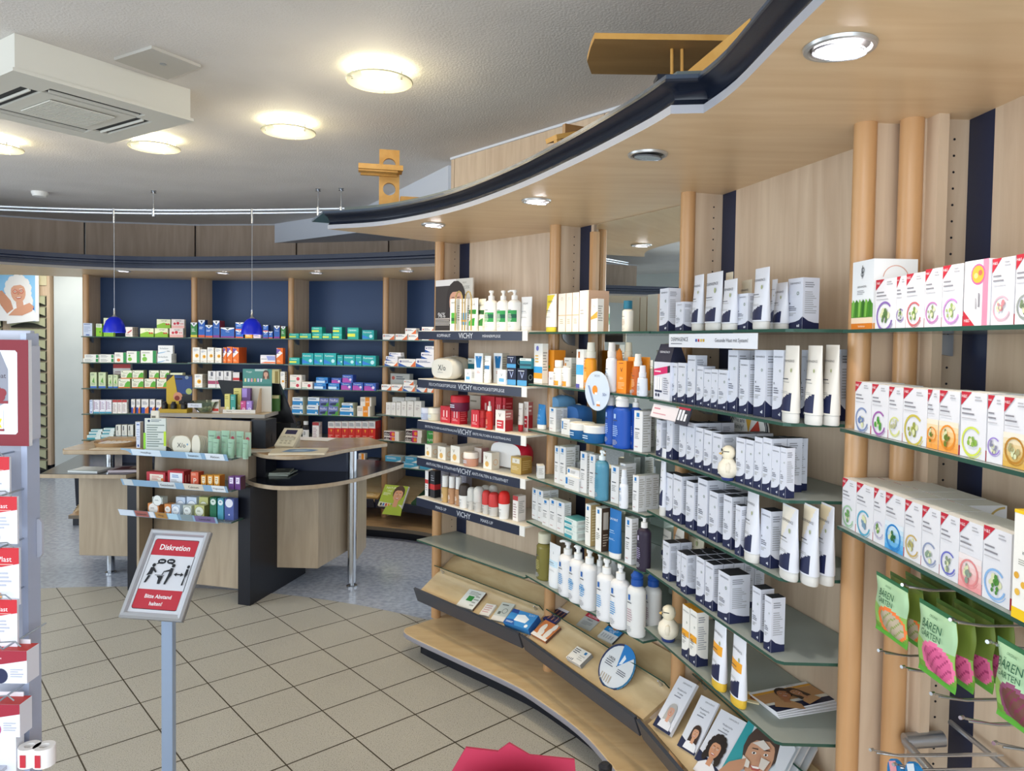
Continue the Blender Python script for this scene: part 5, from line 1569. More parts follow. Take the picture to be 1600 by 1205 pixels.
def mk_bottle(body='#ecebe6', capc='#f0efec', kind='pump', blue='#1f78bd', label=None, neck=0.72, prints='#6a9ac8', big=None, sy=0.8, bodymat=None, spout=1):
    """kind: pump, spray, flip, cap, dropper"""
    def f(w, h):
        r = w / 2
        hb = h * neck
        n = 24
        bm = bodymat or body
        m = MB()
        R = 14
        prof = [(r * 0.9, 0.0), (r, r * 0.12)] + [(r, r * 0.12 + (hb * 0.9 - r * 0.12) * i / R) for i in range(1, R + 1)] + [(r * 0.8, hb * 0.955), (r * 0.4, hb)]
        if kind == 'spray':
            prof = [(r * 0.9, 0.0), (r, r * 0.12)] + [(r * (1 - 0.1 * (i / R) ** 3), r * 0.12 + (hb * 0.93 - r * 0.12) * i / R) for i in range(1, R + 1)] + [(r * 0.6, hb)]
        m.lathe(prof, bm, n, sy=sy, matfn=label)
        yo = -r * sy - 0.0012
        W2 = w * 0.62
        items = []
        if blue:
            items.append(('r', .3, .78, .52, .9, blue))
        items += [('l', .22, .70, .85, .745, 1, INK), ('l', .2, .3, .8, .6, 6, prints), ('l', .2, .08, .75, .22, 4, '#a8aab0')]
        if big:
            items.append(('t', big, .5, .5, .16, prints, .7))
        m.art(items, W2, hb * 0.92, x0=-W2 / 2, z0=0.0, off=yo)
        p = MB()
        if kind == 'pump':
            rc = r * 0.42
            p.lathe([(rc, hb), (rc, hb + (h - hb) * 0.42), (rc * 0.5, hb + (h - hb) * 0.46), (rc * 0.45, hb + (h - hb) * 0.72)], capc, 16)
            zt = hb + (h - hb) * 0.72
            p.lathe([(rc * 0.7, zt), (rc * 0.75, h - 0.002), (rc * 0.5, h)], capc, 14)
            p.tube([(0, 0, h - 0.004), (spout * r * 0.75 * 0.8, -r * 0.25, h - 0.004), (spout * r * 0.95, -r * .3, h - 0.009)], rc * 0.3, capc, 8)
            pn = 'pump_head'
        elif kind == 'spray':
            rc = r * 0.62
            p.lathe([(rc, hb), (rc, hb + (h - hb) * 0.4), (rc * 0.85, hb + (h - hb) * 0.42), (rc * 0.75, h * 0.995), (rc * 0.5, h)], capc, 18)
            pn = 'spray_cap'
        elif kind == 'flip':
            rc = r * 0.58
            p.lathe([(rc, hb), (rc, hb + (h - hb) * 0.45)], capc, 18)
            z1 = hb + (h - hb) * 0.45
            p.lathe([(rc * 0.9, z1), (rc * 1.05, z1 + (h - z1) * 0.4), (rc * 0.5, h)], capc, 18)
            pn = 'flip_cap'
        elif kind == 'dropper':
            rc = r * 0.5
            p.lathe([(rc, hb), (rc, hb + (h - hb) * 0.5), (rc * 0.45, hb + (h - hb) * 0.52), (rc * 0.5, h * 0.98), (rc * 0.2, h)], capc, 14)
            pn = 'dropper_cap'
        else:
            rc = r * 0.7
            p.lathe([(rc, hb), (rc, h * 0.99), (rc * 0.9, h)], capc, 18)
            pn = 'cap'
        return m, [(pn, p)]
    return f


def mk_jar(body='#155f9e', lid='#eceae4', split=0.55):
    def f(w, h):
        r = w / 2
        m = MB()
        m.lathe([(r * 0.9, 0), (r, h * 0.1), (r, h * split), (r * 0.95, h * (split + 0.02))], body, 28)
        m.art([('l', .2, .2, .8, .45, 2, '#cfe0f0')], w * 0.7, h, x0=-w * 0.35, off=-r - 0.0006)
        l = MB()
        l.lathe([(r * 1.02, h * (split + 0.021)), (r * 1.02, h * 0.94), (r * 0.95, h)], lid, 28)
        return m, [('lid', l)]
    return f


def mk_rollon(body='#efefec', cap='#c8202c', split=0.52):
    def f(w, h):
        r = w / 2
        m = MB()
        m.lathe([(r * 0.8, 0), (r * 0.82, h * 0.05), (r * 0.98, h * split * 0.9), (r, h * split)], body, 22)
        m.art([('t', 'VICHY', .5, .35, .07, INK, .6), ('l', .25, .1, .75, .26, 3, GREYT)], w * 0.7, h, x0=-w * 0.35, off=-r - 0.0008)
        l = MB()
        l.lathe([(r * 1.0, h * (split + 0.005)), (r * 1.0, h * 0.8), (r * 0.85, h * 0.93), (r * 0.5, h * 0.99), (0.001, h)], cap, 22)
        return m, [('cap', l)]
    return f



# ------------------------------------------------------------------ goods: back bays
X = dict
K = 'medicine_carton'
r_ = 'on top shelf by the passage'
row(B0, ZBS[0][0], r_, [('paleblue', 130, 144, 505), ('lime', 150, 159, 506), ('green', 162, 177, 497), ('palered', 196, 207, 511, X(n=2)), ('green', 219, 240, 513), ('green', 242, 262, 513), ('pink', 265, 286, 513, X(dep=.1)),
                    ('green', 245, 266, 499, X(on=5)), ('pink', 268, 288, 499, X(on=6))], name=K)
r_ = 'on second shelf by the passage'
row(B0, ZBS[0][1], r_, [('whitegreenflat', 130, 154, 560), ('whitegreenflat', 155, 178, 560), ('whitegreenflat', 132, 154, 554, X(on=0)), ('whitegreenflat', 155, 178, 554, X(on=1)), ('whiteorange', 179, 197, 551), ('whitegreen', 198, 218, 549), ('whitegreen', 220, 244, 548), ('whiteblue', 246, 268, 553, X(n=2)), ('whiteblue', 247, 270, 540, X(on=7))], name=K)
r_ = 'on third shelf by the passage'
row(B0, ZBS[0][2], r_, [('herbtall', 141, 151, 582), ('herbtall', 154, 165, 582), ('herbtall', 169, 176, 586), ('herbtall', 177, 184, 586), ('herb', 185, 203, 592), ('herb', 206, 224, 592), ('herb', 226, 243, 592), ('herb', 245, 264, 592),
                    ('herb', 189, 206, 579, X(on=4)), ('herb', 207, 224, 579, X(on=5, n=1)), ('herb', 233, 248, 579, X(on=6)), ('herb', 250, 264, 579, X(on=7)), ('whitered', 177, 204, 569, X(d=-.02)), ('green', 266, 285, 583, X(dep=.1))], name=K)
r_ = 'on fourth shelf by the passage'
row(B0, ZBS[0][3], r_, [('paleblue', 140, 145, 625)] + [('whitepurple', 146 + i * 9.6, 155 + i * 9.6, 625) for i in range(3)] + [('whitered', 176 + i * 7.6, 183 + i * 7.6, 625) for i in range(3)] + [('boxblueor', 205, 211, 624), ('boxblueor', 213, 219, 624), ('boxblueor', 221, 232, 624), ('boxblueor', 234, 242, 624), ('boxblueor', 244, 252, 625)], name=K)
r_ = 'on fifth shelf by the passage'
row(B0, ZBS[0][4], r_, [('flatteal', 136, 157, 680), ('flatteal', 158, 177, 679), ('flatteal', 139, 158, 675, X(on=0)), ('flatteal', 160, 178, 674, X(on=1)), ('flatteal', 142, 160, 671, X(on=2)), ('flatteal', 162, 179, 669, X(on=3)),
                    ('tealfoot', 181, 189, 664), ('tealfoot', 190.5, 198.5, 664), ('tealfoot', 200, 208, 664), ('whiteplain', 211.5, 221, 659)], name=K)
row(B0, ZBS[0][5], 'on lowest shelf by the passage', [('whiteplain', 140, 149, 713), ('gold', 153, 161, 714)], name=K)

r_ = 'on top shelf behind the monitor'
row(B1, ZBS[1][0], r_, [('wickg', 298, 308, 504), ('wick', 310, 320, 500), ('wick', 321, 332, 508), ('wickp', 333, 343, 501, X(n=2, dep=.03)), ('wickp', 345, 366, 512), ('wick', 368, 380, 516), ('wick', 368, 381, 504, X(on=5)), ('orangebox', 383, 394, 521), ('pinkbox', 396, 407, 521),
                    ('wickp', 411, 419, 518), ('wick', 420, 426, 518), ('wick', 411, 419, 508, X(on=9)), ('wickp', 428, 437, 509), ('wickg', 439, 446, 510)], name=K)
r_ = 'on second shelf behind the monitor'
row(B1, ZBS[1][1], r_, [('sun', 301, 312, 543), ('sun', 313, 323, 546), ('sun', 324, 334, 543), ('sun', 336, 346, 544), ('orange', 349, 354, 543), ('orange', 355, 363, 542), ('orange', 364, 373, 543, X(n=2)), ('orangewide', 407, 430, 555), ('orange', 432, 442, 544)], name=K)
r_ = 'on third shelf behind the monitor'
row(B1, ZBS[1][2], r_, [('sun', 304, 316, 585, X(n=1)), ('greycos', 325, 337, 580), ('greycos', 338, 349, 580), ('greycos', 350, 361, 580), ('whiteblack', 364, 374, 582), ('khaki', 410, 436, 577), ('sun', 438, 445, 581)], name=K)
row(B1, ZBS[1][4], 'on fifth shelf behind the monitor', [('acc', 411, 422, 661), ('acc', 423, 434, 661), ('acc', 435, 446, 661)], name=K)
r_ = 'on top shelf of teal bay'
row(B2, ZBS[2][0], r_, [('teal', 452, 467, 521), ('teal', 468.5, 486, 521), ('teal', 488, 503, 521), ('teal', 504, 518, 521), ('teal', 519.5, 534, 521), ('teal', 487, 503, 511, X(on=2)), ('teal', 520, 534, 511, X(on=4)), ('teal', 543, 560, 512), ('teal2', 566, 584, 516)], name=K, dep=.07)
r_ = 'on second shelf of teal bay'
row(B2, ZBS[2][1], r_, [('teal', 452, 468, 559), ('teal2', 472, 489.5, 552), ('teal2', 491, 505, 552), ('teal2', 506, 525, 552), ('teal2', 527, 535.5, 555), ('teal2', 537, 554.5, 555), ('teal2', 555.5, 565, 555), ('teal2', 566, 587, 556)], name=K, dep=.07)
r_ = 'on third shelf of teal bay'
row(B2, ZBS[2][2], r_, [('reddot', 453, 470, 597), ('reddot', 471.5, 488, 597), ('reddot', 453, 471, 586, X(on=0)), ('blue', 491, 509, 599), ('blue', 513, 530, 599), ('purple', 533, 549.5, 598), ('purple', 551, 567, 598), ('purple', 569, 587, 599),
                    ('blue', 494, 512, 590, X(on=3)), ('purple', 518, 533, 591, X(on=4)), ('purple', 535, 551, 586, X(on=5))], name=K, dep=.07)
r_ = 'on fourth shelf of teal bay'
row(B2, ZBS[2][3], r_, [('neo', 456, 473, 634), ('neo', 479.5, 497, 634), ('ibu', 499, 511.5, 635), ('ibu', 512.5, 528, 635), ('neo', 531, 552, 638), ('orangewhite', 558, 578, 635),
                    ('neo', 457, 473, 621, X(on=0)), ('neo', 481, 499, 621, X(on=1)), ('ibu', 500, 513, 622, X(on=2)), ('ibu', 514, 529, 622, X(on=3)), ('neo', 534, 551, 630, X(on=4)), ('orangewhite', 563, 580, 621, X(on=5))], name=K, dep=.10)
r_ = 'on fifth shelf of teal bay'
row(B2, ZBS[2][4], r_, [('whitered', 488, 498, 660)] + [('redpile', 512.5 + i * 10.6, 522.6 + i * 10.6, 659 - i * .1, X(n=1 if i > 4 else 0)) for i in range(7)], name=K, dep=.06)
for x0, x1, lb in ((463, 471, 'small dark medicine bottle with a black cap beside the monitor'), (473, 483, 'dark medicine bottle with white cap and white label')):
    place(B2, ZBS[2][4], '', '', x0, x1, 658, mk_bottle('#1d1a1c', '#e8e6e2' if x0 > 465 else '#1c1c20', 'cap', None, prints='#2a2a2a', neck=.8, label=label_fn('#e6e4e0', .25, .75, .08, .68)), 'medicine_bottle', 'bottle', group='medicine bottles beside the red cartons', lab=lb)
row(B2, ZBS[2][5], 'on lowest shelf of teal bay', [('orangewhite', 560, 570, 709), ('black', 571, 590, 724), ('black', 573, 592, 716, X(on=1))], name=K)
r_ = 'on top shelf of corner bay'
row(B3, ZBS[3][0], r_, [('volt', 598, 616, 522), ('volt', 618, 636, 522), ('volt', 638, 655, 522), ('volt', 659, 678, 522), ('volt', 633, 650, 513, X(on=1)), ('volt', 659, 677, 511, X(on=3))], name=K)
r_ = 'on second shelf of corner bay'
row(B3, ZBS[3][1], r_, [('volto', 601, 621, 564), ('volto', 623, 649, 561), ('voltb', 650, 678, 561), ('voltb', 603, 621, 557, X(on=0, n=1)), ('voltb', 608, 626, 551, X(on=3)), ('voltb', 658, 679, 551, X(on=2)), ('voltb', 664, 682, 541, X(on=5))], name=K)
r_ = 'on third shelf of corner bay'
row(B3, ZBS[3][2], r_, [('volt', 596, 611, 601), ('volt', 612, 628, 601), ('volto', 630, 648, 602), ('volto', 651, 667, 602), ('volt', 668, 678, 603), ('volt', 631, 646, 594, X(on=2)), ('greybox', 610, 640, 584, X(d=-.02))], name=K)
r_ = 'on fourth shelf of corner bay'
row(B3, ZBS[3][3], r_, [('whiteplain', 603, 610.5, 629), ('whiteplain', 611, 618, 629), ('whiteplain', 619, 626, 629), ('whiteplain', 627, 635, 627), ('whiteplain', 636, 646, 627), ('whiteplain', 647, 658, 627), ('whiteplain', 613, 632, 621, X(d=0.0)), ('whiteplain', 633, 650, 621, X(d=0.0))], name=K)
r_ = 'on fifth shelf of corner bay'
row(B3, ZBS[3][4], r_, [('doc', 600, 623, 683), ('doc', 600, 623, 674, X(on=0)), ('doc', 633, 658, 683), ('doc', 634, 659, 672, X(on=2)), ('kytta', 667, 680, 682), ('kytta', 667, 680, 674, X(on=4))], name=K, dep=.09)
r_ = 'on lowest shelf of corner bay'
row(B3, ZBS[3][5], r_, [('flatblue', 602, 626, 723), ('flatblue', 602, 626, 713, X(on=0)), ('flatblue', 629, 654, 723), ('flatblue', 656, 680, 724), ('flatblue', 633, 652, 714, X(on=2))], name=K, dep=.09)


def on_plane(P, n, x, y):
    o = Vector((0, 0, EYE))
    v = ray(x, y)
    t = (P - o).dot(n) / v.dot(n)
    return o + v * t


def lay(P, n, A, Bq, T, thick, base, art, name, label, cat, group=None, lift=0.0, extra=None, spine=None, steep=False):
    """lay a flat rectangle on the plane through P with normal n; A, Bq, T sighted near-end corners and far-end corner"""
    P0 = P + n * (thick + lift)
    a, b, t = (on_plane(P0, n, *q) for q in (A, Bq, T))
    if steep:   # leaning up steeper than the tray
        o_, v_ = Vector((0, 0, EYE)), ray(*T)
        e_ = b - a
        t = o_ + v_ * ((a - o_).dot(e_) / v_.dot(e_))
    ex = (b - a); w = ex.length; ex.normalize()
    ey = t - a
    ey = ey - ex * ey.dot(ex); h = ey.length; ey.normalize()
    m = MB()
    m.box(0, w, 0, thick, 0, h, base, side=spine or base)
    m.art(art, w, h)
    if extra:
        extra(m, w, h)
    o = m.build(name)
    nn = ex.cross(ey)
    # local x -> ex, local z -> ey, local -y -> up
    M = Matrix((ex, -nn, ey)).transposed().to_4x4()
    M.translation = a
    o.matrix_world = M
    tag(o, label, cat, group)
    return o


def tray_plane(B):
    return TR[B][0], TR[B][3]


# lime magazine and green box in the corner tray
P, n_ = tray_plane(B3)
lay(P, n_, (590, 790), (627, 794), (602, 757), 0.02, '#f0ede6', [('r', 0, 0, 1, 1, '#a8bf3c'), ('p', [(0, 0), (1, 0), (1, .12), (0, .2)], '#d8dcc0'), ('t', 'NATUR', .32, .86, .1, '#f2f4e0', .5), ('t', 'UND', .3, .72, .08, '#f2f4e0', .4), ('l', .06, .5, .4, .64, 3, '#e8ecc8')] + [('r', .08 + .11 * i, .02, .15 + .11 * i, .14, c) for i, c in enumerate(('#2a2a2a', '#3a6ac0', '#c0302a', '#e0a020', '#2a2a2a', '#b02a2a', '#c06a20'))],
    'magazine', 'lime green magazine with a smiling man in the corner tray', 'magazine', extra=lambda m, w, h: portrait(m, w, h, .70, .55, .26, '#d8a07a', '#4a3020', '#a8bf3c', long_=False, off=-0.002), lift=.001, steep=True)
lay(P, n_, (642, 786), (676, 790), (655, 750), 0.05, '#23462c', [('l', .2, .5, .8, .7, 2, '#6a8a6a')], 'gift_box', 'dark green box lying beside the lime green magazine', 'box', lift=.001)
P, n_ = tray_plane(B2)
lay(P, n_, (563, 776), (590, 778), (566, 768), 0.02, '#c9a66a', [('l', .1, .2, .9, .8, 3, '#e6d8b8')], 'leaflet_stack', 'small tan leaflet stack in the back tray by the counter pole', 'leaflets', lift=.001)

# ------------------------------------------------------------------ goods: navy-edged shelves
r_ = 'on top navy-edged shelf'
row(b1, Z1[0], r_, [('vgreen', 703, 713, 467), ('vsky', 718, 729, 467)], d=.105, name='shampoo_carton')
m = MB()
B = b1
u0, _ = B.U(680, .03, Z1[0]); u1, _ = B.U(712, .03, Z1[0]); u2, _ = B.U(738, .03, Z1[0])
_, zt = B.hit(700, 437, .03)
w_, h_ = u1 - u0, zt - Z1[0] - .001
W2 = u2 - u0
m.box(0, w_, 0, 0.004, 0, h_, '#3a302c')
m.art([('r', 0, .88, 1, 1, '#e8e2de')], w_, h_)
portrait(m, w_, h_, 1.0, .56, .42, '#dba184', '#2e211d', '#3a302c', off=-.001)
m.art([('t', '96%', .36, .31, .1, '#f2eeea', .5), ('r', .05, .22, .75, .25, '#b8aca4'), ('l', .05, .1, .95, .21, 4, '#d8d0c8')], w_, h_, off=-.006)
m.box(w_, W2, 0, 0.008, 0, h_, '#cfc9be')
m.art([('t', 'VICHY', .5, .92, .03, '#8a8478', .6), ('t', 'DERCOS', .5, .83, .055, '#6f6a60', .82), ('r', .45, .6, .6, .7, '#5a554c'), ('l', .3, .4, .7, .44, 1, '#8a8478')], W2 - w_, h_, x0=w_, off=0)
o = m.build('display_card'); finish(o, b1, u0, .03, Z1[0] + .001)
tag(o, 'tall display card of a dark-haired woman on the top navy-edged shelf', 'display card')
for x0, x1 in ((711, 722), (726, 736)):
    m = MB()
    u0, _ = b1.U(x0, .125, Z1[0]); u1, _ = b1.U(x1, .125, Z1[0]); _, zt = b1.hit(x0, 456, .125)
    w_, h_ = u1 - u0, zt - Z1[0]
    m.tube([(0, 0, 0), (0, 0, h_ * .75)] + [(w_ / 2 - w_ / 2 * math.cos(a * math.pi / 6), 0, h_ * .75 + h_ * .25 * math.sin(a * math.pi / 6)) for a in range(1, 6)] + [(w_, 0, h_ * .75), (w_, 0, 0)], 0.0035, '#a8925a', 8)
    o = m.build('shelf_divider'); finish(o, b1, u0, .125, Z1[0] + .001)
    tag(o, 'thin gold arch divider before the ' + ('green-blocked' if x0 < 720 else 'blue-blocked') + ' shampoo carton', 'divider', 'gold arch dividers')
gl = label_fn('#2f9a4e', .36, .66, .27, .62, extra=(('#0f5a44', .36, .66, .40, .52),))
lgn = mk_tube('#f0efe9', '#efeee8', None, '#4fae3a', 'VICHY')
place(b1, Z1[0], r_, 'white and green squeeze tube', 733, 747, 466, mk_tube('#f0efe9', '#efeee8', '#3fae3a', '#2f8f30', 'VICHY'), 'cosmetic_tube', 'tube', d=.095)
place(b1, Z1[0], r_, 'dark green banded squeeze tube', 748, 759, 467, mk_tube('#e9e8d8', '#e6e4d8', '#2f7a2e', '#1f5a24', 'VICHY'), 'cosmetic_tube', 'tube', d=.07)
for x0, x1, yt, sp in ((759, 776, 454, -.1), (778, 794, 454, -.1), (795, 812, 453, -1)):
    place(b1, Z1[0], r_, 'white shampoo bottle with green label', x0, x1, yt, mk_bottle('#f0efea', '#f2f1ee', 'pump', None, gl, .76, '#cfe6d0', spout=sp), 'pump_bottle', 'bottle', d=.09)
place(b1, Z1[0], r_, 'plain white squeeze tube', 814, 831, 464, mk_tube('#ecebe9', '#ecebe9', None, None, 'VICHY'), 'cosmetic_tube', 'tube', d=.07)


def mk_pouch(body, mid=None, txt=None, ink='#2a2c30'):
    def f(w, h):
        m = MB()
        n = 28
        vs, fs = [], []
        R = 7
        t = h * 0.62
        for j in range(R + 1):
            v = j / R
            s = 0.86 + 0.14 * math.sin(math.pi * v)
            y = -t / 2 + t * v
            for k in range(n):
                a = 2 * math.pi * k / n
                cx = math.copysign(abs(math.cos(a)) ** 0.55, math.cos(a)) * w / 2 * s
                cz = h / 2 + math.copysign(abs(math.sin(a)) ** 0.75, math.sin(a)) * h / 2 * (s if j not in (0, R) else s)
                vs.append((cx, y, cz))
        for j in range(R):
            for k in range(n):
                fs.append((j * n + k, j * n + (k + 1) % n, (j + 1) * n + (k + 1) % n, (j + 1) * n + k))
        fs.append(tuple(range(n - 1, -1, -1)))
        fs.append(tuple(R * n + k for k in range(n)))

        def col(i):
            if mid and i < R * n:
                k = i % n
                if abs(math.cos(2 * math.pi * (k + .5) / n)) < 0.30:
                    return mid
            if mid and i == R * n:
                return mid
            return body
        m.add(vs, fs, col, True)
        if txt:
            m.art([('t', txt, .5, .55, .26, ink, .6), ('l', .3, .3, .7, .36, 1, GREYT)], w * .9, h, x0=-w * .45, off=-t / 2 - .0006)
        z = MB()
        z.tube([(math.cos(a) * w * .46, 0, h / 2 + math.sin(a) * h * .51) for a in [math.pi * q / 10 for q in range(11)]], 0.0022, '#bfb9ae', 6)
        return m, [('zip', z)]
    return f


r_ = 'on second navy-edged shelf'
place(b1, Z1[1], r_, '', 690, 731, 557, mk_pouch('#d8d0bd'), 'toilet_bag', 'bag', d=-.01, lab='cream toilet bag half hidden behind the white one', group='toilet bags')
place(b1, Z1[1], r_, '', 679, 719, 559, mk_pouch('#d6d4cb', None, 'X/o'), 'toilet_bag', 'bag', d=.08, lab='rounded off-white toilet bag with black lettering on second navy-edged shelf', group='toilet bags')
row(b1, Z1[1], r_, [('vteal', 731, 742, 560, X(d=.0)), ('vsmall', 726, 736, 577, X(d=.12)), ('vblue', 741, 754, 552, X(d=.10)), ('vblue', 771, 784, 552, X(d=.06)), ('vsmall', 777, 790, 578, X(d=.12)), ('vnavy', 792, 806, 575, X(d=.11)), ('vnavy', 792, 806, 556, X(on=5)), ('vnavy', 808, 823, 576, X(d=.11)), ('vteal', 812, 830, 560, X(on=7))], name='cosmetics_carton', dep=.045)
place(b1, Z1[1], r_, 'small white and blue tube', 757, 767, 556, mk_tube('#eef0f0', '#ecebe8', None, '#2a7ab8', 'VICHY'), 'cosmetic_tube', 'tube', d=.10)
r_ = 'on third navy-edged shelf'
place(b1, Z1[2], r_, 'pale lilac glass jar', 661, 672, 637, mk_jar('#a9b2cc', '#c9cfe0'), 'cream_jar', 'jar', d=.10)
place(b1, Z1[2], r_, 'cream-coloured glass jar', 673, 688, 637, mk_jar('#d8d4c0', '#e6e2d2'), 'cream_jar', 'jar', d=.08)
row(b1, Z1[2], r_, [('vred', 688, 703, 635, X(d=.11)), ('vred', 705, 718, 635, X(d=.11)), ('vbeige', 731, 750, 618, X(d=-.03)), ('vred', 751, 772, 619, X(d=-.01, dep=.06)), ('vred', 774, 783, 621, X(d=.0)), ('vred', 785, 789, 622, X(d=.0)), ('vred', 736, 748, 641, X(d=.12)), ('vredw', 774, 789, 641, X(d=.12, dep=.05)), ('vredw', 818, 825, 628, X(d=.03, dep=.03))], name='cosmetics_carton', dep=.05)
place(b1, Z1[2], r_, '', 709, 729, 618, mk_jar('#6a2040', '#c51f2e'), 'cream_jar', 'jar', d=.085, lab='red cream jar standing on the small red cartons', group='red jars', zoff=.066)
place(b1, Z1[2], r_, 'small red glass jar', 749, 759, 641, mk_jar('#b01a28', '#c9302e'), 'cream_jar', 'jar', d=.09)
place(b1, Z1[2], r_, 'red serum dropper bottle', 760, 769, 627, mk_bottle('#c8281e', '#efe9e4', 'dropper', None, prints='#f0b090', neck=.66), 'dropper_bottle', 'bottle', d=.12)
place(b1, Z1[2], r_, 'white tube with red cap', 810, 817, 630, mk_tube('#f0e9e0', '#c81f2c', None, None, 'VICHY', caph=.24), 'cosmetic_tube', 'tube', d=.05)
r_ = 'on fourth navy-edged shelf'
row(b1, Z1[3], r_, [('vgold', 664, 674, 695, X(n=1)), ('vgold', 684, 696, 698, X(n=0)), ('vgold', 704, 718, 697, X(n=2)), ('vpeach', 741, 752, 700, X(d=.02)), ('vgold', 755, 768, 707), ('gold', 798, 814, 714, X(d=.09, dep=.07))], d=.11, name='cosmetics_carton', dep=.05)
place(b1, Z1[3], r_, 'rosy cream jar with white lid', 728, 744, 706, mk_jar('#d09880', '#efe6dc'), 'cream_jar', 'jar', d=.11)
place(b1, Z1[3], r_, '', 771, 829, 688, mk_pouch('#c41030', '#ecebe9', None), 'toilet_bag', 'bag', d=.0, lab='glossy red and white toilet bag on the fourth navy-edged shelf', group='toilet bags')
r_ = 'on fifth navy-edged shelf'
row(b1, Z1[4], r_, [('whiteblack', 664, 669, 736), ('black', 672, 679, 736), ('greymk', 688, 701, 737, X(d=.0)), ('greymk', 703, 716, 738, X(d=.0)), ('greymk', 718, 728, 740, X(d=.0)), ('whitered', 801, 809, 775, X(d=.11, dep=.05))], d=.10, name='cosmetics_carton', dep=.04)
for i, (x0, x1, yt, cc) in enumerate(((691, 700, 743, '#c8a468'), (701.5, 710.5, 744, '#b98c66'), (712, 720.5, 745, '#b88a62'))):
    place(b1, Z1[4], r_, 'make-up bottle with white cap', x0, x1, yt, mk_bottle(cc, '#efeeea', 'cap', None, prints='#efe6da', neck=.58), 'makeup_bottle', 'bottle', d=.11)
place(b1, Z1[4], r_, 'white stick with dark brown cap', 719.5, 732, 755, mk_rollon('#f0efec', '#3a302a'), 'roll_on_stick', 'deodorant', d=.115)
for i, (x0, x1, yt, cc) in enumerate(((732, 741.5, 761, '#cfcfcb'), (742, 754, 760, '#cfcfcb'), (755, 765, 766, '#c83a38'), (765.5, 778, 769, '#c83a38'), (781, 794, 767, '#d2221c'))):
    if i < 4:
        place(b1, Z1[4], r_, 'deodorant stick with ' + ('clear cap' if i < 2 else 'red cap'), x0, x1, yt, mk_rollon('#d3cfc8' if i < 4 else '#f2f1ee', cc, .4), 'deodorant_stick', 'deodorant', d=.115)
    else:
        place(b1, Z1[4], r_, 'white roll-on with bright red cap', x0, x1, yt, mk_rollon('#f2f1ee', cc, .55), 'deodorant_stick', 'deodorant', d=.115)
for i, (x0, x1, yt) in enumerate(((753, 765, 758), (765, 776, 758))):
    place(b1, Z1[4], r_, 'pale capped deodorant at the back', x0, x1, yt, mk_rollon('#dcd9d2', '#dedbd2', .45), 'deodorant_stick', 'deodorant', d=.04)

# ------------------------------------------------------------------ goods: mirror bay
r_ = 'on top mirror-bay shelf'
row(b2, Z2[0], r_, [('cream', 872, 883, 459), ('cream', 884, 893, 458), ('cream', 894, 904, 457), ('creamw', 905, 919, 454, X(dep=.10)), ('whor', 923, 933, 467, X(d=.125, dep=.03))], d=.10, dep=.06, name='cosmetics_carton')
place(b2, Z2[0], r_, 'white tube with yellow flash', 854, 869, 460, mk_tube('#f0eee8', '#d8c83a', None, None, 'VICHY', '#f0d83a'), 'cosmetic_tube', 'tube', d=.105)
place(b2, Z2[0], r_, 'white bottle with petrol blue cap', 974, 987, 470, mk_bottle('#eee9e0', '#1f6f8a', 'cap', None, prints='#b8a898', neck=.74), 'lotion_bottle', 'bottle', d=.02)
r_ = 'on second mirror-bay shelf'
row(b2, Z2[1], r_, [('sunb', 834, 847, 537), ('sunkid', 847, 865, 547, X(d=.06, dep=.06)), ('lav', 857, 865, 581, X(d=.125, dep=.02)), ('sunw', 881, 892, 559, X(d=.03, dep=.05)), ('sunwb', 900, 911, 546, X(d=.10)), ('sunv', 963, 978, 564, X(d=.12))], d=.10, dep=.03, name='sun_care_carton')
for x0, x1, yt in ((867.5, 878.5, 563), (880, 890, 572)):
    place(b2, Z2[1], r_, 'small white sun-care bottle with orange block', x0, x1, yt, mk_bottle('#f2efea', '#f2efea', 'cap', None, label_fn('#f0a02a', .38, .62, .06, .3), .74 if x0 < 870 else .97, '#c8c2b8'), 'sun_care_bottle', 'bottle', d=.115)
place(b2, Z2[1], r_, 'orange sun spray with white cap', 915, 930, 535, mk_bottle('#ee9a22', '#efe9da', 'spray', None, None, .66, '#fbd890'), 'spray_bottle', 'bottle', d=.075)
place(b2, Z2[1], r_, 'tall white sun spray', 948, 962, 535, mk_bottle('#dfe4ea', '#e2e0dc', 'spray', None, label_fn('#4a9ad0', .3, .45, .55, .6), .70, '#9aa4b4'), 'spray_bottle', 'bottle', d=.12)
place(b2, Z2[1], r_, 'grey sun spray with cream cap', 974, 988, 535, mk_bottle('#cfcbc8', '#e0d8c0', 'spray', None, None, .68, '#9aa4b4'), 'spray_bottle', 'bottle', d=.055)
for x0, x1, yt in ((980, 1000, 558), (997, 1015, 558)):
    place(b2, Z2[1], r_, 'orange sun-care tube', x0, x1, yt, mk_tube('#f0961e', '#efe9df', None, None, 'V', caph=.1), 'sun_care_tube', 'tube', d=.085 if x0 < 990 else .055)
place(b2, Z2[1], r_, 'brown-orange oil spray with white cap', 989, 1003, 553, mk_bottle('#c4601c', '#efe9df', 'spray', None, None, .70, '#f3c48a'), 'spray_bottle', 'bottle', d=.125)
place(b2, Z2[1], r_, 'short white face spray', 997, 1010, 571, mk_bottle('#dde2ea', '#e8e8ea', 'spray', None, None, .62, '#8a94a4'), 'spray_bottle', 'bottle', d=.14)
# orange leaf ornament
m = MB()
pts = [(0, 0), (.006, 0), (.014, .03), (.03, .075), (.034, .11), (.026, .145), (.014, .165), (.0, .15), (-.008, .11), (-.006, .06), (-.001, .03)]
m.M = Matrix.Rotation(math.radians(90), 4, 'X')
m.prism(pts, 0, .006, '#ee8a1c')
o = m.build('leaf_ornament'); u, _ = b2.U(966, .07, Z2[1]); finish(o, b2, u, .075, Z2[1] + .001); tag(o, 'orange wooden leaf ornament between the sun sprays', 'ornament')
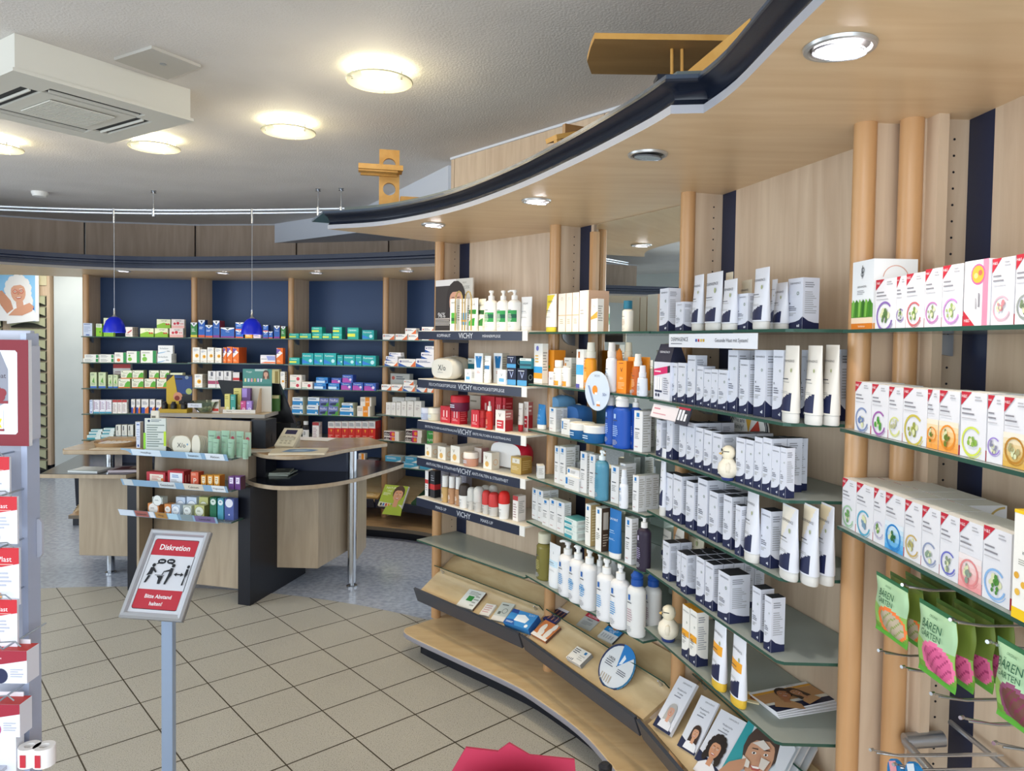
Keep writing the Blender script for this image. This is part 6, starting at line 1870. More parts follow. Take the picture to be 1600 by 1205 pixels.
# oval hanging sign
m = MB()
n = 30
m.M = Matrix.Rotation(math.radians(90), 4, 'X')
u0, _ = b2.U(912, .16, 1.40); u1, _ = b2.U(950, .16, 1.40); _, z1_ = b2.hit(931, 580, .16); _, z0_ = b2.hit(931, 642, .16)
wv, hv = u1 - u0, z1_ - z0_
m.prism([(wv / 2 * math.cos(6.2832 * i / n), hv / 2 * math.sin(6.2832 * i / n)) for i in range(n)], 0, .003, '#cfdcec')
m.M = Matrix.Identity(4)
m.art([('t', 'VICHY', .5, .88, .06, '#8a94a4', .5), ('d', .42, .52, .11, '#f0902a'), ('r', .42, .40, .52, .46, '#f4f4f6'), ('p', [(.12, .62), (.2, .62), (.42, .14), (.36, .12)], '#8a9cc0'), ('r', .5, .12, .64, .24, '#eef0f4'), ('r', .5, .12, .64, .17, '#e08a3a'), ('t', '50+', .82, .43, .08, '#5a6aa0', .25)], wv, hv, x0=-wv / 2, z0=-hv / 2, off=-.003)
o = m.build('oval_sign'); finish(o, b2, (u0 + u1) / 2, .152, (z0_ + z1_) / 2); tag(o, 'pale blue oval sign clipped to the mirror-bay glass shelf edge', 'sign')
r_ = 'on third mirror-bay shelf'
row(b2, Z2[2], r_, [('lrp', 858, 868, 637, X(d=.10)), ('lrp', 870, 879, 637, X(d=.06)), ('lrp', 854, 862, 628, X(d=.0)), ('lrpflat', 877, 890, 655, X(dep=.06, d=.11)), ('lrp', 990, 1003, 642, X(d=.13, dep=.04)), ('lrp', 1003, 1010, 640, X(d=.03, dep=.04))], dep=.04, name='cosmetics_carton')
place(b2, Z2[2], r_, 'blue tube with white cap', 841, 852, 632, mk_tube('#1f74b4', '#efece6', None, None, 'L', caph=.2, blue=True), 'cosmetic_tube', 'tube', d=.10)
place(b2, Z2[2], r_, 'blue cream jar with white lid', 898, 922, 660, mk_jar('#145f96'), 'cream_jar', 'jar', d=.11)
place(b2, Z2[2], r_, 'blue cream jar with white lid', 919, 943, 664, mk_jar('#145f96'), 'cream_jar', 'jar', d=.125)
place(b2, Z2[2], r_, 'dark blue gift pouch', 891, 917, 632, mk_pouch('#2f66a8'), 'gift_pouch', 'bag', d=.0)
place(b2, Z2[2], r_, 'small blue fabric pouch', 869, 888, 617, mk_pouch('#6fa4d0'), 'gift_pouch', 'bag', d=-.03)
for x0, x1, yt, dd in ((947, 960, 616, .11), (960, 983, 617, .125), (984, 1001, 618, .09)):
    place(b2, Z2[2], r_, 'royal blue shower bottle', x0, x1, yt, mk_bottle('#1a52b4', '#efece8', 'flip' if x0 < 980 else 'pump', '#a8c4e8', None, .78, '#a8c4ee', sy=.7), 'pump_bottle', 'bottle', d=dd)
r_ = 'on fourth mirror-bay shelf'
row(b2, Z2[3], r_, [('lrpflat', 838, 848, 726, X(rz=-24, dep=.03)), ('lrp', 866, 873.5, 697, X(dep=.05, n=1)), ('lrp', 874, 883, 698, X(dep=.05)), ('lrpflat', 882, 904, 745, X(d=.13, dep=.03)), ('lrpflat', 886, 905, 733, X(on=3, d=.12, dep=.03)), ('lrp', 906, 916, 706, X(d=.12)), ('lrp', 920, 929, 710, X(d=.13)), ('lrp', 954, 966, 728, X(d=.12, dep=.03)), ('lrp', 968, 976, 724, X(d=.09, dep=.05)), ('lrp', 988, 997, 743, X(d=.135, dep=.03, n=2)), ('lrp', 893, 903, 721, X(d=.04))], d=.11, dep=.035, name='cosmetics_carton')
place(b2, Z2[3], r_, 'clear aqua cleanser bottle with pump', 932, 948, 703, mk_bottle('#8ccfe4', '#e8f0f2', 'pump', None, None, .80, '#4a8aa8', bodymat=AQUA, spout=1), 'pump_bottle', 'bottle', d=.13)
place(b2, Z2[3], r_, 'slim white mist bottle', 969, 980, 733, mk_bottle('#eceef2', '#e4e8ee', 'spray', '#1f78bd', None, .64, '#8aa0bc'), 'spray_bottle', 'bottle', d=.14)
r_ = 'on fifth mirror-bay shelf'
row(b2, Z2[4], r_, [('lrp', 831, 839.5, 763, X(n=1, dep=.04)), ('lrp', 840, 847.5, 766, X(n=1, dep=.04)), ('lrp', 847, 857.5, 780, X(d=.12)), ('lrp', 858, 869, 780, X(d=.12)), ('lrp', 869.5, 881, 784, X(d=.12)), ('flatteal', 882, 901, 829, X(d=.135, dep=.07)), ('flatteal', 882, 901, 820, X(on=5, dep=.07)), ('flatteal', 882, 901, 811, X(on=6, dep=.07)),
                    ('lrpgold', 914, 922, 788, X(d=.13, dep=.045)), ('lrpbrown', 930, 939, 793, X(d=.135, dep=.04)), ('lrp', 976, 986, 809, X(d=.135, dep=.03))], d=.10, dep=.035, name='cosmetics_carton')
place(b2, Z2[4], r_, 'large blue squeeze tube with white cap', 952, 970, 796, mk_tube('#1f6fb4', '#efece6', None, None, 'LAVANT', caph=.12, blue=True), 'cosmetic_tube', 'tube', d=.13)
place(b2, Z2[4], r_, 'dark aubergine bottle with white pump', 997, 1014, 804, mk_bottle('#2c2236', '#efece8', 'pump', '#b8b0c8', None, .77, '#9a90b0', spout=-.3), 'pump_bottle', 'bottle', d=.13)
r_ = 'on lowest mirror-bay shelf'
place(b2, Z2[5], r_, 'olive-tinted clear oil bottle', 842, 858, 832, mk_bottle('#c9c58e', '#d8d4bc', 'cap', None, None, .79, '#b8b070', bodymat=OLIVE), 'lotion_bottle', 'bottle', d=.10)
place(b2, Z2[5], r_, 'white tube with blue square', 858, 875, 850, mk_tube('#eceef0', '#eceef0', None, '#c8e2f2', 'L', caph=.08), 'cosmetic_tube', 'tube', d=.115)
for x0, x1, yt, dd, bg, sp in ((877, 896, 845, .12, None, -.9), (893, 912, 851, .125, 'M+', -.2), (910, 930, 857, .13, 'M+', .1), (929, 943, 862, .10, 'M+', .9), (936, 958, 872, .135, None, 0), (957, 980, 880, .135, None, .5)):
    place(b2, Z2[5], r_, 'white pump bottle with blue print' if bg else 'white pump bottle', x0, x1, yt, mk_bottle('#e9e9ea', '#f0f0ee', 'pump', '#1f62b0' if dd != .135 or x0 < 950 else '#1f62b0', None, .76, '#4a9ad4', bg, .8, spout=sp), 'pump_bottle', 'bottle', d=dd)
place(b2, Z2[5], r_, '', 952, 964, 858, mk_bottle('#e9e9ea', '#f0f0ee', 'pump', None, None, .76, '#9ab0c8', None, .8, spout=.9), 'pump_bottle', 'bottle', d=.03, lab='white pump bottle hidden at the back of the lowest mirror-bay shelf', group='back pump bottles')
for x0, x1, yt, dd in ((983, 1005, 891, .13), (1009, 1030, 895, .05)):
    place(b2, Z2[5], r_, 'white bottle with royal blue cap', x0, x1, yt, mk_bottle('#e3e3e0', '#1a4fa0', 'flip', '#1f62b0', None, .78, '#b89aa4'), 'lotion_bottle', 'bottle', d=dd)

# ------------------------------------------------------------------ goods: white and navy bay
DC = 'skincare_carton'
r_ = 'on top white-and-navy shelf'
row(b3, Z3[0], r_, [('derma', 1030, 1043.5, 451), ('derma', 1055, 1067, 472, X(dep=.04)), ('derma', 1151, 1168, 459, X(d=.115)), ('derma', 1230, 1253, 435, X(d=.05, dep=.05))], d=.12, dep=.045, name=DC)
for x0, x1, yt, dd, kw in ((1082, 1100, 430, .10, {}), (1131, 1145, 426, .02, dict(body='#e6dcc4')), (1100, 1131, 426, .11, {}), (1128, 1153, 437, .12, {}), (1156, 1175, 438, .04, dict(body='#ddd3bc')), (1176, 1203, 419, .115, {}), (1204, 1214, 437, .05, {}), (1210, 1231, 442, .06, {})):
    place(b3, Z3[0], r_, 'beige squeeze tube' if kw else 'white and navy squeeze tube', x0, x1, yt, mk_tube(**kw), 'skincare_tube', 'tube', d=dd, rz=-6)
# long shelf-edge banner
m = MB()
u0, _ = b3.U(1044, .155, 1.66); u1, _ = b3.U(1181, .155, 1.66)
wv = u1 - u0
m.box(0, wv, 0, .003, 0, .042, '#e6e8ee')
m.art([('t', 'DERMASENCE', .145, .6, .3, '#2a2c34', .24), ('l', .03, .16, .26, .34, 1, '#8a8c94'), ('r', .35, .42, .37, .62, '#2a4a9a'), ('r', .38, .42, .40, .62, '#b83040'), ('r', .41, .42, .43, .62, '#d8b84a'), ('r', .44, .42, .46, .62, '#c8a43a'), ('t', 'Gesunde Haut mit System!', .75, .5, .34, '#4a4c58', .42)], wv, .042)
o = m.build('shelf_banner'); finish(o, b3, u0, .152, Z3[0] - .052); tag(o, 'long white shelf-edge banner above the second white-and-navy shelf', 'sign')
r_ = 'on second white-and-navy shelf'
row(b3, Z3[1], r_, [('derma', 1047, 1057, 567, X(d=.12)), ('derma', 1058.5, 1070, 567, X(d=.12)), ('derma', 1073, 1085.5, 555), ('derma', 1088, 1098, 572), ('dermaw', 1099, 1110, 577), ('dermaw', 1110.5, 1120.5, 577, X(n=1)), ('derma', 1121.5, 1135.5, 578), ('derma', 1136, 1151, 547, X(n=1, d=.11)), ('derma', 1154.5, 1168, 562), ('derma', 1177, 1194.5, 547, X(dep=.05)), ('derma', 1206, 1222, 547, X(d=.11)),
                     ('derma', 1250, 1258, 547, X(d=.02)), ('derma', 1300, 1311, 546, X(d=-.03)), ('derma', 1312, 1321, 546, X(d=-.05))], d=.115, dep=.04, name=DC)
for x0, x1, yt, dd in ((1222, 1249, 540, .12), (1257, 1285, 540, .095), (1285, 1311, 539, .06)):
    place(b3, Z3[1], r_, 'cream white and navy squeeze tube', x0, x1, yt, mk_tube('#dcd8cf'), 'skincare_tube', 'tube', d=dd, rz=-8)
# promotional tower
m = MB()
u0, _ = b3.U(1021, .13, Z3[1]); u1, _ = b3.U(1046, .13, Z3[1])
_, zt = b3.hit(1034, 566, .13); _, ztt = b3.hit(1036, 538, .13)
wv, hv, ht = u1 - u0, zt - Z3[1], ztt - zt
m.box(0, wv, 0, .06, 0, hv, '#dfe0ea')
m.art([('p', [(.0, .62), (.85, .72), (.85, .9), (.0, .8)], '#d8286a'), ('p', [(.85, .72), (1, .74), (1, .92), (.85, .9)], '#2a2a38'), ('l', .06, .7, .7, .78, 1, '#f8dfe8'), ('r', .1, .22, .22, .6, '#f4f4f6'), ('r', .26, .22, .38, .6, '#f4f4f6'), ('r', .42, .22, .54, .6, '#f4f4f6'), ('r', .1, .2, .54, .25, '#1c2347'), ('l', .62, .15, .95, .6, 8, '#8a8c98'), ('d', .18, .12, .05, '#1c2347'), ('d', .34, .12, .05, '#1c2347')], wv, hv)
vs = [(0, 0, hv), (wv, 0, hv), (wv, .06, hv), (0, .06, hv), (.008, .02, hv + ht), (wv - .008, .02, hv + ht), (wv - .008, .04, hv + ht), (.008, .04, hv + ht)]
m.add(vs, [(0, 1, 5, 4), (1, 2, 6, 5), (2, 3, 7, 6), (3, 0, 4, 7), (4, 5, 6, 7)], '#23263c')
gv, gf, gw, gh = glyph('DERMASENCE')
sc = wv * .6 / gw
m.add([(wv / 2 + a * sc, .012 - .002, hv + ht * .55 + b * sc) for a, b in gv], gf, '#e6e8f0')
o = m.build('gift_tower'); finish(o, b3, u0, .13, Z3[1] + .0006); tag(o, 'white gift carton with navy house-shaped top and pink flash', 'box')
m = MB()
u0, _ = b3.U(1008, .17, 1.40); u1, _ = b3.U(1066, .17, 1.40)
wv = u1 - u0
m.M = Matrix.Rotation(math.radians(-18), 4, 'X')
m.prism([(0, 0), (wv, 0), (wv, .01), (0, .01)], 0, .001, '#e9dfe2')
m.box(0, wv * .72, 0, .002, 0, .045, '#efe6e8')
m.box(wv * .72, wv, -.004, .002, -.006, .06, '#3a3c48')
m.art([('l', .08, .55, .4, .8, 1, '#d88a9a'), ('l', .08, .2, .9, .4, 1, '#d8a0aa')], wv * .72, .045)
m.art([('r', 0, .75, 1, 1, '#d03a50'), ('r', .1, .2, .3, .72, '#f0eef2'), ('r', .38, .2, .58, .72, '#f0eef2'), ('r', .66, .2, .84, .55, '#f0eef2')], wv * .28, .066, x0=wv * .72, z0=-.006, off=-.004)
o = m.build('price_flag'); finish(o, b3, u0, .152, Z3[1] - .058); tag(o, 'pink and white price flag under the gift carton with pink flash', 'sign')
r_ = 'on third white-and-navy shelf'
row(b3, Z3[2], r_, [('derma', 1025, 1032.5, 656, X(d=.135, dep=.035)), ('derma', 1041, 1050, 640, X(d=.13, dep=.05)), ('derma', 1060.5, 1071, 658), ('derma', 1072, 1084, 660, X(n=2)), ('derma', 1085.5, 1097, 668, X(dep=.03)), ('derma', 1099, 1111, 672, X(dep=.03)), ('derma', 1112.5, 1127, 677, X(dep=.055, n=2)), ('derma', 1149, 1162.5, 684, X(dep=.03)), ('derma', 1164, 1176, 687, X(dep=.03)), ('derma', 1177.5, 1189.5, 683, X(n=1)), ('derma', 1190.5, 1204, 684, X(n=1)), ('derma', 1204.5, 1217, 697, X(dep=.025)), ('derma', 1218, 1227, 699, X(dep=.025)), ('derma', 1229, 1240, 684, X(d=.05, dep=.04))], d=.13, dep=.045, name=DC)


def duck(name, B, z, px, py_top, d, label, specs=True, coat=True):
    u, _ = B.U(px, d, z)
    _, zt = B.hit(px, py_top, d)
    h = zt - z
    m = MB()
    r = h * 0.31
    m.lathe([(r * .5, 0), (r * .58, h * .03), (r * .6, h * .09)], '#2a3a78', 22)
    m.lathe([(r * .6, h * .091), (r * .95, h * .2), (r * 1.05, h * .33), (r * .95, h * .47), (r * .6, h * .58), (r * .5, h * .62)], '#ece4d0', 22, sy=.9)
    for s in (-1, 1):
        m.lathe([(.001, h * .2), (r * .24, h * .27), (r * .30, h * .38), (r * .2, h * .5), (.001, h * .54)], '#e4dbc6', 12, c=(s * r * .82, -r * .1))
    ob = m.build('body_shell')
    ob.name = name
    p = MB()
    p.lathe([(r * .35, h * .60), (r * .58, h * .70), (r * .64, h * .80), (r * .52, h * .92), (r * .25, h * .985), (.001, h)], '#ece2c8', 20)
    p.build('duck_head', ob)
    p = MB()
    p.M = Matrix.Translation((0, -r * .58, h * .76)) @ Matrix.Rotation(math.radians(90), 4, 'X')
    p.lathe([(r * .22, -.002), (r * .2, r * .15), (r * .08, r * .26)], '#d9b26a', 12, sy=.5)
    p.build('beak', ob)
    p = MB()
    for s in (-1, 1):
        p.tube([(s * r * .28 + r * .2 * math.cos(a), -r * .60 + abs(math.cos(a)) * .001, h * .83 + r * .2 * math.sin(a)) for a in [6.2832 * q / 10 for q in range(11)]], r * .035, '#2a2a2a', 6)
    p.tube([(r * .5, -r * .5, h * .84), (r * .64, 0, h * .84)], r * .035, '#2a2a2a', 6)
    p.build('glasses', ob)
    finish(ob, B, u, d, z + .0006, math.radians(-25))
    tag(ob, label, 'figurine', 'white duck figurines')


duck('duck_figurine', b3, Z3[2], 1137, 696, .14, 'white toy duck with glasses between the cartons, third white-and-navy shelf')
duck('duck_figurine', b3, Z3[5], 1044, 945, .12, 'white toy duck with glasses on the shelf beside blue-capped bottles')
# round sign behind
m = MB()
n = 32
u, _ = b3.U(1168, -.04, Z3[2]); _, zt = b3.hit(1168, 637, -.04)
R_ = (zt - Z3[2]) / 2 + .012
m.M = Matrix.Rotation(math.radians(90), 4, 'X')
m.prism([(R_ * math.cos(6.2832 * i / n), R_ * math.sin(6.2832 * i / n)) for i in range(n)], -.004, 0, '#ece9e0')
m.M = Matrix.Identity(4)
m.art([('o', .5, .5, .5, .035, '#2a2c34'), ('o', .5, .5, .455, .02, '#2a2c34'), ('p', [(.5, .5), (.36, .93), (.64, .93)], '#dca93a'), ('p', [(.5, .5), (.74, .72), (.86, .36), (.5, .3)], '#c0402c'), ('t', 'We are', .25, .68, .09, '#4a4c54', .3), ('t', 'family!', .25, .57, .09, '#4a4c54', .3)], 2 * R_, 2 * R_, x0=-R_, z0=-R_)
o = m.build('round_sign'); finish(o, b3, u, -.04, Z3[2] + R_ + .001); tag(o, 'round black-rimmed sign with yellow and red wedges behind the cartons', 'sign')
r_ = 'on fourth white-and-navy shelf'
place(b3, Z3[3], r_, 'slim white and navy tube', 1032, 1039, 700, mk_tube(), 'skincare_tube', 'tube', d=.13)
row(b3, Z3[3], r_, [('derma', 1039, 1050, 739, X(d=.125)), ('derma', 1051, 1064, 742, X(dep=.05, n=1)), ('derma', 1071, 1083, 752), ('derma', 1089, 1103.5, 748, X(dep=.055, n=2)), ('derma', 1107, 1120, 768, X(n=1)), ('derma', 1129, 1142, 774, X(n=1)), ('derma', 1148, 1156, 789, X(dep=.025, d=.14)), ('derma', 1187, 1203, 796, X(d=.125, dep=.04))], d=.13, dep=.04, name=DC)
for x0, x1, yt, dd, kw in ((1163, 1187, 763, .13, {}), (1216, 1249, 790, .125, dict(shade='#e6e0d2')), (1249, 1280, 789, .10, dict(shade='#e4d9c0')), (1275, 1304, 787, .06, dict(shade='#ead9b4'))):
    place(b3, Z3[3], r_, 'white and navy squeeze tube', x0, x1, yt, mk_tube(**kw), 'skincare_tube', 'tube', d=dd, rz=-10)
r_ = 'on fifth white-and-navy shelf'
row(b3, Z3[4], r_, [('derma', 1035, 1045, 846, X(n=1)), ('derma', 1057, 1063, 861, X(n=2, d=.125)), ('derma', 1063.5, 1072, 865, X(n=3, dep=.035, d=.135)), ('derma', 1087, 1099, 871, X(n=5, dep=.033)), ('derma', 1101, 1113, 879, X(n=4, dep=.033)), ('derma', 1121, 1139, 894, X(dep=.065, d=.135)), ('derma', 1174, 1187, 917, X(d=.125)), ('derma', 1193, 1204, 931, X(d=.135))], d=.13, dep=.04, name=DC)
for x0, x1, yt in ((1036, 1048, 828), (1054, 1068, 826)):
    place(b3, Z3[4], r_, 'white tube standing behind the cartons', x0, x1, yt, mk_tube('#e8e2d6'), 'skincare_tube', 'tube', d=.02)
place(b3, Z3[4], r_, 'cream tube standing behind the cartons', 1072, 1100, 826, mk_tube('#e0d8c0'), 'skincare_tube', 'tube', d=-.03)
r_ = 'on sixth white-and-navy shelf'
row(b3, Z3[5], r_, [('dermao', 1065, 1075.5, 946), ('dermao', 1077, 1087.5, 953)], d=.13, dep=.04, name=DC)
for x0, x1, yt in ((1112, 1136, 966), (1141, 1167, 992)):
    place(b3, Z3[5], r_, 'white sun tube with orange band', x0, x1, yt, mk_tube('#e6e9f0', '#e0b83a', band='#eea62a'), 'skincare_tube', 'tube', d=.13, rz=-8)
Zp = Vector((0, 0, Z3[5]))
up = Vector((0, 0, 1))
COUPLE = [('r', 0, 0, 1, .34, '#1f2748'), ('r', 0, .3, 1, .80, '#c9986a'), ('p', [(0, .30), (1, .2), (1, .34), (0, .4)], '#f0ece4'), ('r', 0, .8, 1, .9, '#e8a83a'), ('r', 0, .9, 1, 1, '#eceef2'), ('t', 'SonnenMed', .6, .85, .05, '#f6ecd4', .6), ('t', 'DERMASENCE', .7, .955, .03, INK, .4)]
lay(Zp, up, (1160, 1094), (1186, 1100), (1153, 1077), .003, '#e6d8b0', [('r', 0, .2, 1, .7, '#d8a040'), ('d', .6, .45, .25, '#8a4a2a')], 'flyer', 'small folded flyer lying before the magazine stack on glass', 'flyer')
for i, tx in enumerate(('lowest', 'second lowest', 'third', 'topmost')):
    k = i * 1.5
    lay(Zp, up, (1218 - k, 1122 - k * 2), (1314 - 2 * k, 1107 - k * 3), (1196 - k, 1088 - k * 2), .003, '#e9e9ec', COUPLE if i == 3 else [('r', 0, 0, 1, 1, '#dfe0e6')], 'magazine', tx + ' magazine in the couple-cover stack on the glass shelf', 'magazine', 'magazines on the sixth white-and-navy shelf', lift=.0034 * i,
        extra=(lambda m, w, h: (portrait(m, w, h, .42, .62, .13, '#b87850', '#2a1a14', '#c9986a', turn=-.5, long_=False, off=-.002), portrait(m, w, h, .60, .56, .10, '#c08a64', '#3a2418', '#c9986a', turn=.3, off=-.004))) if i == 3 else None)

# ------------------------------------------------------------------ leaflets in the front trays
P, n_ = tray_plane(b1)
lay(P, n_, (712, 946), (738, 953), (733, 920), .012, '#e4e6e2', [('r', .28, .38, .62, .66, '#2f8a3f'), ('l', .2, .7, .8, .92, 3, '#8a8e88'), ('l', .66, .1, .95, .9, 5, '#a8aaa4')], 'leaflet_stack', 'white leaflet stack with a green square in the slanted tray', 'leaflets', spine='#6a5648', lift=.001)
lay(P, n_, (748, 960), (763, 963), (762, 943), .01, '#e6e2dc', [('l', .1, .2, .9, .9, 4, '#d0a0a0')], 'leaflet_stack', 'small blank white leaflet stack in the slanted tray', 'leaflets', lift=.001)
lay(P, n_, (766, 968), (786, 972), (786, 941), .008, '#cfd2ca', [('l', .15, .8, .8, .92, 1, '#5a5e58'), ('r', .2, .35, .4, .5, '#6a6e68'), ('o', .62, .55, .2, .04, '#7a7e78'), ('r', 0, 0, 1, .25, '#e6e2dc')], 'leaflet_stack', 'grey leaflet stack between the blank one and the tissue box', 'leaflets', lift=.001)
lay(P, n_, (786, 972), (825, 984), (799, 950), .035, '#3f8fd0', [('p', [(0, .0), (.45, 0), (.3, .35), (0, .3)], '#1f5ca8'), ('p', [(.0, .75), (.3, .75), (.25, 1), (0, 1)], '#1f4a98'), ('p', [(.3, .3), (.75, .3), (.8, .6), (.55, .8), (.3, .7)], '#eef2f6'), ('t', 'SOFT', .8, .86, .12, '#cfe6f8', .3), ('l', .06, .08, .4, .2, 2, '#dfeefa'), ('d', .85, .15, .06, '#eef2f6')], 'tissue_box', 'flat blue tissue box with a white tissue picture', 'tissue box', spine='#2a62a8', lift=.001)
P, n_ = tray_plane(b2)
lay(P, n_, (829, 990), (852, 1003), (848, 966), .012, '#d9824a', [('p', [(0, 0), (1, 0), (1, .14), (0, .2)], '#f0ebe4'), ('d', .3, .55, .13, '#f3e9dc', 1.8), ('d', .75, .4, .14, '#f3e9dc', 2.2), ('d', .8, .82, .12, '#f3e9dc', 1.5), ('d', .4, .28, .15, '#f3e9dc', 1.2)], 'brochure', 'orange brochure with white petals leaning at the tray joint', 'brochure', spine='#6a4a3a', lift=.001)
# standing brochure behind it
for i, (A_, B_, T_, lb) in enumerate((((848, 966), (866, 975), (853, 939), 'brochure with a photo of brown strands behind the orange one'),)):
    lay(P, (n_ * .75 + Vector((0, 0, -0.0)) + up * .2).normalized(), A_, B_, T_, .012, '#2a2f6a', [('r', 0, .85, 1, 1, '#e6e2ea')] + [('r', .1 + .15 * q, .1, .18 + .15 * q, .82, '#a8744c' if q % 2 else '#3a2422') for q in range(6)], 'brochure', lb, 'brochure', spine='#4a4452', lift=.012)
lay(P, n_, (900, 976), (921, 986), (926, 953), .004, '#b9bab8', [('r', 0, .58, 1, .78, '#b8243f'), ('t', 'ALLERGIE?', .5, .68, .1, '#f2e6e8', .8), ('t', 'Polypharm', .5, .47, .08, '#3a3a3e', .7), ('l', .15, .15, .85, .36, 4, '#8a8a8c'), ('r', 0, .78, 1, 1, '#8aa0b4'), ('d', .4, .9, .15, '#e6e2e0')], 'leaflet_stack', 'grey leaflet with dark red band in the tray below the pump bottles', 'leaflets', lift=.001)
lay(P, n_, (933, 994), (956, 1006), (957, 970), .008, '#e3e4e6', [('r', 0, .42, 1, .68, '#1f86c8'), ('t', 'SOS HAUT', .5, .58, .09, '#eef6fc', .8), ('t', 'HILFE', .5, .48, .09, '#eef6fc', .6), ('r', 0, .68, 1, 1, '#3a2a26'), ('d', .5, .8, .2, '#a87a60')] + [('r', .12 + .16 * q, .1, .2 + .16 * q, .3, '#b8bcc2') for q in range(5)], 'leaflet_stack', 'leaflet stack with blue band beside the dark red banded leaflet', 'leaflets', spine='#4a4a52', lift=.001)
lay(P, n_, (884, 1027), (906, 1040), (901, 1009), .018, '#eeeae2', [('l', .06, .5, .45, .9, 3, '#5a5c64'), ('r', .68, .72, .82, .9, '#2a7ab8'), ('l', .55, .2, .9, .6, 3, '#c0beb8')] + [('r', .08 + .1 * q, .02, .12 + .1 * q, .12 + .02 * q, '#4a5a7a') for q in range(4)], 'leaflet_stack', 'small thick stack of white leaflets with blue square near the lip', 'leaflets', spine='#8a8a88', lift=.001)
m = MB()
n = 36
c0 = on_plane(P + n_ * .004, n_, 972, 1047)
ex_, ey_ = TR[b2][1], TR[b2][2]
rr = .089
m.M = Matrix.Rotation(math.radians(90), 4, 'X')
m.prism([(rr * math.cos(6.2832 * i / n), rr * math.sin(6.2832 * i / n)) for i in range(n)], -.004, 0, '#dfe1e2', '#4a4a52')
m.M = Matrix.Identity(4)
arts = [('o', .5, .5, .5, .045, '#1f6f98', -.35, .5), ('o', .5, .5, .5, .035, '#2a3158', .5, .85), ('o', .5, .5, .5, .045, '#2a3158', .2, .5),
        ('p', [(.5, .5)] + [(.5 + .5 * math.cos(a), .5 + .5 * math.sin(a)) for a in [math.radians(q) for q in range(45, 100, 6)]], '#1f7cc4'), ('p', [(.52, .56), (.6, .6), (.64, .74), (.56, .8)], '#e6eef6'),
        ('t', 'UREA', .28, .6, .06, '#3a3a44', .3), ('l', .14, .42, .42, .56, 3, '#6a6a74'), ('l', .56, .36, .84, .48, 3, '#6a6a74'), ('d', .5, .5, .012, '#3a3a44')] + [('r', .2 + .07 * q, .1, .225 + .07 * q, .26, '#b8a894') for q in range(5)]
m.art(arts, 2 * rr, 2 * rr, x0=-rr, z0=-rr)
o = m.build('round_dial_card')
exx = ex_.normalized()
nt_ = (n_ * .62 + Vector((-.70, -.55, .1)).normalized() * .55).normalized()
eyy = nt_.cross(exx).normalized()
exx = eyy.cross(nt_).normalized()
M = Matrix((exx, -nt_, eyy)).transposed().to_4x4(); M.translation = c0 + nt_ * .035
o.matrix_world = M
tag(o, 'round white dial card with a blue wedge leaning in the tray', 'dial card')
P, n_ = tray_plane(b3)
DERT = [('r', 0, 0, 1, 1, '#e2e3ea'), ('t', 'DERMASENCE', .6, .92, .028, INK, .5)]


def bro(A, Bq, T, title, pa, label, thick=.006, extra_art=(), group=None, lift=.001):
    art = DERT + [('t', title[0], .5, .78, .035, '#4a4c58', .62), ('t', title[1], .5, .71, .035, '#2a2c38', .62), ('l', .25, .62, .75, .67, 1, '#8a8c98')] + list(extra_art) + [('p', [(0, 0), (1, 0), (1, .05), (.5, .12), (0, .2)], '#1f2748')]

    def ex(m, w, h):
        portrait(m, w, h, *pa, off=-.0025)
    lay(P, n_, A, Bq, T, thick, '#dcdde2', art, 'brochure', label, 'brochure', group, extra=ex, lift=lift, steep=True)


bro((1020, 1133), (1046, 1150), (1062, 1056), ('Medizinische', 'Hautpflege'), (.55, .36, .22, '#d8a48c', '#b8b4b0', '#e6e6ea'), 'narrow brochure with a grey-haired woman in the slanted tray', .012)
bro((1058, 1165), (1085, 1182), (1096, 1086), ('Medizinische', 'Hautpflege'), (.62, .34, .22, '#d9a07c', '#3a2620', '#f2f2f4'), 'brochure with a smiling dark-haired woman in white', .006)
bro((1085, 1186), (1124, 1212), (1127, 1108), ('Medizinische', 'Hautpflege'), (.52, .32, .25, '#cf9470', '#241814', '#ece8ea', None, None, True), 'brochure with a curly-haired woman beside the large face magazine', .008)


def facemask(m, w, h):
    portrait(m, w, h, .50, .50, .34, '#c99676', '#4a3830', '#2f9ea4', off=-.003, long_=False, turn=.25)
    m.art([('p', [(.3, .62), (.45, .72), (.62, .66), (.55, .6), (.4, .62)], '#e0d6cc'), ('p', [(.26, .42), (.42, .38), (.45, .3), (.3, .28)], '#e3dace'), ('p', [(.56, .5), (.72, .5), (.7, .36), (.6, .36)], '#ddd2c6'),
           ('p', [(.0, .05), (.2, .0), (.38, .26), (.34, .4), (.24, .34), (.1, .25)], '#c08c6c'), ('p', [(.62, 1.0), (1, .8), (1, .3), (.82, .5), (.72, .82)], '#d9dbe0')], w, h, off=-.008)


for i, (k, tx) in enumerate(((0, 'lowest'), (1, 'middle'), (2, 'topmost'))):
    lay(P, n_, (1120 + 3 * (2 - k), 1214), (1200 + 14 * (2 - k), 1262), (1176 + 4 * (2 - k), 1115), .006, '#e6e8ea', ([('r', 0, 0, 1, 1, '#d9e0e4'), ('p', [(0, .1), (.3, .1), (.12, .98), (0, .98)], '#2f9ea4'), ('p', [(.8, 0), (1, 0), (1, .5)], '#2f9ea4'), ('t', 'MAGAZIN', .72, .93, .035, '#4a5058', .4)] if k == 2 else [('r', 0, 0, 1, 1, '#d4d8dc'), ('r', .8, 0, 1, .3, '#2f9ea4')]),
        'magazine', tx + ' magazine of the creamed-face stack in the tray', 'magazine', 'magazines with the creamed face', lift=.001 + .0068 * k, extra=facemask if k == 2 else None, steep=True)

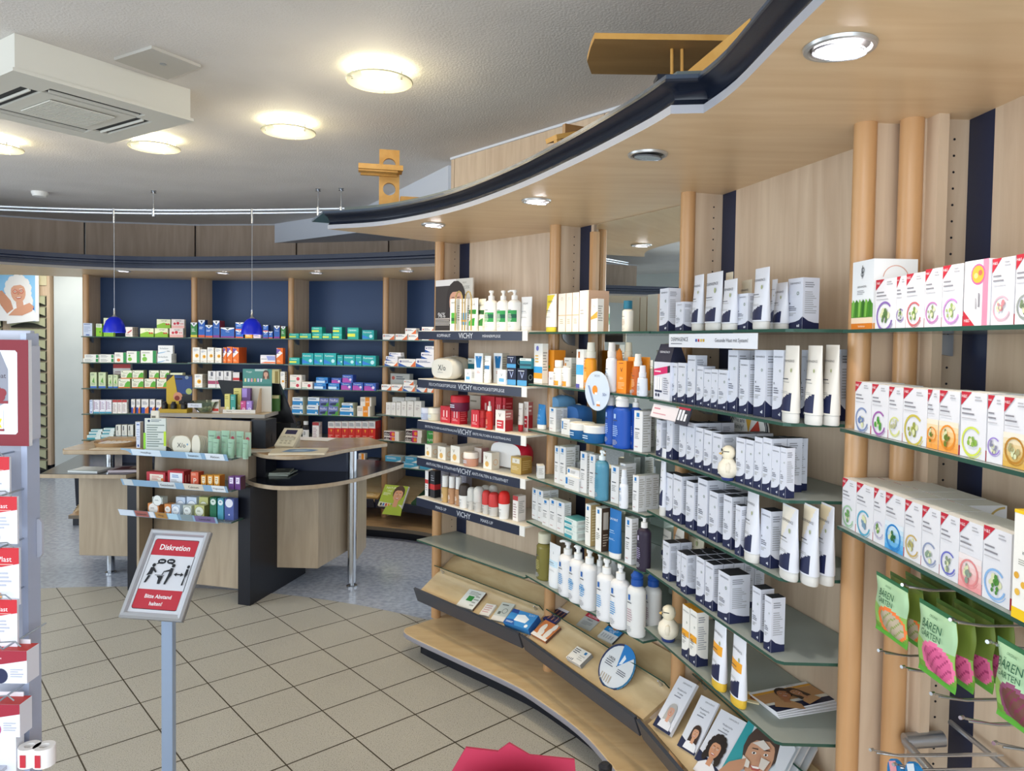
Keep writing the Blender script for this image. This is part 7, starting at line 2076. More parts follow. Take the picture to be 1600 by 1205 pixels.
# ------------------------------------------------------------------ tea cartons
TC = 'tea_carton'
r_ = 'on top tea shelf'
row(b4, Z4[0], r_, [('herbtea', 1330, 1363, 408, X(dep=.10, d=.125)), ('tea_purple', 1367, 1399, 436), ('tea_purple', 1399.5, 1414, 432), ('tea_red', 1414.5, 1443, 427), ('tea_pink', 1444, 1470, 420), ('tea_lilac', 1471, 1503, 414), ('pinktea', 1505, 1542, 407, X(d=.135)), ('tea_rose', 1548, 1583, 403), ('tea_grey', 1585, 1622, 396)], d=.13, dep=.075, name=TC)
r_ = 'on middle tea shelf'
row(b4, Z4[1], r_, [('tea_slate', 1335, 1359.5, 597), ('tea_violet', 1361, 1386.5, 601), ('tea_lime', 1387.5, 1409, 605), ('tea_olive', 1410, 1447, 607), ('tea_orange', 1448, 1465.5, 609), ('tea_orange', 1466.5, 1497, 611), ('tea_lemon', 1499.5, 1539, 613), ('tea_lavender', 1541, 1566, 618), ('tea_gold', 1567, 1606, 622)], d=.13, dep=.075, name=TC)
r_ = 'on lowest tea shelf'
row(b4, Z4[2], r_, [('tea_green', 1315, 1336, 749, X(n=1)), ('tea_sky', 1337, 1363, 757, X(n=1)), ('tea_pale', 1364, 1382, 764, X(n=1)), ('tea_blue', 1382.5, 1411, 773, X(n=1)), ('tea_tan', 1412.5, 1438, 784, X(n=1)), ('tea_steel', 1439, 1466.5, 793), ('tea_indigo', 1467.5, 1496.5, 804), ('tea_salmon', 1497.5, 1533, 815), ('tea_azure', 1534, 1577, 826)], d=.13, dep=.085, name=TC)
row(b4, Z4[2], 'at the near end of lowest tea shelf', [('kamille', 1580, 1625, 800)], d=.145, dep=.06, name=TC)

# candy hooks and bags
root = empty('hook_rack', b4.c, b4.a)
tag(root, 'chrome wire hook rack under the tea shelves', 'rack')
m = MB()
for z in (1.16, 1.0, 0.78):
    m.tube([(0.06, 0.10, z), (1.35, 0.10, z)], 0.006, STEEL, 8)
for x in (0.3, 0.55, 0.8, 1.05):
    m.tube([(x, 0.106, 0.72), (x, 0.106, 1.19)], 0.003, STEEL, 6)
m.build('grid', root)
HK = []
for (x, y) in ((1412, 920), (1487, 975), (1545, 1010), (1375, 1022), (1411, 1048), (1457, 1090), (1503, 1128), (1555, 1168), (1362, 1177), (1398, 1200)):
    u, z = b4.hit(x, y, .17)
    m = MB()
    for s in (0, .02):
        m.tube([(u + s, 0.10, z - .004 + s * .4), (u + s, -0.12, z - .004 + s * .4), (u + s * .5, -0.165, z + .006)], 0.0021, CHROME, 6)
    m.tube([(u, -0.168, z + .008), (u + .004, -0.176, z + .009)], 0.0034, CHROME, 8)
    m.build('hook', root)
m = MB(); m.tube([(0.05, 0.09, 0.735), (0.05, 0.0, 0.73)], 0.018, STEEL, 12); m.tube([(0.05, 0.0, 0.73), (0.30, 0.0, 0.70)], 0.009, STEEL, 10); m.build('wall_bracket', root)


def candy(x0, x1, ty, by, d, accent, label, group, show=True):
    f_ = .155
    u0, z1 = b4.hit(x0, ty, f_)
    u1, _ = b4.hit(x1, ty, f_)
    _, z0 = b4.hit(x0, by, f_)
    w, h = u1 - u0, z1 - z0
    n, R = 28, 32
    m = MB()
    vs, fs, info = [], [], []
    for side in (0, 1):
        for j in range(R + 1):
            v = j / R
            for i in range(n + 1):
                u = i / n
                b = (math.sin(math.pi * u) ** .7 if 0 < u < 1 else 0) * (max(0, math.sin(math.pi * (v - .07) / .86)) ** .6 if .07 < v < .93 else 0) * .014
                wob = .0018 * math.sin(9 * u + 7 * v) * (b > 0)
                y = -(b + wob) - .0005 if side == 0 else b + .0005
                vs.append((u * w - w / 2 + .003 * math.sin(11 * v), y, -h + v * h))
    S = (R + 1) * (n + 1)
    for side in (0, 1):
        for j in range(R):
            for i in range(n):
                a = side * S + j * (n + 1) + i
                q = (a, a + 1, a + n + 2, a + n + 1)
                fs.append(q if side == 0 else q[::-1])
                info.append((side, (i + .5) / n, (j + .5) / R))
    for j in range(R):
        for i in (0, n):
            a, c = j * (n + 1) + i, S + j * (n + 1) + i
            fs.append((a, a + n + 1, c + n + 1, c)); info.append((2, 0, j / R))

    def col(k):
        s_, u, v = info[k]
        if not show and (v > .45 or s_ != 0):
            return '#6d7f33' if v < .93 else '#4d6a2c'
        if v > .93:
            return '#2f6a44'
        if v < .1:
            return '#5fae3a'
        if s_ == 0:
            if ((u - .62) ** 2) / .10 + ((v - .28) ** 2) / .045 < 1:
                return accent[1] if (int(u * 23) * 7 + int(v * 31) * 5) % 4 else accent[2]
            if ((u - .60) ** 2) / .15 + ((v - .28) ** 2) / .075 < 1 and u > .22:
                return accent[0]
            if v > .5:
                return '#a9cba0'
            return '#8fb85a' if v > .2 else '#6f9e3a'
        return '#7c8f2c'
    m.add(vs, fs, col, True)
    if show:
        for s, zz, hh, mw in (('ORIGINAL', -h * .12, .03, .5), ('BÄREN', -h * .235, .13, .82), ('GARTEN', -h * .37, .085, .66)):
            gv, gf, gw, gh = glyph(s)
            sc = min(w * mw / gw, h * hh / gh)
            def yy(x, z):
                u, v = min(.999, max(.001, x / w + .5)), min(.929, max(.071, 1 + z / h))
                return -(math.sin(math.pi * u) ** .7 * math.sin(math.pi * (v - .07) / .86) ** .6 * .014) - .0034
            m.add([(a * sc * .9, yy(a * sc * .9, zz + b * sc), zz + b * sc) for a, b in gv], gf, '#1f5a3c')
    o = m.build('candy_bag')
    finish(o, b4, (u0 + u1) / 2, d, z1)
    tag(o, label, 'candy bag', group)


ora = ('#ee7a3a', '#b8a890', '#8f9a5a')
pnk = ('#e6709a', '#d05a88', '#a83a68')
vio = ('#8a4a68', '#6a4038', '#7a2a4a')
candy(1371, 1421, 893, 983, .155, ora, 'green candy bag with orange banner hanging foremost on its hook', None)
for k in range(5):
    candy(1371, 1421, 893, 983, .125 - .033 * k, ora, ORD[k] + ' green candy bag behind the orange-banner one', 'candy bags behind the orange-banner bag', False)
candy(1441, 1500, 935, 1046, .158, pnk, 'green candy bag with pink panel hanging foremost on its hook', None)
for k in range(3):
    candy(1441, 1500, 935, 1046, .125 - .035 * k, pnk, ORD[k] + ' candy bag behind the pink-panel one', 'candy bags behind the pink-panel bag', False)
candy(1564, 1625, 994, 1118, .158, vio, 'green candy bag with dark violet panel near the chamomile tea', None)
for x0, x1, y0, lb in ((1393, 1420, 1176, 'blue and pink'), (1421, 1450, 1180, 'blue and white')):
    u0, z1 = b4.hit(x0, y0, .15); u1, _ = b4.hit(x1, y0, .15)
    m = MB(); w = u1 - u0
    m.M = Matrix.Rotation(math.radians(90), 4, 'X')
    pts = [(-w / 2, -.14), (w / 2, -.14)] + [(w / 2 * math.cos(a), -.03 + .03 * math.sin(a)) for a in [math.pi * q / 10 for q in range(11)]]
    m.prism(pts, 0, .008, '#1f7ab8')
    m.M = Matrix.Identity(4)
    m.art([('p', [(.1, .9), (.5, 1), (.9, .5), (.6, .4)], '#e8a0a8' if 'pink' in lb else '#dfeaf2'), ('t', 'Gute', .5, .6, .12, '#e6f0f8', .8)], w, .14, x0=-w / 2, z0=-.14, off=-.0085)
    o = m.build('candy_card'); finish(o, b4, (u0 + u1) / 2, .15, z1)
    tag(o, lb + ' rounded candy card hanging on the lowest hooks', 'candy bag')

# ------------------------------------------------------------------ discretion sign
Pc = Vector((-1.170, 2.4547, 0.8392))
M = Matrix.Translation(Pc) @ Matrix.Rotation(-0.1432, 4, 'Z') @ Matrix.Rotation(-0.6077, 4, 'X')
SW, SH, FR = .2254, .3054, .021
root = empty('floor_sign'); root.matrix_world = M
tag(root, 'silver-framed discretion sign on a slim post standing on the tiles', 'sign')
m = MB(); m.box(-SW / 2, SW / 2, .002, .012, -SH / 2, SH / 2, '#c9ccd2'); m.build('back_plate', root)
m = MB()
o_, i_ = (SW / 2, SH / 2), (SW / 2 - FR, SH / 2 - FR)
prof = [(0, .012), (0, -.004), (.3, -.012), (.75, -.010), (1, -.001)]
cs = ((-1, -1), (1, -1), (1, 1), (-1, 1))
for k in range(4):
    a, b = cs[k], cs[(k + 1) % 4]
    vs = []
    for c in (a, b):
        for t, y in prof:
            vs.append((c[0] * (o_[0] + (i_[0] - o_[0]) * t), y, c[1] * (o_[1] + (i_[1] - o_[1]) * t)))
    L_ = len(prof)
    m.add(vs, [(j, L_ + j, L_ + j + 1, j + 1) for j in range(L_ - 1)], mat('#c3c6cc', 0.3, 0.55, name='sign_frame'))
m.build('frame', root)
m = MB()
w, h = 2 * i_[0], 2 * i_[1]
m.box(-w / 2, w / 2, 0, .0015, -h / 2, h / 2, '#dadde4')
RED = '#bf2f3e'


def rr(x0, y0, x1, y1, r, top=True):
    k = w / h
    pts = []
    cr = [(x1 - r, y1 - r * k, 0), (x0 + r, y1 - r * k, 90)] if top else [(x0 + r, y0 + r * k, 180), (x1 - r, y0 + r * k, 270)]
    for cx, cy, a0 in cr:
        pts += [(cx + r * math.cos(math.radians(a0 + q)), cy + r * k * math.sin(math.radians(a0 + q))) for q in (0, 22, 45, 68, 90)]
    pts += [(x0, y0), (x1, y0)] if top else [(x1, y1), (x0, y1)]
    return pts


BK = '#1d2026'
art = [('p', rr(.045, .725, .955, .955, .05), BK), ('p', rr(.045, .04, .955, .30, .05, False), BK), ('r', .045, .28, .955, .74, BK), ('r', .055, .28, .945, .74, '#dadde4'),
       ('p', rr(.055, .735, .945, .948, .045), RED), ('p', rr(.055, .047, .945, .29, .045, False), RED),
       ('t', '*Diskretion', .5, .845, .075, '#f4eef0', .76), ('t', '*Bitte Abstand', .5, .205, .05, '#f4eef0', .66), ('t', '*halten!', .5, .115, .05, '#f4eef0', .36)]


def E2(x, y, rx, ry, c=BK):
    return ('p', [(x + rx * math.cos(6.2832 * q / 14), y + ry * math.sin(6.2832 * q / 14)) for q in range(14)], c)


art += [E2(.335, .655, .085, .035), E2(.515, .66, .085, .035), ('p', [(.27, .64), (.23, .615), (.32, .625)], BK), ('p', [(.56, .64), (.60, .612), (.52, .627)], BK)]
art += [E2(x, y, .013, .009, '#dadde4') for x, y in ((.305, .655), (.335, .655), (.365, .655), (.485, .66), (.515, .66), (.545, .66))]
art += [E2(.205, .60, .035, .024), E2(.60, .605, .035, .024),
        ('p', [(.16, .57), (.22, .575), (.30, .515), (.285, .50), (.23, .53), (.22, .48), (.14, .465), (.12, .46), (.15, .52)], BK), ('p', [(.16, .465), (.21, .465), (.16, .37), (.12, .37)], BK),
        ('r', .29, .47, .48, .476, BK), ('p', [(.33, .465), (.46, .465), (.44, .36), (.39, .36), (.38, .43)], BK), ('p', [(.42, .48), (.44, .48), (.46, .53), (.445, .53)], BK),
        ('p', [(.56, .575), (.62, .57), (.62, .48), (.59, .44), (.56, .36), (.52, .36), (.55, .48)], BK), ('p', [(.57, .56), (.46, .53), (.46, .515), (.58, .53)], BK),
        ('r', .72, .484, .80, .504, BK), ('p', [(.66, .494), (.72, .52), (.72, .468)], BK), ('p', [(.86, .494), (.80, .52), (.80, .468)], BK)]
art = [a for a in art if not (a[0] == 'r' and a[1] == .72)] + [('r', .70, .486, .80, .502, BK)]
art += [E2(.905, .60, .028, .022), ('p', [(.88, .57), (.925, .57), (.93, .5), (.905, .46), (.905, .36), (.87, .36), (.885, .46), (.875, .5)], BK)]
art = [(a[0], [(min(x, .94), y) for x, y in a[1]], a[2]) if a[0] == 'p' else a for a in art]
m.art(art, w, h, x0=-w / 2, z0=-h / 2)
m.build('sign_sheet', root)
m = MB()
m.M = M.inverted()
q = Vector((hy(263.5, 990, 2.49).x, 2.49, 0))
RP = Matrix.Translation((q.x, q.y, 0)) @ Matrix.Rotation(-0.1432, 4, 'Z')
m.M = M.inverted() @ RP
ztop = Pc.z + .0
m.box(-.021, .021, -.011, .011, .012, ztop, mat('#a9bcd8', 0.35, 0.4, name='post_aluminium'))
m.build('post', root, .002)
m = MB()
m.M = M.inverted() @ RP
m.box(-.14, .14, -.14, .08, .004, .012, STEEL); m.build('foot_plate', root)

# ------------------------------------------------------------------ plaster display stand at the edge
root = empty('product_stand', (0, 0, 0))
tag(root, 'tall white sales stand hung with plaster packs', 'display stand')
FY = 1.24
xr = hy(49, 700, FY).x
ztop = hy(20, 516, FY).z
WP = mat('#b9bcc8', 0.3, name='white_plastic')
m = MB(); m.box(xr - .42, xr, FY, FY + .012, .06, ztop, WP); m.build('back_panel', root, .002)
m = MB(); m.box(xr - .004, xr + .006, FY - .02, FY + .0125, .05, ztop - .005, mat('#adb6cc', 0.3)); m.build('side_panel', root)
z1_, z0_ = hy(56, 812, FY).z, hy(58, 872, FY).z
m = MB(); m.M = Matrix.Translation((0, FY + .008, 0)) @ Matrix.Rotation(math.radians(90), 4, 'X')
m.prism([(xr + .0065, z0_), (xr + .011, z0_), (xr + .0155, z0_ + .006), (xr + .0155, z1_ - .006), (xr + .011, z1_), (xr + .0065, z1_)], 0, .006, WP); m.build('side_tab', root)
m = MB(); m.box(xr - .42, xr + .006, FY - .12, FY + .012, .0, .05, WP); m.build('foot', root)
zt, zb_ = hy(20, 531, FY - .03).z, hy(20, 697, FY - .03).z
x1 = hy(45, 600, FY - .03).x
m = MB()
W_, H_ = .34, zt - zb_
m.box(x1 - W_, x1, FY - .03, FY - .022, zb_, zt, '#e6e6ea')
m.box(x1 - W_, x1, FY - .0218, FY - .0005, zb_ + .01, zt - .01, WP)
m.M = Matrix.Translation((0, FY - .03, 0))
m.art([('p', [(0, 0), (1, 0), (1, 1), (0, 1)], '#7c1a28'), ('p', [(.04, .11), (.935, .11), (.945, .13), (.945, .88), (.935, .90), (.04, .90)], '#dfe2e8'),
       ('p', [(.8, .90), (.86, .90), (.9, .72), (.9, .42), (.86, .38), (.8, .38)], '#8a8c98'), ('t', 'poat', .86, .65, .05, '#3a2a34', .07), ('d', .87, .5, .022, '#8a2a34'), ('d', .845, .53, .02, '#8a2a34'), ('d', .865, .46, .02, '#8a2a34'),
       ('r', .8, .40, .9, .425, '#8a2a34'), ('r', .8, .14, .875, .35, '#f0eee8'), ('p', [(.8, .24), (.84, .27), (.87, .255), (.86, .21), (.87, .17), (.83, .18), (.8, .17)], '#f0c81e'), ('r', .8, .14, .88, .16, '#8a2a34')], W_, H_, x0=x1 - W_, z0=zb_)
m.build('header_board', root)


def pack(xr_, y0, y1, dep, kind, label):
    Yp = FY - .035 - dep
    zt, zb_ = hy(10, y0, Yp).z, hy(10, y1, Yp).z
    x1 = hy(xr_, (y0 + y1) / 2, Yp).x
    h = zt - zb_
    w = .095
    m = MB()
    if kind == 'bag':
        m.box(x1 - w, x1, Yp, Yp + .004, zb_, zt, '#dfe0e8')
        m.M = Matrix.Translation((0, Yp, 0))
        m.art([('p', [(0, .62), (0, 1), (1, 1), (1, .72), (.7, .66)], '#c2202c'), ('t', 'ocoPlast', .66, .80, .09, '#f4eaea', .56), ('r', .55, .70, .9, .715, '#e6a8a0'), ('l', .5, .3, .9, .58, 4, '#b0b2c0'), ('d', .62, .14, .09, '#d8a070')], w, h, x0=x1 - w, z0=zb_)
    else:
        m.box(x1 - w, x1, Yp, Yp + .03, zb_, zt - h * .12, '#dfe0e8', top='#c8342c')
        m.box(x1 - w, x1 - .012, Yp + .027, Yp + .0285, zt - h * .12, zt, '#e6e6ea')
        m.M = Matrix.Translation((0, Yp, 0))
        m.art([('p', [(0, .42), (0, .88), (1, .88), (1, .62), (.6, .52)], '#9a1f34'), ('t', 'ocoPlast', .5, .68, .05, '#f0e0e4', .7), ('d', .55, .2, .13, '#b83a78' if dep < .05 else '#23284a'), ('l', .72, .15, .95, .4, 4, '#b0b2c0')], w, h, x0=x1 - w, z0=zb_)
    m.M = Matrix.Identity(4)
    o = m.build('plaster_pack')
    tag(o, label, 'plaster pack', 'plaster packs on the sales stand')
    c = MB()
    zz = zt - .004 if kind == 'bag' else zt - h * .06
    c.tube([(x1 - .03, FY - .001, zz + .004), (x1 - .03, Yp - .012, zz + .004), (x1 - .03, Yp - .02, zz + .012)], .0016, STEEL, 6)
    c.tube([(x1 - .045, Yp - .006, zz + .012), (x1 - .015, Yp - .006, zz + .014), (x1 - .005, Yp - .006, zz + .006)], .0012, STEEL, 6)
    c.build('wire_hook', root)


pack(15, 714, 785, .02, 'bag', 'red and white plaster pack hanging just below the red-framed header')
pack(27, 776, 850, .045, 'bag', 'red and white plaster pack on the second hook down')
pack(30, 856, 945, .04, 'bag', 'red and white plaster pack on the third hook down')
pack(27, 937, 1012, .045, 'bag', 'red and white plaster pack above the boxed pink one')
pack(42, 1010, 1068, .06, 'box', 'boxed plaster pack with dark red swoosh on its own hook')
pack(31, 1094, 1152, .04, 'box', 'boxed plaster pack with dark blue picture')
m = MB()
Yp = FY - .06
m.box(xr - .2, hy(25, 1160, Yp).x, Yp, Yp + .02, hy(20, 1175, Yp).z - .05, hy(20, 1145, Yp).z, '#d9dbe4')
o = m.build('plaster_pack'); tag(o, 'pale pack with dark red strip above the tape rolls', 'plaster pack', 'plaster packs on the sales stand')
m = MB(); m.box(xr - .3, xr - .005, FY - .10, FY - .0005, .93, .936, WP); m.build('shelf', root)
for i, (x, y) in enumerate(((36, 1196), (20, 1189))):
    p = hz(x, y, .965)
    m = MB(); m.lathe([(.017, 0), (.017, .03), (.0165, .031), (.008, .031), (.007, .02)], '#e9e6e4', 22)
    m.art([('r', .3, .1, .7, .8, '#b82838')], .024, .03, x0=-.012, off=-.0172)
    o = m.build('tape_roll'); o.location = (p.x, FY - .055 - .0 * i, .9362)
    tag(o, ('front' if i == 0 else 'rear') + ' white tape roll with red label on the sales stand', 'tape roll', 'tape rolls')

# ------------------------------------------------------------------ red cardboard display in front
root = empty('red_display', (0, 0, 0))
tag(root, 'crimson cardboard floor display with folded flaps, only its top in view', 'display')
CR = mat('#b4304e', 0.65)
q = [hz(x, y, .93) for x, y in ((712, 1196), (896, 1200))]
xa, xb, ya = q[0].x, q[1].x, q[0].y
m = MB(); m.box(xa, xb, ya - .30, ya - .02, .0, .90, CR); m.build('case', root)
m = MB()
P_ = [hy(x, y, ya - .03) for x, y in ((703, 1212), (728, 1169), (778, 1175), (796, 1162), (828, 1181), (898, 1188), (900, 1215))]
vs = [tuple(p) for p in P_] + [(p.x + .004, p.y - .05 if 0 else p.y + .006, p.z) for p in P_]
n = len(P_)
low = [(P_[0].x, ya - .03, .90), (P_[-1].x, ya - .03, .90)]
vs = [tuple(p) for p in P_] + low[::-1]
vs2 = [(x, y + .005, z) for x, y, z in vs]
k = len(vs)
m.add(vs + vs2, [tuple(range(k)), tuple(range(2 * k - 1, k - 1, -1))] + [(i, (i + 1) % k, k + (i + 1) % k, k + i) for i in range(k)], CR)
m.build('header_flap', root)
m = MB()
vs = [(xa, ya - .05, .9005), (xb, ya - .06, .9005), (xb - .02, ya - .10, .955), (xa + .1, ya - .09, .975), (xa + .01, ya - .09, .95)]
m.add(vs + [(x, y - .004, z) for x, y, z in vs], [(0, 1, 2, 3, 4), (9, 8, 7, 6, 5), (0, 5, 6, 1), (1, 6, 7, 2), (2, 7, 8, 3), (3, 8, 9, 4), (4, 9, 5, 0)], mat('#c04460', 0.65)); m.build('side_flap', root)
p = hy(946, 1197, 1.75)
m = MB(); m.lathe([(.006, .0), (.006, p.z - .02), (.016, p.z - .016), (.017, p.z - .004), (.01, p.z + .003)], '#1b1b20', 16); o = m.build('black_post'); o.location = (p.x, 1.75, 0.004)
tag(o, 'thin black post with a round knob beside the crimson display', 'post')

# ------------------------------------------------------------------ wooden toys on the canopy
LZ = 2.2845


def toy(label, name, loc, rz):
    r = empty(name, loc, math.radians(rz)); tag(r, label, 'wooden toy'); return r


def holed(m, w, h, t, holes, mt):
    """upright board in x,z with round holes, thickness t in y; built as strips around each hole"""
    zs = 0.0
    for cz, r in holes:
        n = 20
        # rectangle block around the hole
        a, b = cz - w / 2 * .92, cz + w / 2 * .92
        if a > zs:
            m.box(-w / 2, w / 2, 0, t, zs, a, mt)
        ring, sq = [], []
        for i in range(n):
            an = 2 * math.pi * i / n + math.pi / 4
            ring.append((r * math.cos(an), cz + r * math.sin(an)))
            c, s = math.cos(an), math.sin(an)
            f = 1 / max(abs(c), abs(s))
            sq.append((c * f * w / 2, cz + s * f * (b - a) / 2))
        vs = [(x, 0, z) for x, z in ring] + [(x, 0, z) for x, z in sq] + [(x, t, z) for x, z in ring] + [(x, t, z) for x, z in sq]
        fs = []
        for i in range(n):
            j = (i + 1) % n
            fs += [(i, j, n + j, n + i), (2 * n + j, 2 * n + i, 3 * n + i, 3 * n + j), (j, i, 2 * n + i, 2 * n + j), (n + i, n + j, 3 * n + j, 3 * n + i)]
        m.add(vs, fs, mt)
        zs = b
    if h > zs:
        m.box(-w / 2, w / 2, 0, t, zs, h, mt)


tp = hy(608, 318, 3.62)
r = toy('pine toy stand with two round holes and a small projecting rack on the canopy', 'toy_stand', (tp.x, 3.62, 2.2845), 12)
hh = hy(608, 234, 3.62).z - 2.2845
m = MB(); holed(m, .098, hh, .022, [(hh * .36, .031), (hh * .76, .031)], PINE); m.build('upright', r)
m = MB()
for y in (-.11, -.085, -.02):
    m.box(-.15 if y < -.05 else -.14, .035, y, y + .018, hh * .555, hh * .60, PINE)
m.box(-.15, -.125, -.11, -.002, hh * .60, hh * .65, PINE); m.box(.0, .06, -.11, -.002, hh * .60, hh * .66, PINE); m.box(-.15, .06, -.125, -.1105, hh * .58, hh * .66, PINE)
m.build('rack', r)
m = MB(); m.box(.055, .15, -.01, .07, 0, .075, PINE); m.build('side_block', r)
tp = hy(893, 222, 2.62)
r = toy('angular pine toy chair leaning on the canopy under the ceiling', 'toy_chair', (tp.x + .01, 2.62, LZ), 28)
m = MB()
m.M = Matrix.Rotation(math.radians(-16), 4, 'Y')
for x in (-.05, .02):
    m.box(x, x + .018, 0, .02, 0, .095, PINE)
m.box(-.05, .038, -.005, .07, .0955, .112, PINE); m.build('seat', r)
m = MB(); m.box(-.02, .075, .03, .05, .09, .15, wood('dark_pine', '#8a6234', '#9c7140', (8, 8, 8))); m.build('back_rest', r)
tp = hy(825, 258, 2.80)
m = MB(); m.box(-.04, .03, -.015, .015, 0, .03, PINE); m.box(-.015, .0, -.015, .015, .031, .045, PINE); o = m.build('toy_block'); o.location = (tp.x, 2.78, LZ); tag(o, 'small flat pine block peeking over the canopy ledge', 'wooden toy')
# plane
r = toy('large pine toy aeroplane with a broad wing on the canopy', 'toy_aeroplane', (0, 0, 0), 0)
A_, B_, C_, D_ = hy(929, 61, 2.0), hy(1125, 63, 2.0), hy(960, 29, 2.22), hy(1180, 31, 2.22)
m = MB()
zw = (A_.z + B_.z) / 2
wp = [(A_.x, 2.0), (B_.x + .05, 2.0), (B_.x + .14, 2.26), (A_.x + .02, 2.26), (A_.x - .004, 2.16), (A_.x - .004, 2.06)]
m.prism(wp, zw, zw + .016, wood('wing_pine', '#9a7444', '#ad8654', (1, 8, 8)), PINE); m.build('wing', r)
f0, f1 = hy(1037, 118, 2.02), hy(1172, 30, 1.86)
fd = Vector((f1.x - f0.x, f1.y - f0.y, 0)); fl = fd.length; fd.normalize()
m = MB()
m.M = Matrix.Translation((f0.x, f0.y, 0)) @ Matrix.Rotation(math.atan2(fd.y, fd.x), 4, 'Z')
zl, zh = LZ + .001, zw - .0005
n = 5
for i in range(n):
    a, b = fl * i / n, fl * (i + 1) / n
    c = (a + b) / 2
    m.M = Matrix.Translation((f0.x, f0.y, zl)) @ Matrix.Rotation(math.atan2(fd.y, fd.x), 4, 'Z') @ Matrix.Translation((c, 0, 0))
    t0, t1 = (zh - zl) * (.30 + .70 * i / n), (zh - zl) * (.30 + .70 * (i + 1) / n)
    hw = (b - a) / 2
    holed(m, b - a, t0, .03, [(t0 * .5, min(hw * .5, t0 * .34))] if t0 > hw * 1.9 else [], PINE)
    m.add([(-hw, 0, t0), (hw, 0, t0), (hw, 0, t1), (-hw, .03, t0), (hw, .03, t0), (hw, .03, t1)], [(0, 1, 2), (5, 4, 3), (0, 2, 5, 3), (1, 4, 5, 2), (0, 3, 4, 1)], PINE)
m.build('fuselage', r)
for x, y in ((1052, 100), (1068, 88)):
    s_ = hy(x, y, 2.06)
    m = MB(); m.tube([(s_.x, 2.06, LZ + .001), (s_.x - .005, 2.06, zw - .0005)], .0045, PINE, 10); m.build('strut', r)

# ------------------------------------------------------------------ goods on the counter display
r_ = 'on middle display shelf'
row(DB, DZ[1], r_, [('redsig', 229, 258, 738), ('redblue', 262, 287, 736, X(dep=.07)), ('pcoral', 298, 310, 738), ('amber', 314, 322, 743), ('amber', 324, 332.5, 743), ('amber', 334, 343, 743), ('violet', 357, 365.5, 745), ('violet', 367, 375.5, 745)], d=.20, dep=.05, name='balm_carton')
r_ = 'on lowest display shelf'
row(DB, DZ[2], r_, [('labelo', 231, 248, 787), ('labelo', 257, 267, 788), ('labelb', 268, 281, 789), ('label', 286, 299, 790), ('labelk', 304, 319, 790), ('label', 238, 254, 777, X(on=0)), ('labelb', 275, 289, 777, X(d=.13)), ('labelb', 292, 307, 777, X(d=.13)), ('labelk', 311, 325, 777, X(d=.13)), ('green2', 328, 338, 778), ('aqua2', 340, 349, 779), ('indigo', 351, 365, 780)], d=.19, dep=.045, name='soap_box')


def mk_soap(w, h):
    m = MB()
    R = 10
    m.M = Matrix.Rotation(math.radians(90), 4, 'X')
    pts = [(w / 2 * math.copysign(abs(math.cos(a)) ** .8, math.cos(a)), h / 2 + h / 2 * math.copysign(abs(math.sin(a)) ** .9, math.sin(a))) for a in [6.2832 * q / 28 for q in range(28)]]
    m.prism(pts, -.012, .0, '#ded9c8')
    m.M = Matrix.Identity(4)
    return m, []


r_ = 'on top display shelf'
place(DB, DZ[0], r_, '', 263, 286, 681, mk_soap, 'gift_tin', 'tin', d=.14, lab='greyish rounded tin behind the lettered one, top display shelf', group='rounded tins')


def mk_tin2(w, h):
    m, p = mk_soap(w, h)
    m.art([('t', 'X/o', .5, .5, .35, '#2a2c34', .5), ('d', .86, .56, .05, '#7aa4c4')], w * .9, h, x0=-w * .45, off=-.0005)
    return m, p


place(DB, DZ[0], r_, '', 268, 299, 681, mk_tin2, 'gift_tin', 'tin', d=.20, lab='rounded cream tin with black lettering on the top display shelf', group='rounded tins')
for k in range(5):
    place(DB, DZ[0], r_, '', 299 + 3 * k, 313 + 3 * k, 680 + .4 * k, mk_soap, 'gift_tin', 'tin', d=.195 - .018 * k, lab=ORD[k] + ' of the nested round cream tins beside the lettered tin', group='nested round tins')
GT = dict(body='#8fb49a', cap='#a8c4b0', swoosh=None, text='Weleda', caph=.08)
for x0, x1, yt, dd in ((338, 345, 674, .12), (360, 367, 674, .12), (383, 391, 676, .12)):
    S_, _d = C('#b8d0bc', [('d', .5, .72, .36, '#d05a70')]), ''
    ST['gpack'] = (S_, 'pale green sachet with pink disc')
    row(DB, DZ[0], r_, [('gpack', x0, x1, yt, X(d=dd))], dep=.01, name='sample_sachet')
for x0, x1, yt, dd in ((325, 338, 673, .17), (346, 359, 673, .17), (369, 381, 674, .17)):
    place(DB, DZ[0], r_, 'tall sage green hand-cream tube', x0, x1, yt, mk_tube(**GT), 'hand_cream_tube', 'tube', d=dd)
for x0, x1, yt, dd in ((333, 342.5, 686, .21), (356, 366, 686, .21), (379, 388.5, 687, .21)):
    place(DB, DZ[0], r_, 'short sage green hand-cream tube', x0, x1, yt, mk_tube(**GT), 'hand_cream_tube', 'tube', d=dd)
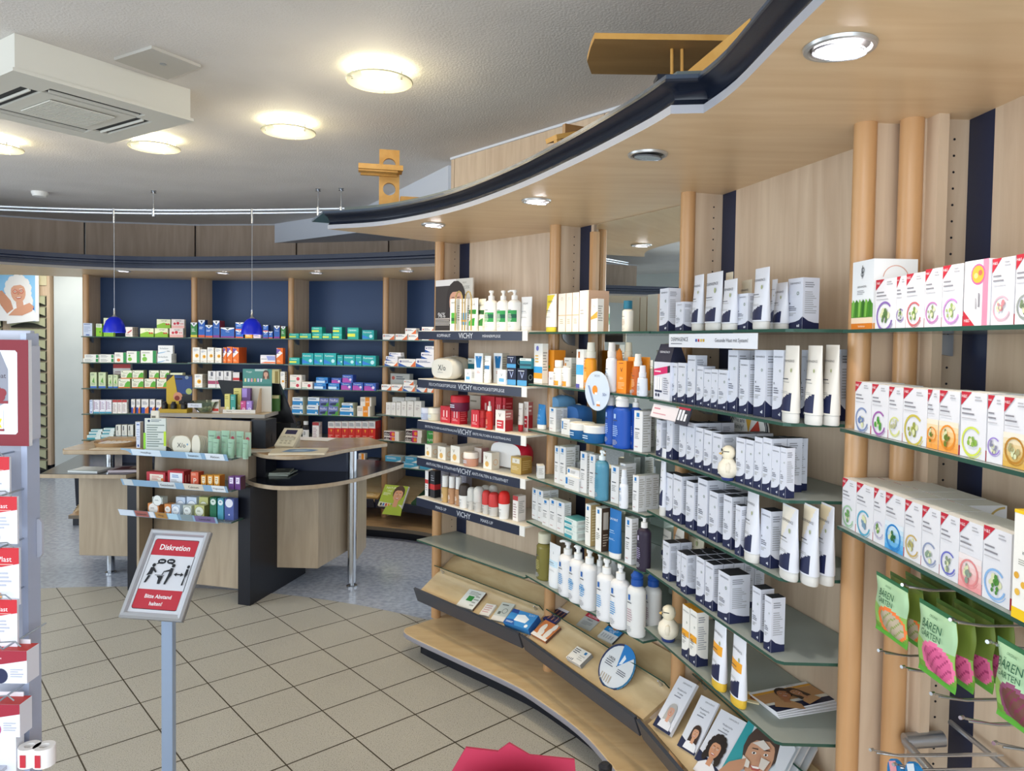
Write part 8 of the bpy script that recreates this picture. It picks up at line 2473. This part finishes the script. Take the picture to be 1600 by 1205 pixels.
# price leaflet in a lime holder on the wing top
WB = Bay((-2.6, 4.52), 0, 1.0)
WZ = 0.9425
row(WB, WZ, 'on the counter', [('paleblue', 213, 219, 660, X(d=-.03, name='lip_care_carton'))], dep=.04, d=0)
LAB = C('#c9d2c8', [('r', 0, 0, 1, 1, '#d3dad6'), ('d', .2, .92, .06, '#2a3a5a'), ('l', .3, .88, .9, .97, 2, '#5a6a78'), ('l', .1, .1, .95, .82, 10, '#7a8a84'), ('r', -.06, .05, .05, .55, '#8fd43a'), ('r', .9, .15, 1.02, .6, '#b8d83a')])
ST['lab'] = (LAB, 'x')
m = carton('price_board', .13, .20, .012, LAB)
o = m.build('price_board'); q = hz(221, 706, WZ); o.location = (q.x, q.y + .04, WZ + .001); tag(o, 'pale price list board with lime green holders on the counter', 'sign')
m = MB(); m.box(0, .05, 0, .012, 0, .06, '#ddd8ca'); m.art([('l', .1, .1, .9, .9, 6, '#7a7668')], .05, .06); o = m.build('note_card'); o.location = (q.x + .03, q.y + .055, WZ + .001)
tag(o, 'small cream note card tucked behind the price list board', 'card')
o.scale = (1, 1, 4.1)
q = hz(252, 706, DZ[0])
for i, x in enumerate((-.035, .03)):
    pass
m = MB()
for cx in (-.045, .045):
    m.tube([(cx + .024 * math.cos(a), 0, .02 + .017 * math.sin(a)) for a in [6.2832 * k / 14 for k in range(15)]], .003, '#17171b', 6)
    m.M = Matrix.Translation((cx, .0, .02)) @ Matrix.Rotation(math.radians(90), 4, 'X'); m.lathe([(.001, -.001), (.022, -.0005), (.022, .0005)], '#3a2f2c', 14, cap=False); m.M = Matrix.Identity(4)
m.tube([(-.02, 0, .024), (.02, 0, .024)], .0025, '#17171b', 6)
for cx in (-.07, .07):
    m.tube([(cx, 0, .024), (cx * .95, .06, .02), (cx * .9, .08, .005)], .0022, '#17171b', 6)
o = m.build('sunglasses'); u, _ = DB.U(248, .19, DZ[0]); finish(o, DB, u + .02, .19, DZ[0] + .001); tag(o, 'dark sunglasses lying on the top display shelf by the price list', 'sunglasses')

# ------------------------------------------------------------------ goods on the raised worktop
TB = Bay((-2.3, WT[0][1] + .02), 1.5, 1.0)
TZ = 1.1504


def stand_card(B, z, x0, x1, yt, d, art, base, name, label, cat, dep=.006):
    u0, _ = B.U(x0, d, z); u1, _ = B.U(x1, d, z); _, zt = B.hit((x0 + x1) / 2, yt, d)
    m = carton(name, u1 - u0, zt - z, dep, C(base, art))
    o = m.build(name); finish(o, B, u0, d, z + .0006); tag(o, label, cat)
    return o


stand_card(TB, TZ, 260, 300, 586, -.09, [('p', [(0, 0), (.55, 0), (.4, .6), (.3, 1), (0, .8)], '#c2a22a'), ('p', [(.3, 1), (1, .95), (1, .45), (.45, .5)], '#26407a'), ('l', .35, .84, .75, .92, 1, '#10131c'), ('d', .45, .4, .18, '#c88a6a'), ('d', .42, .36, .1, '#7a2a1c'), ('d', .88, .55, .12, '#a8b46a'), ('d', .8, .93, .07, '#8a98a8'), ('p', [(.55, 0), (1, 0), (1, .45), (.6, .4)], '#181a20')], '#2a2a2c', 'display_card', 'yellow and navy honey lozenge display card on the raised worktop', 'display card')
m = MB(); u0, _ = TB.U(247, .03, TZ); u1, _ = TB.U(292, .03, TZ)
m.box(0, u1 - u0, 0, .09, 0, .025, '#b8982a'); m.box(0.003, u1 - u0 - .003, .05, .09, .0255, .05, '#a88c2a')
o = m.build('lozenge_tray'); finish(o, TB, u0, .03, TZ + .0006); tag(o, 'golden counter tray carrying small black jars', 'tray')
for i, x in enumerate((258, 272, 288)):
    u, _ = TB.U(x, .0, TZ)
    m = MB(); m.lathe([(.018, 0), (.019, .004), (.019, .03), (.012, .038), (.012, .046), (.0, .046)], '#17161a', 18); m.art([('r', .1, .2, .9, .7, '#3a3a34')], .02, .03, x0=-.01, off=-.0192)
    o = m.build('lozenge_jar'); finish(o, TB, u, .005, TZ + .026)
    tag(o, ORD[i] + ' small black jar in the golden counter tray', 'jar', 'small black jars')
m = MB(); R_ = .095
m.lathe([(.03, 0), (.05, .006), (R_ * .8, .04), (R_, .075), (R_ * .96, .075), (R_ * .76, .042), (.045, .01), (.0, .008)], GLASSC, 32, cap=False)
o = m.build('glass_bowl'); u, _ = TB.U(320, -.02, TZ); finish(o, TB, u, -.03, TZ + .0006); tag(o, 'clear glass bowl of sweets with a paper label on the raised worktop', 'bowl')
m = MB(); m.box(-.045, .045, 0, .002, 0, .028, '#d2d6de'); m.art([('t', 'Probe', .5, .5, .5, '#8a8f9a', .7)], .09, .028, x0=-.045); m.build('paper_label', o).location = (-.03, -.098, .04)
rs = random.Random(3)
for i in range(7):
    a = i * .9
    m = MB(); m.lathe([(.006, 0), (.012, .006), (.012, .014), (.005, .02)], ('#c9c2a8', '#8a9a7a', '#b8a890')[i % 3], 8)
    q_ = m.build('wrapped_sweet'); finish(q_, TB, u + .03 * math.cos(a) * (i > 0), -.03 + .03 * math.sin(a) * (i > 0), TZ + .013 + .001 * i)
    tag(q_, 'tiny wrapped sweet inside the clear glass bowl', 'sweet', 'sweets in the glass bowl') if i == 0 else (q_.__setitem__('label', 'tiny wrapped sweet inside the clear glass bowl'), q_.__setitem__('category', 'sweet'), q_.__setitem__('group', 'sweets in the glass bowl'))
stand_card(TB, TZ, 331, 342, 625, -.02, [('p', [(0, 0), (1, 0), (.7, 1), (.45, 1)], '#e6dfda'), ('r', .05, .12, .95, .32, '#c8382a')], '#e6dfda', 'paper_cone', 'small white and red folded card beside the glass bowl', 'card', .03)
# boxed cosmetics display
r = empty('carton_display'); u0, _ = TB.U(348, .02, TZ); u1, _ = TB.U(394, .02, TZ); u2, _ = TB.U(420, -.10, TZ)
finish(r, TB, u0, .02, TZ + .0006); tag(r, 'teal-backed cardboard display holding purple, teal and pink cartons', 'display')
w_ = u1 - u0 + .02
_, zt = TB.hit(392, 577, -.08); hb = zt - TZ
_, zl = TB.hit(392, 605, -.06)
m = MB(); m.box(0, w_, 0, .004, 0, .025, '#dcd8d0'); m.box(0, w_, .004, .12, 0, .004, '#dcd8d0'); m.art([('t', 'Piloxing', .2, .5, .4, '#6a5f54', .25), ('l', .4, .4, .85, .6, 1, '#a8a298')], w_, .025)
m.add([(w_, 0, 0), (w_, .12, 0), (w_, .12, .16), (w_, .09, .16), (w_ + .003, 0, 0), (w_ + .003, .12, 0), (w_ + .003, .12, .16), (w_ + .003, .09, .16)], [(3, 2, 1, 0), (4, 5, 6, 7), (0, 4, 7, 3)], '#c4a888'); m.build('tray_base', r)
m = MB(); xb = w_ * .42
m.box(xb, w_ + .07, .121, .126, 0, hb, '#3f7f78')
m.M = Matrix.Translation((0, .121, 0))
m.art([('r', 0, .66, 1, 1, '#4f8f88'), ('t', 'Hygge', .22, .93, .05, '#cfe0dc', .3), ('r', .42, .95, .85, 1, '#b8d0cc')] + [('r', .06 + .11 * i, .70, .12 + .11 * i, .78, c) for i, c in enumerate(('#e6d8a0', '#c8d4e8', '#e6a0b0', '#c8b060', '#d8c0e0', '#e0e4e8', '#d0a0c0'))] + [('r', 0, 0, 1, .6, '#d6d2c8')], w_ + .07 - xb, hb, x0=xb)
portrait(m, w_ + .07 - xb, hb, .80, .88, .10, '#dba890', '#5a4a42', '#4f8f88', x0=xb, off=-.002)
m.build('header_card', r)
for st, x0, x1, yt, dd, lb in (('pyellow', 351, 359, 616, .008, 'pale yellow carton with a white letter at the end of the teal-backed display'), ('pteal', 360, 368, 617, .008, 'teal carton with a white letter in the teal-backed display'), ('pyellow', 365, 377, 607, -.05, 'taller pale yellow carton at the back of the teal-backed display'),
                               ('ppurple', 378, 391, 607, -.04, 'tall purple carton with a large white letter'), ('pmag', 376, 384, 627, .008, 'short magenta carton in the teal-backed display'), ('plav', 385, 393, 627, .008, 'short lavender carton in the teal-backed display')):
    a_, _ = TB.U(x0, dd, TZ); b_, _ = TB.U(x1, dd, TZ); _, z_ = TB.hit(x0, yt, dd)
    m = carton('c', b_ - a_, z_ - TZ - .005, .035, ST[st][0]); o = m.build('balm_carton'); finish(o, TB, a_, dd, TZ + .0054); tag(o, lb, 'box', 'cartons in the teal-backed display')
stand_card(TB, TZ, 419, 436, 618, -.16, [('r', 0, 0, 1, 1, '#3f6a2a'), ('r', 0, .8, 1, 1, '#c9c08a')], '#3f6a2a', 'green_carton', 'dark green carton beside the teal-backed display', 'box', .03)
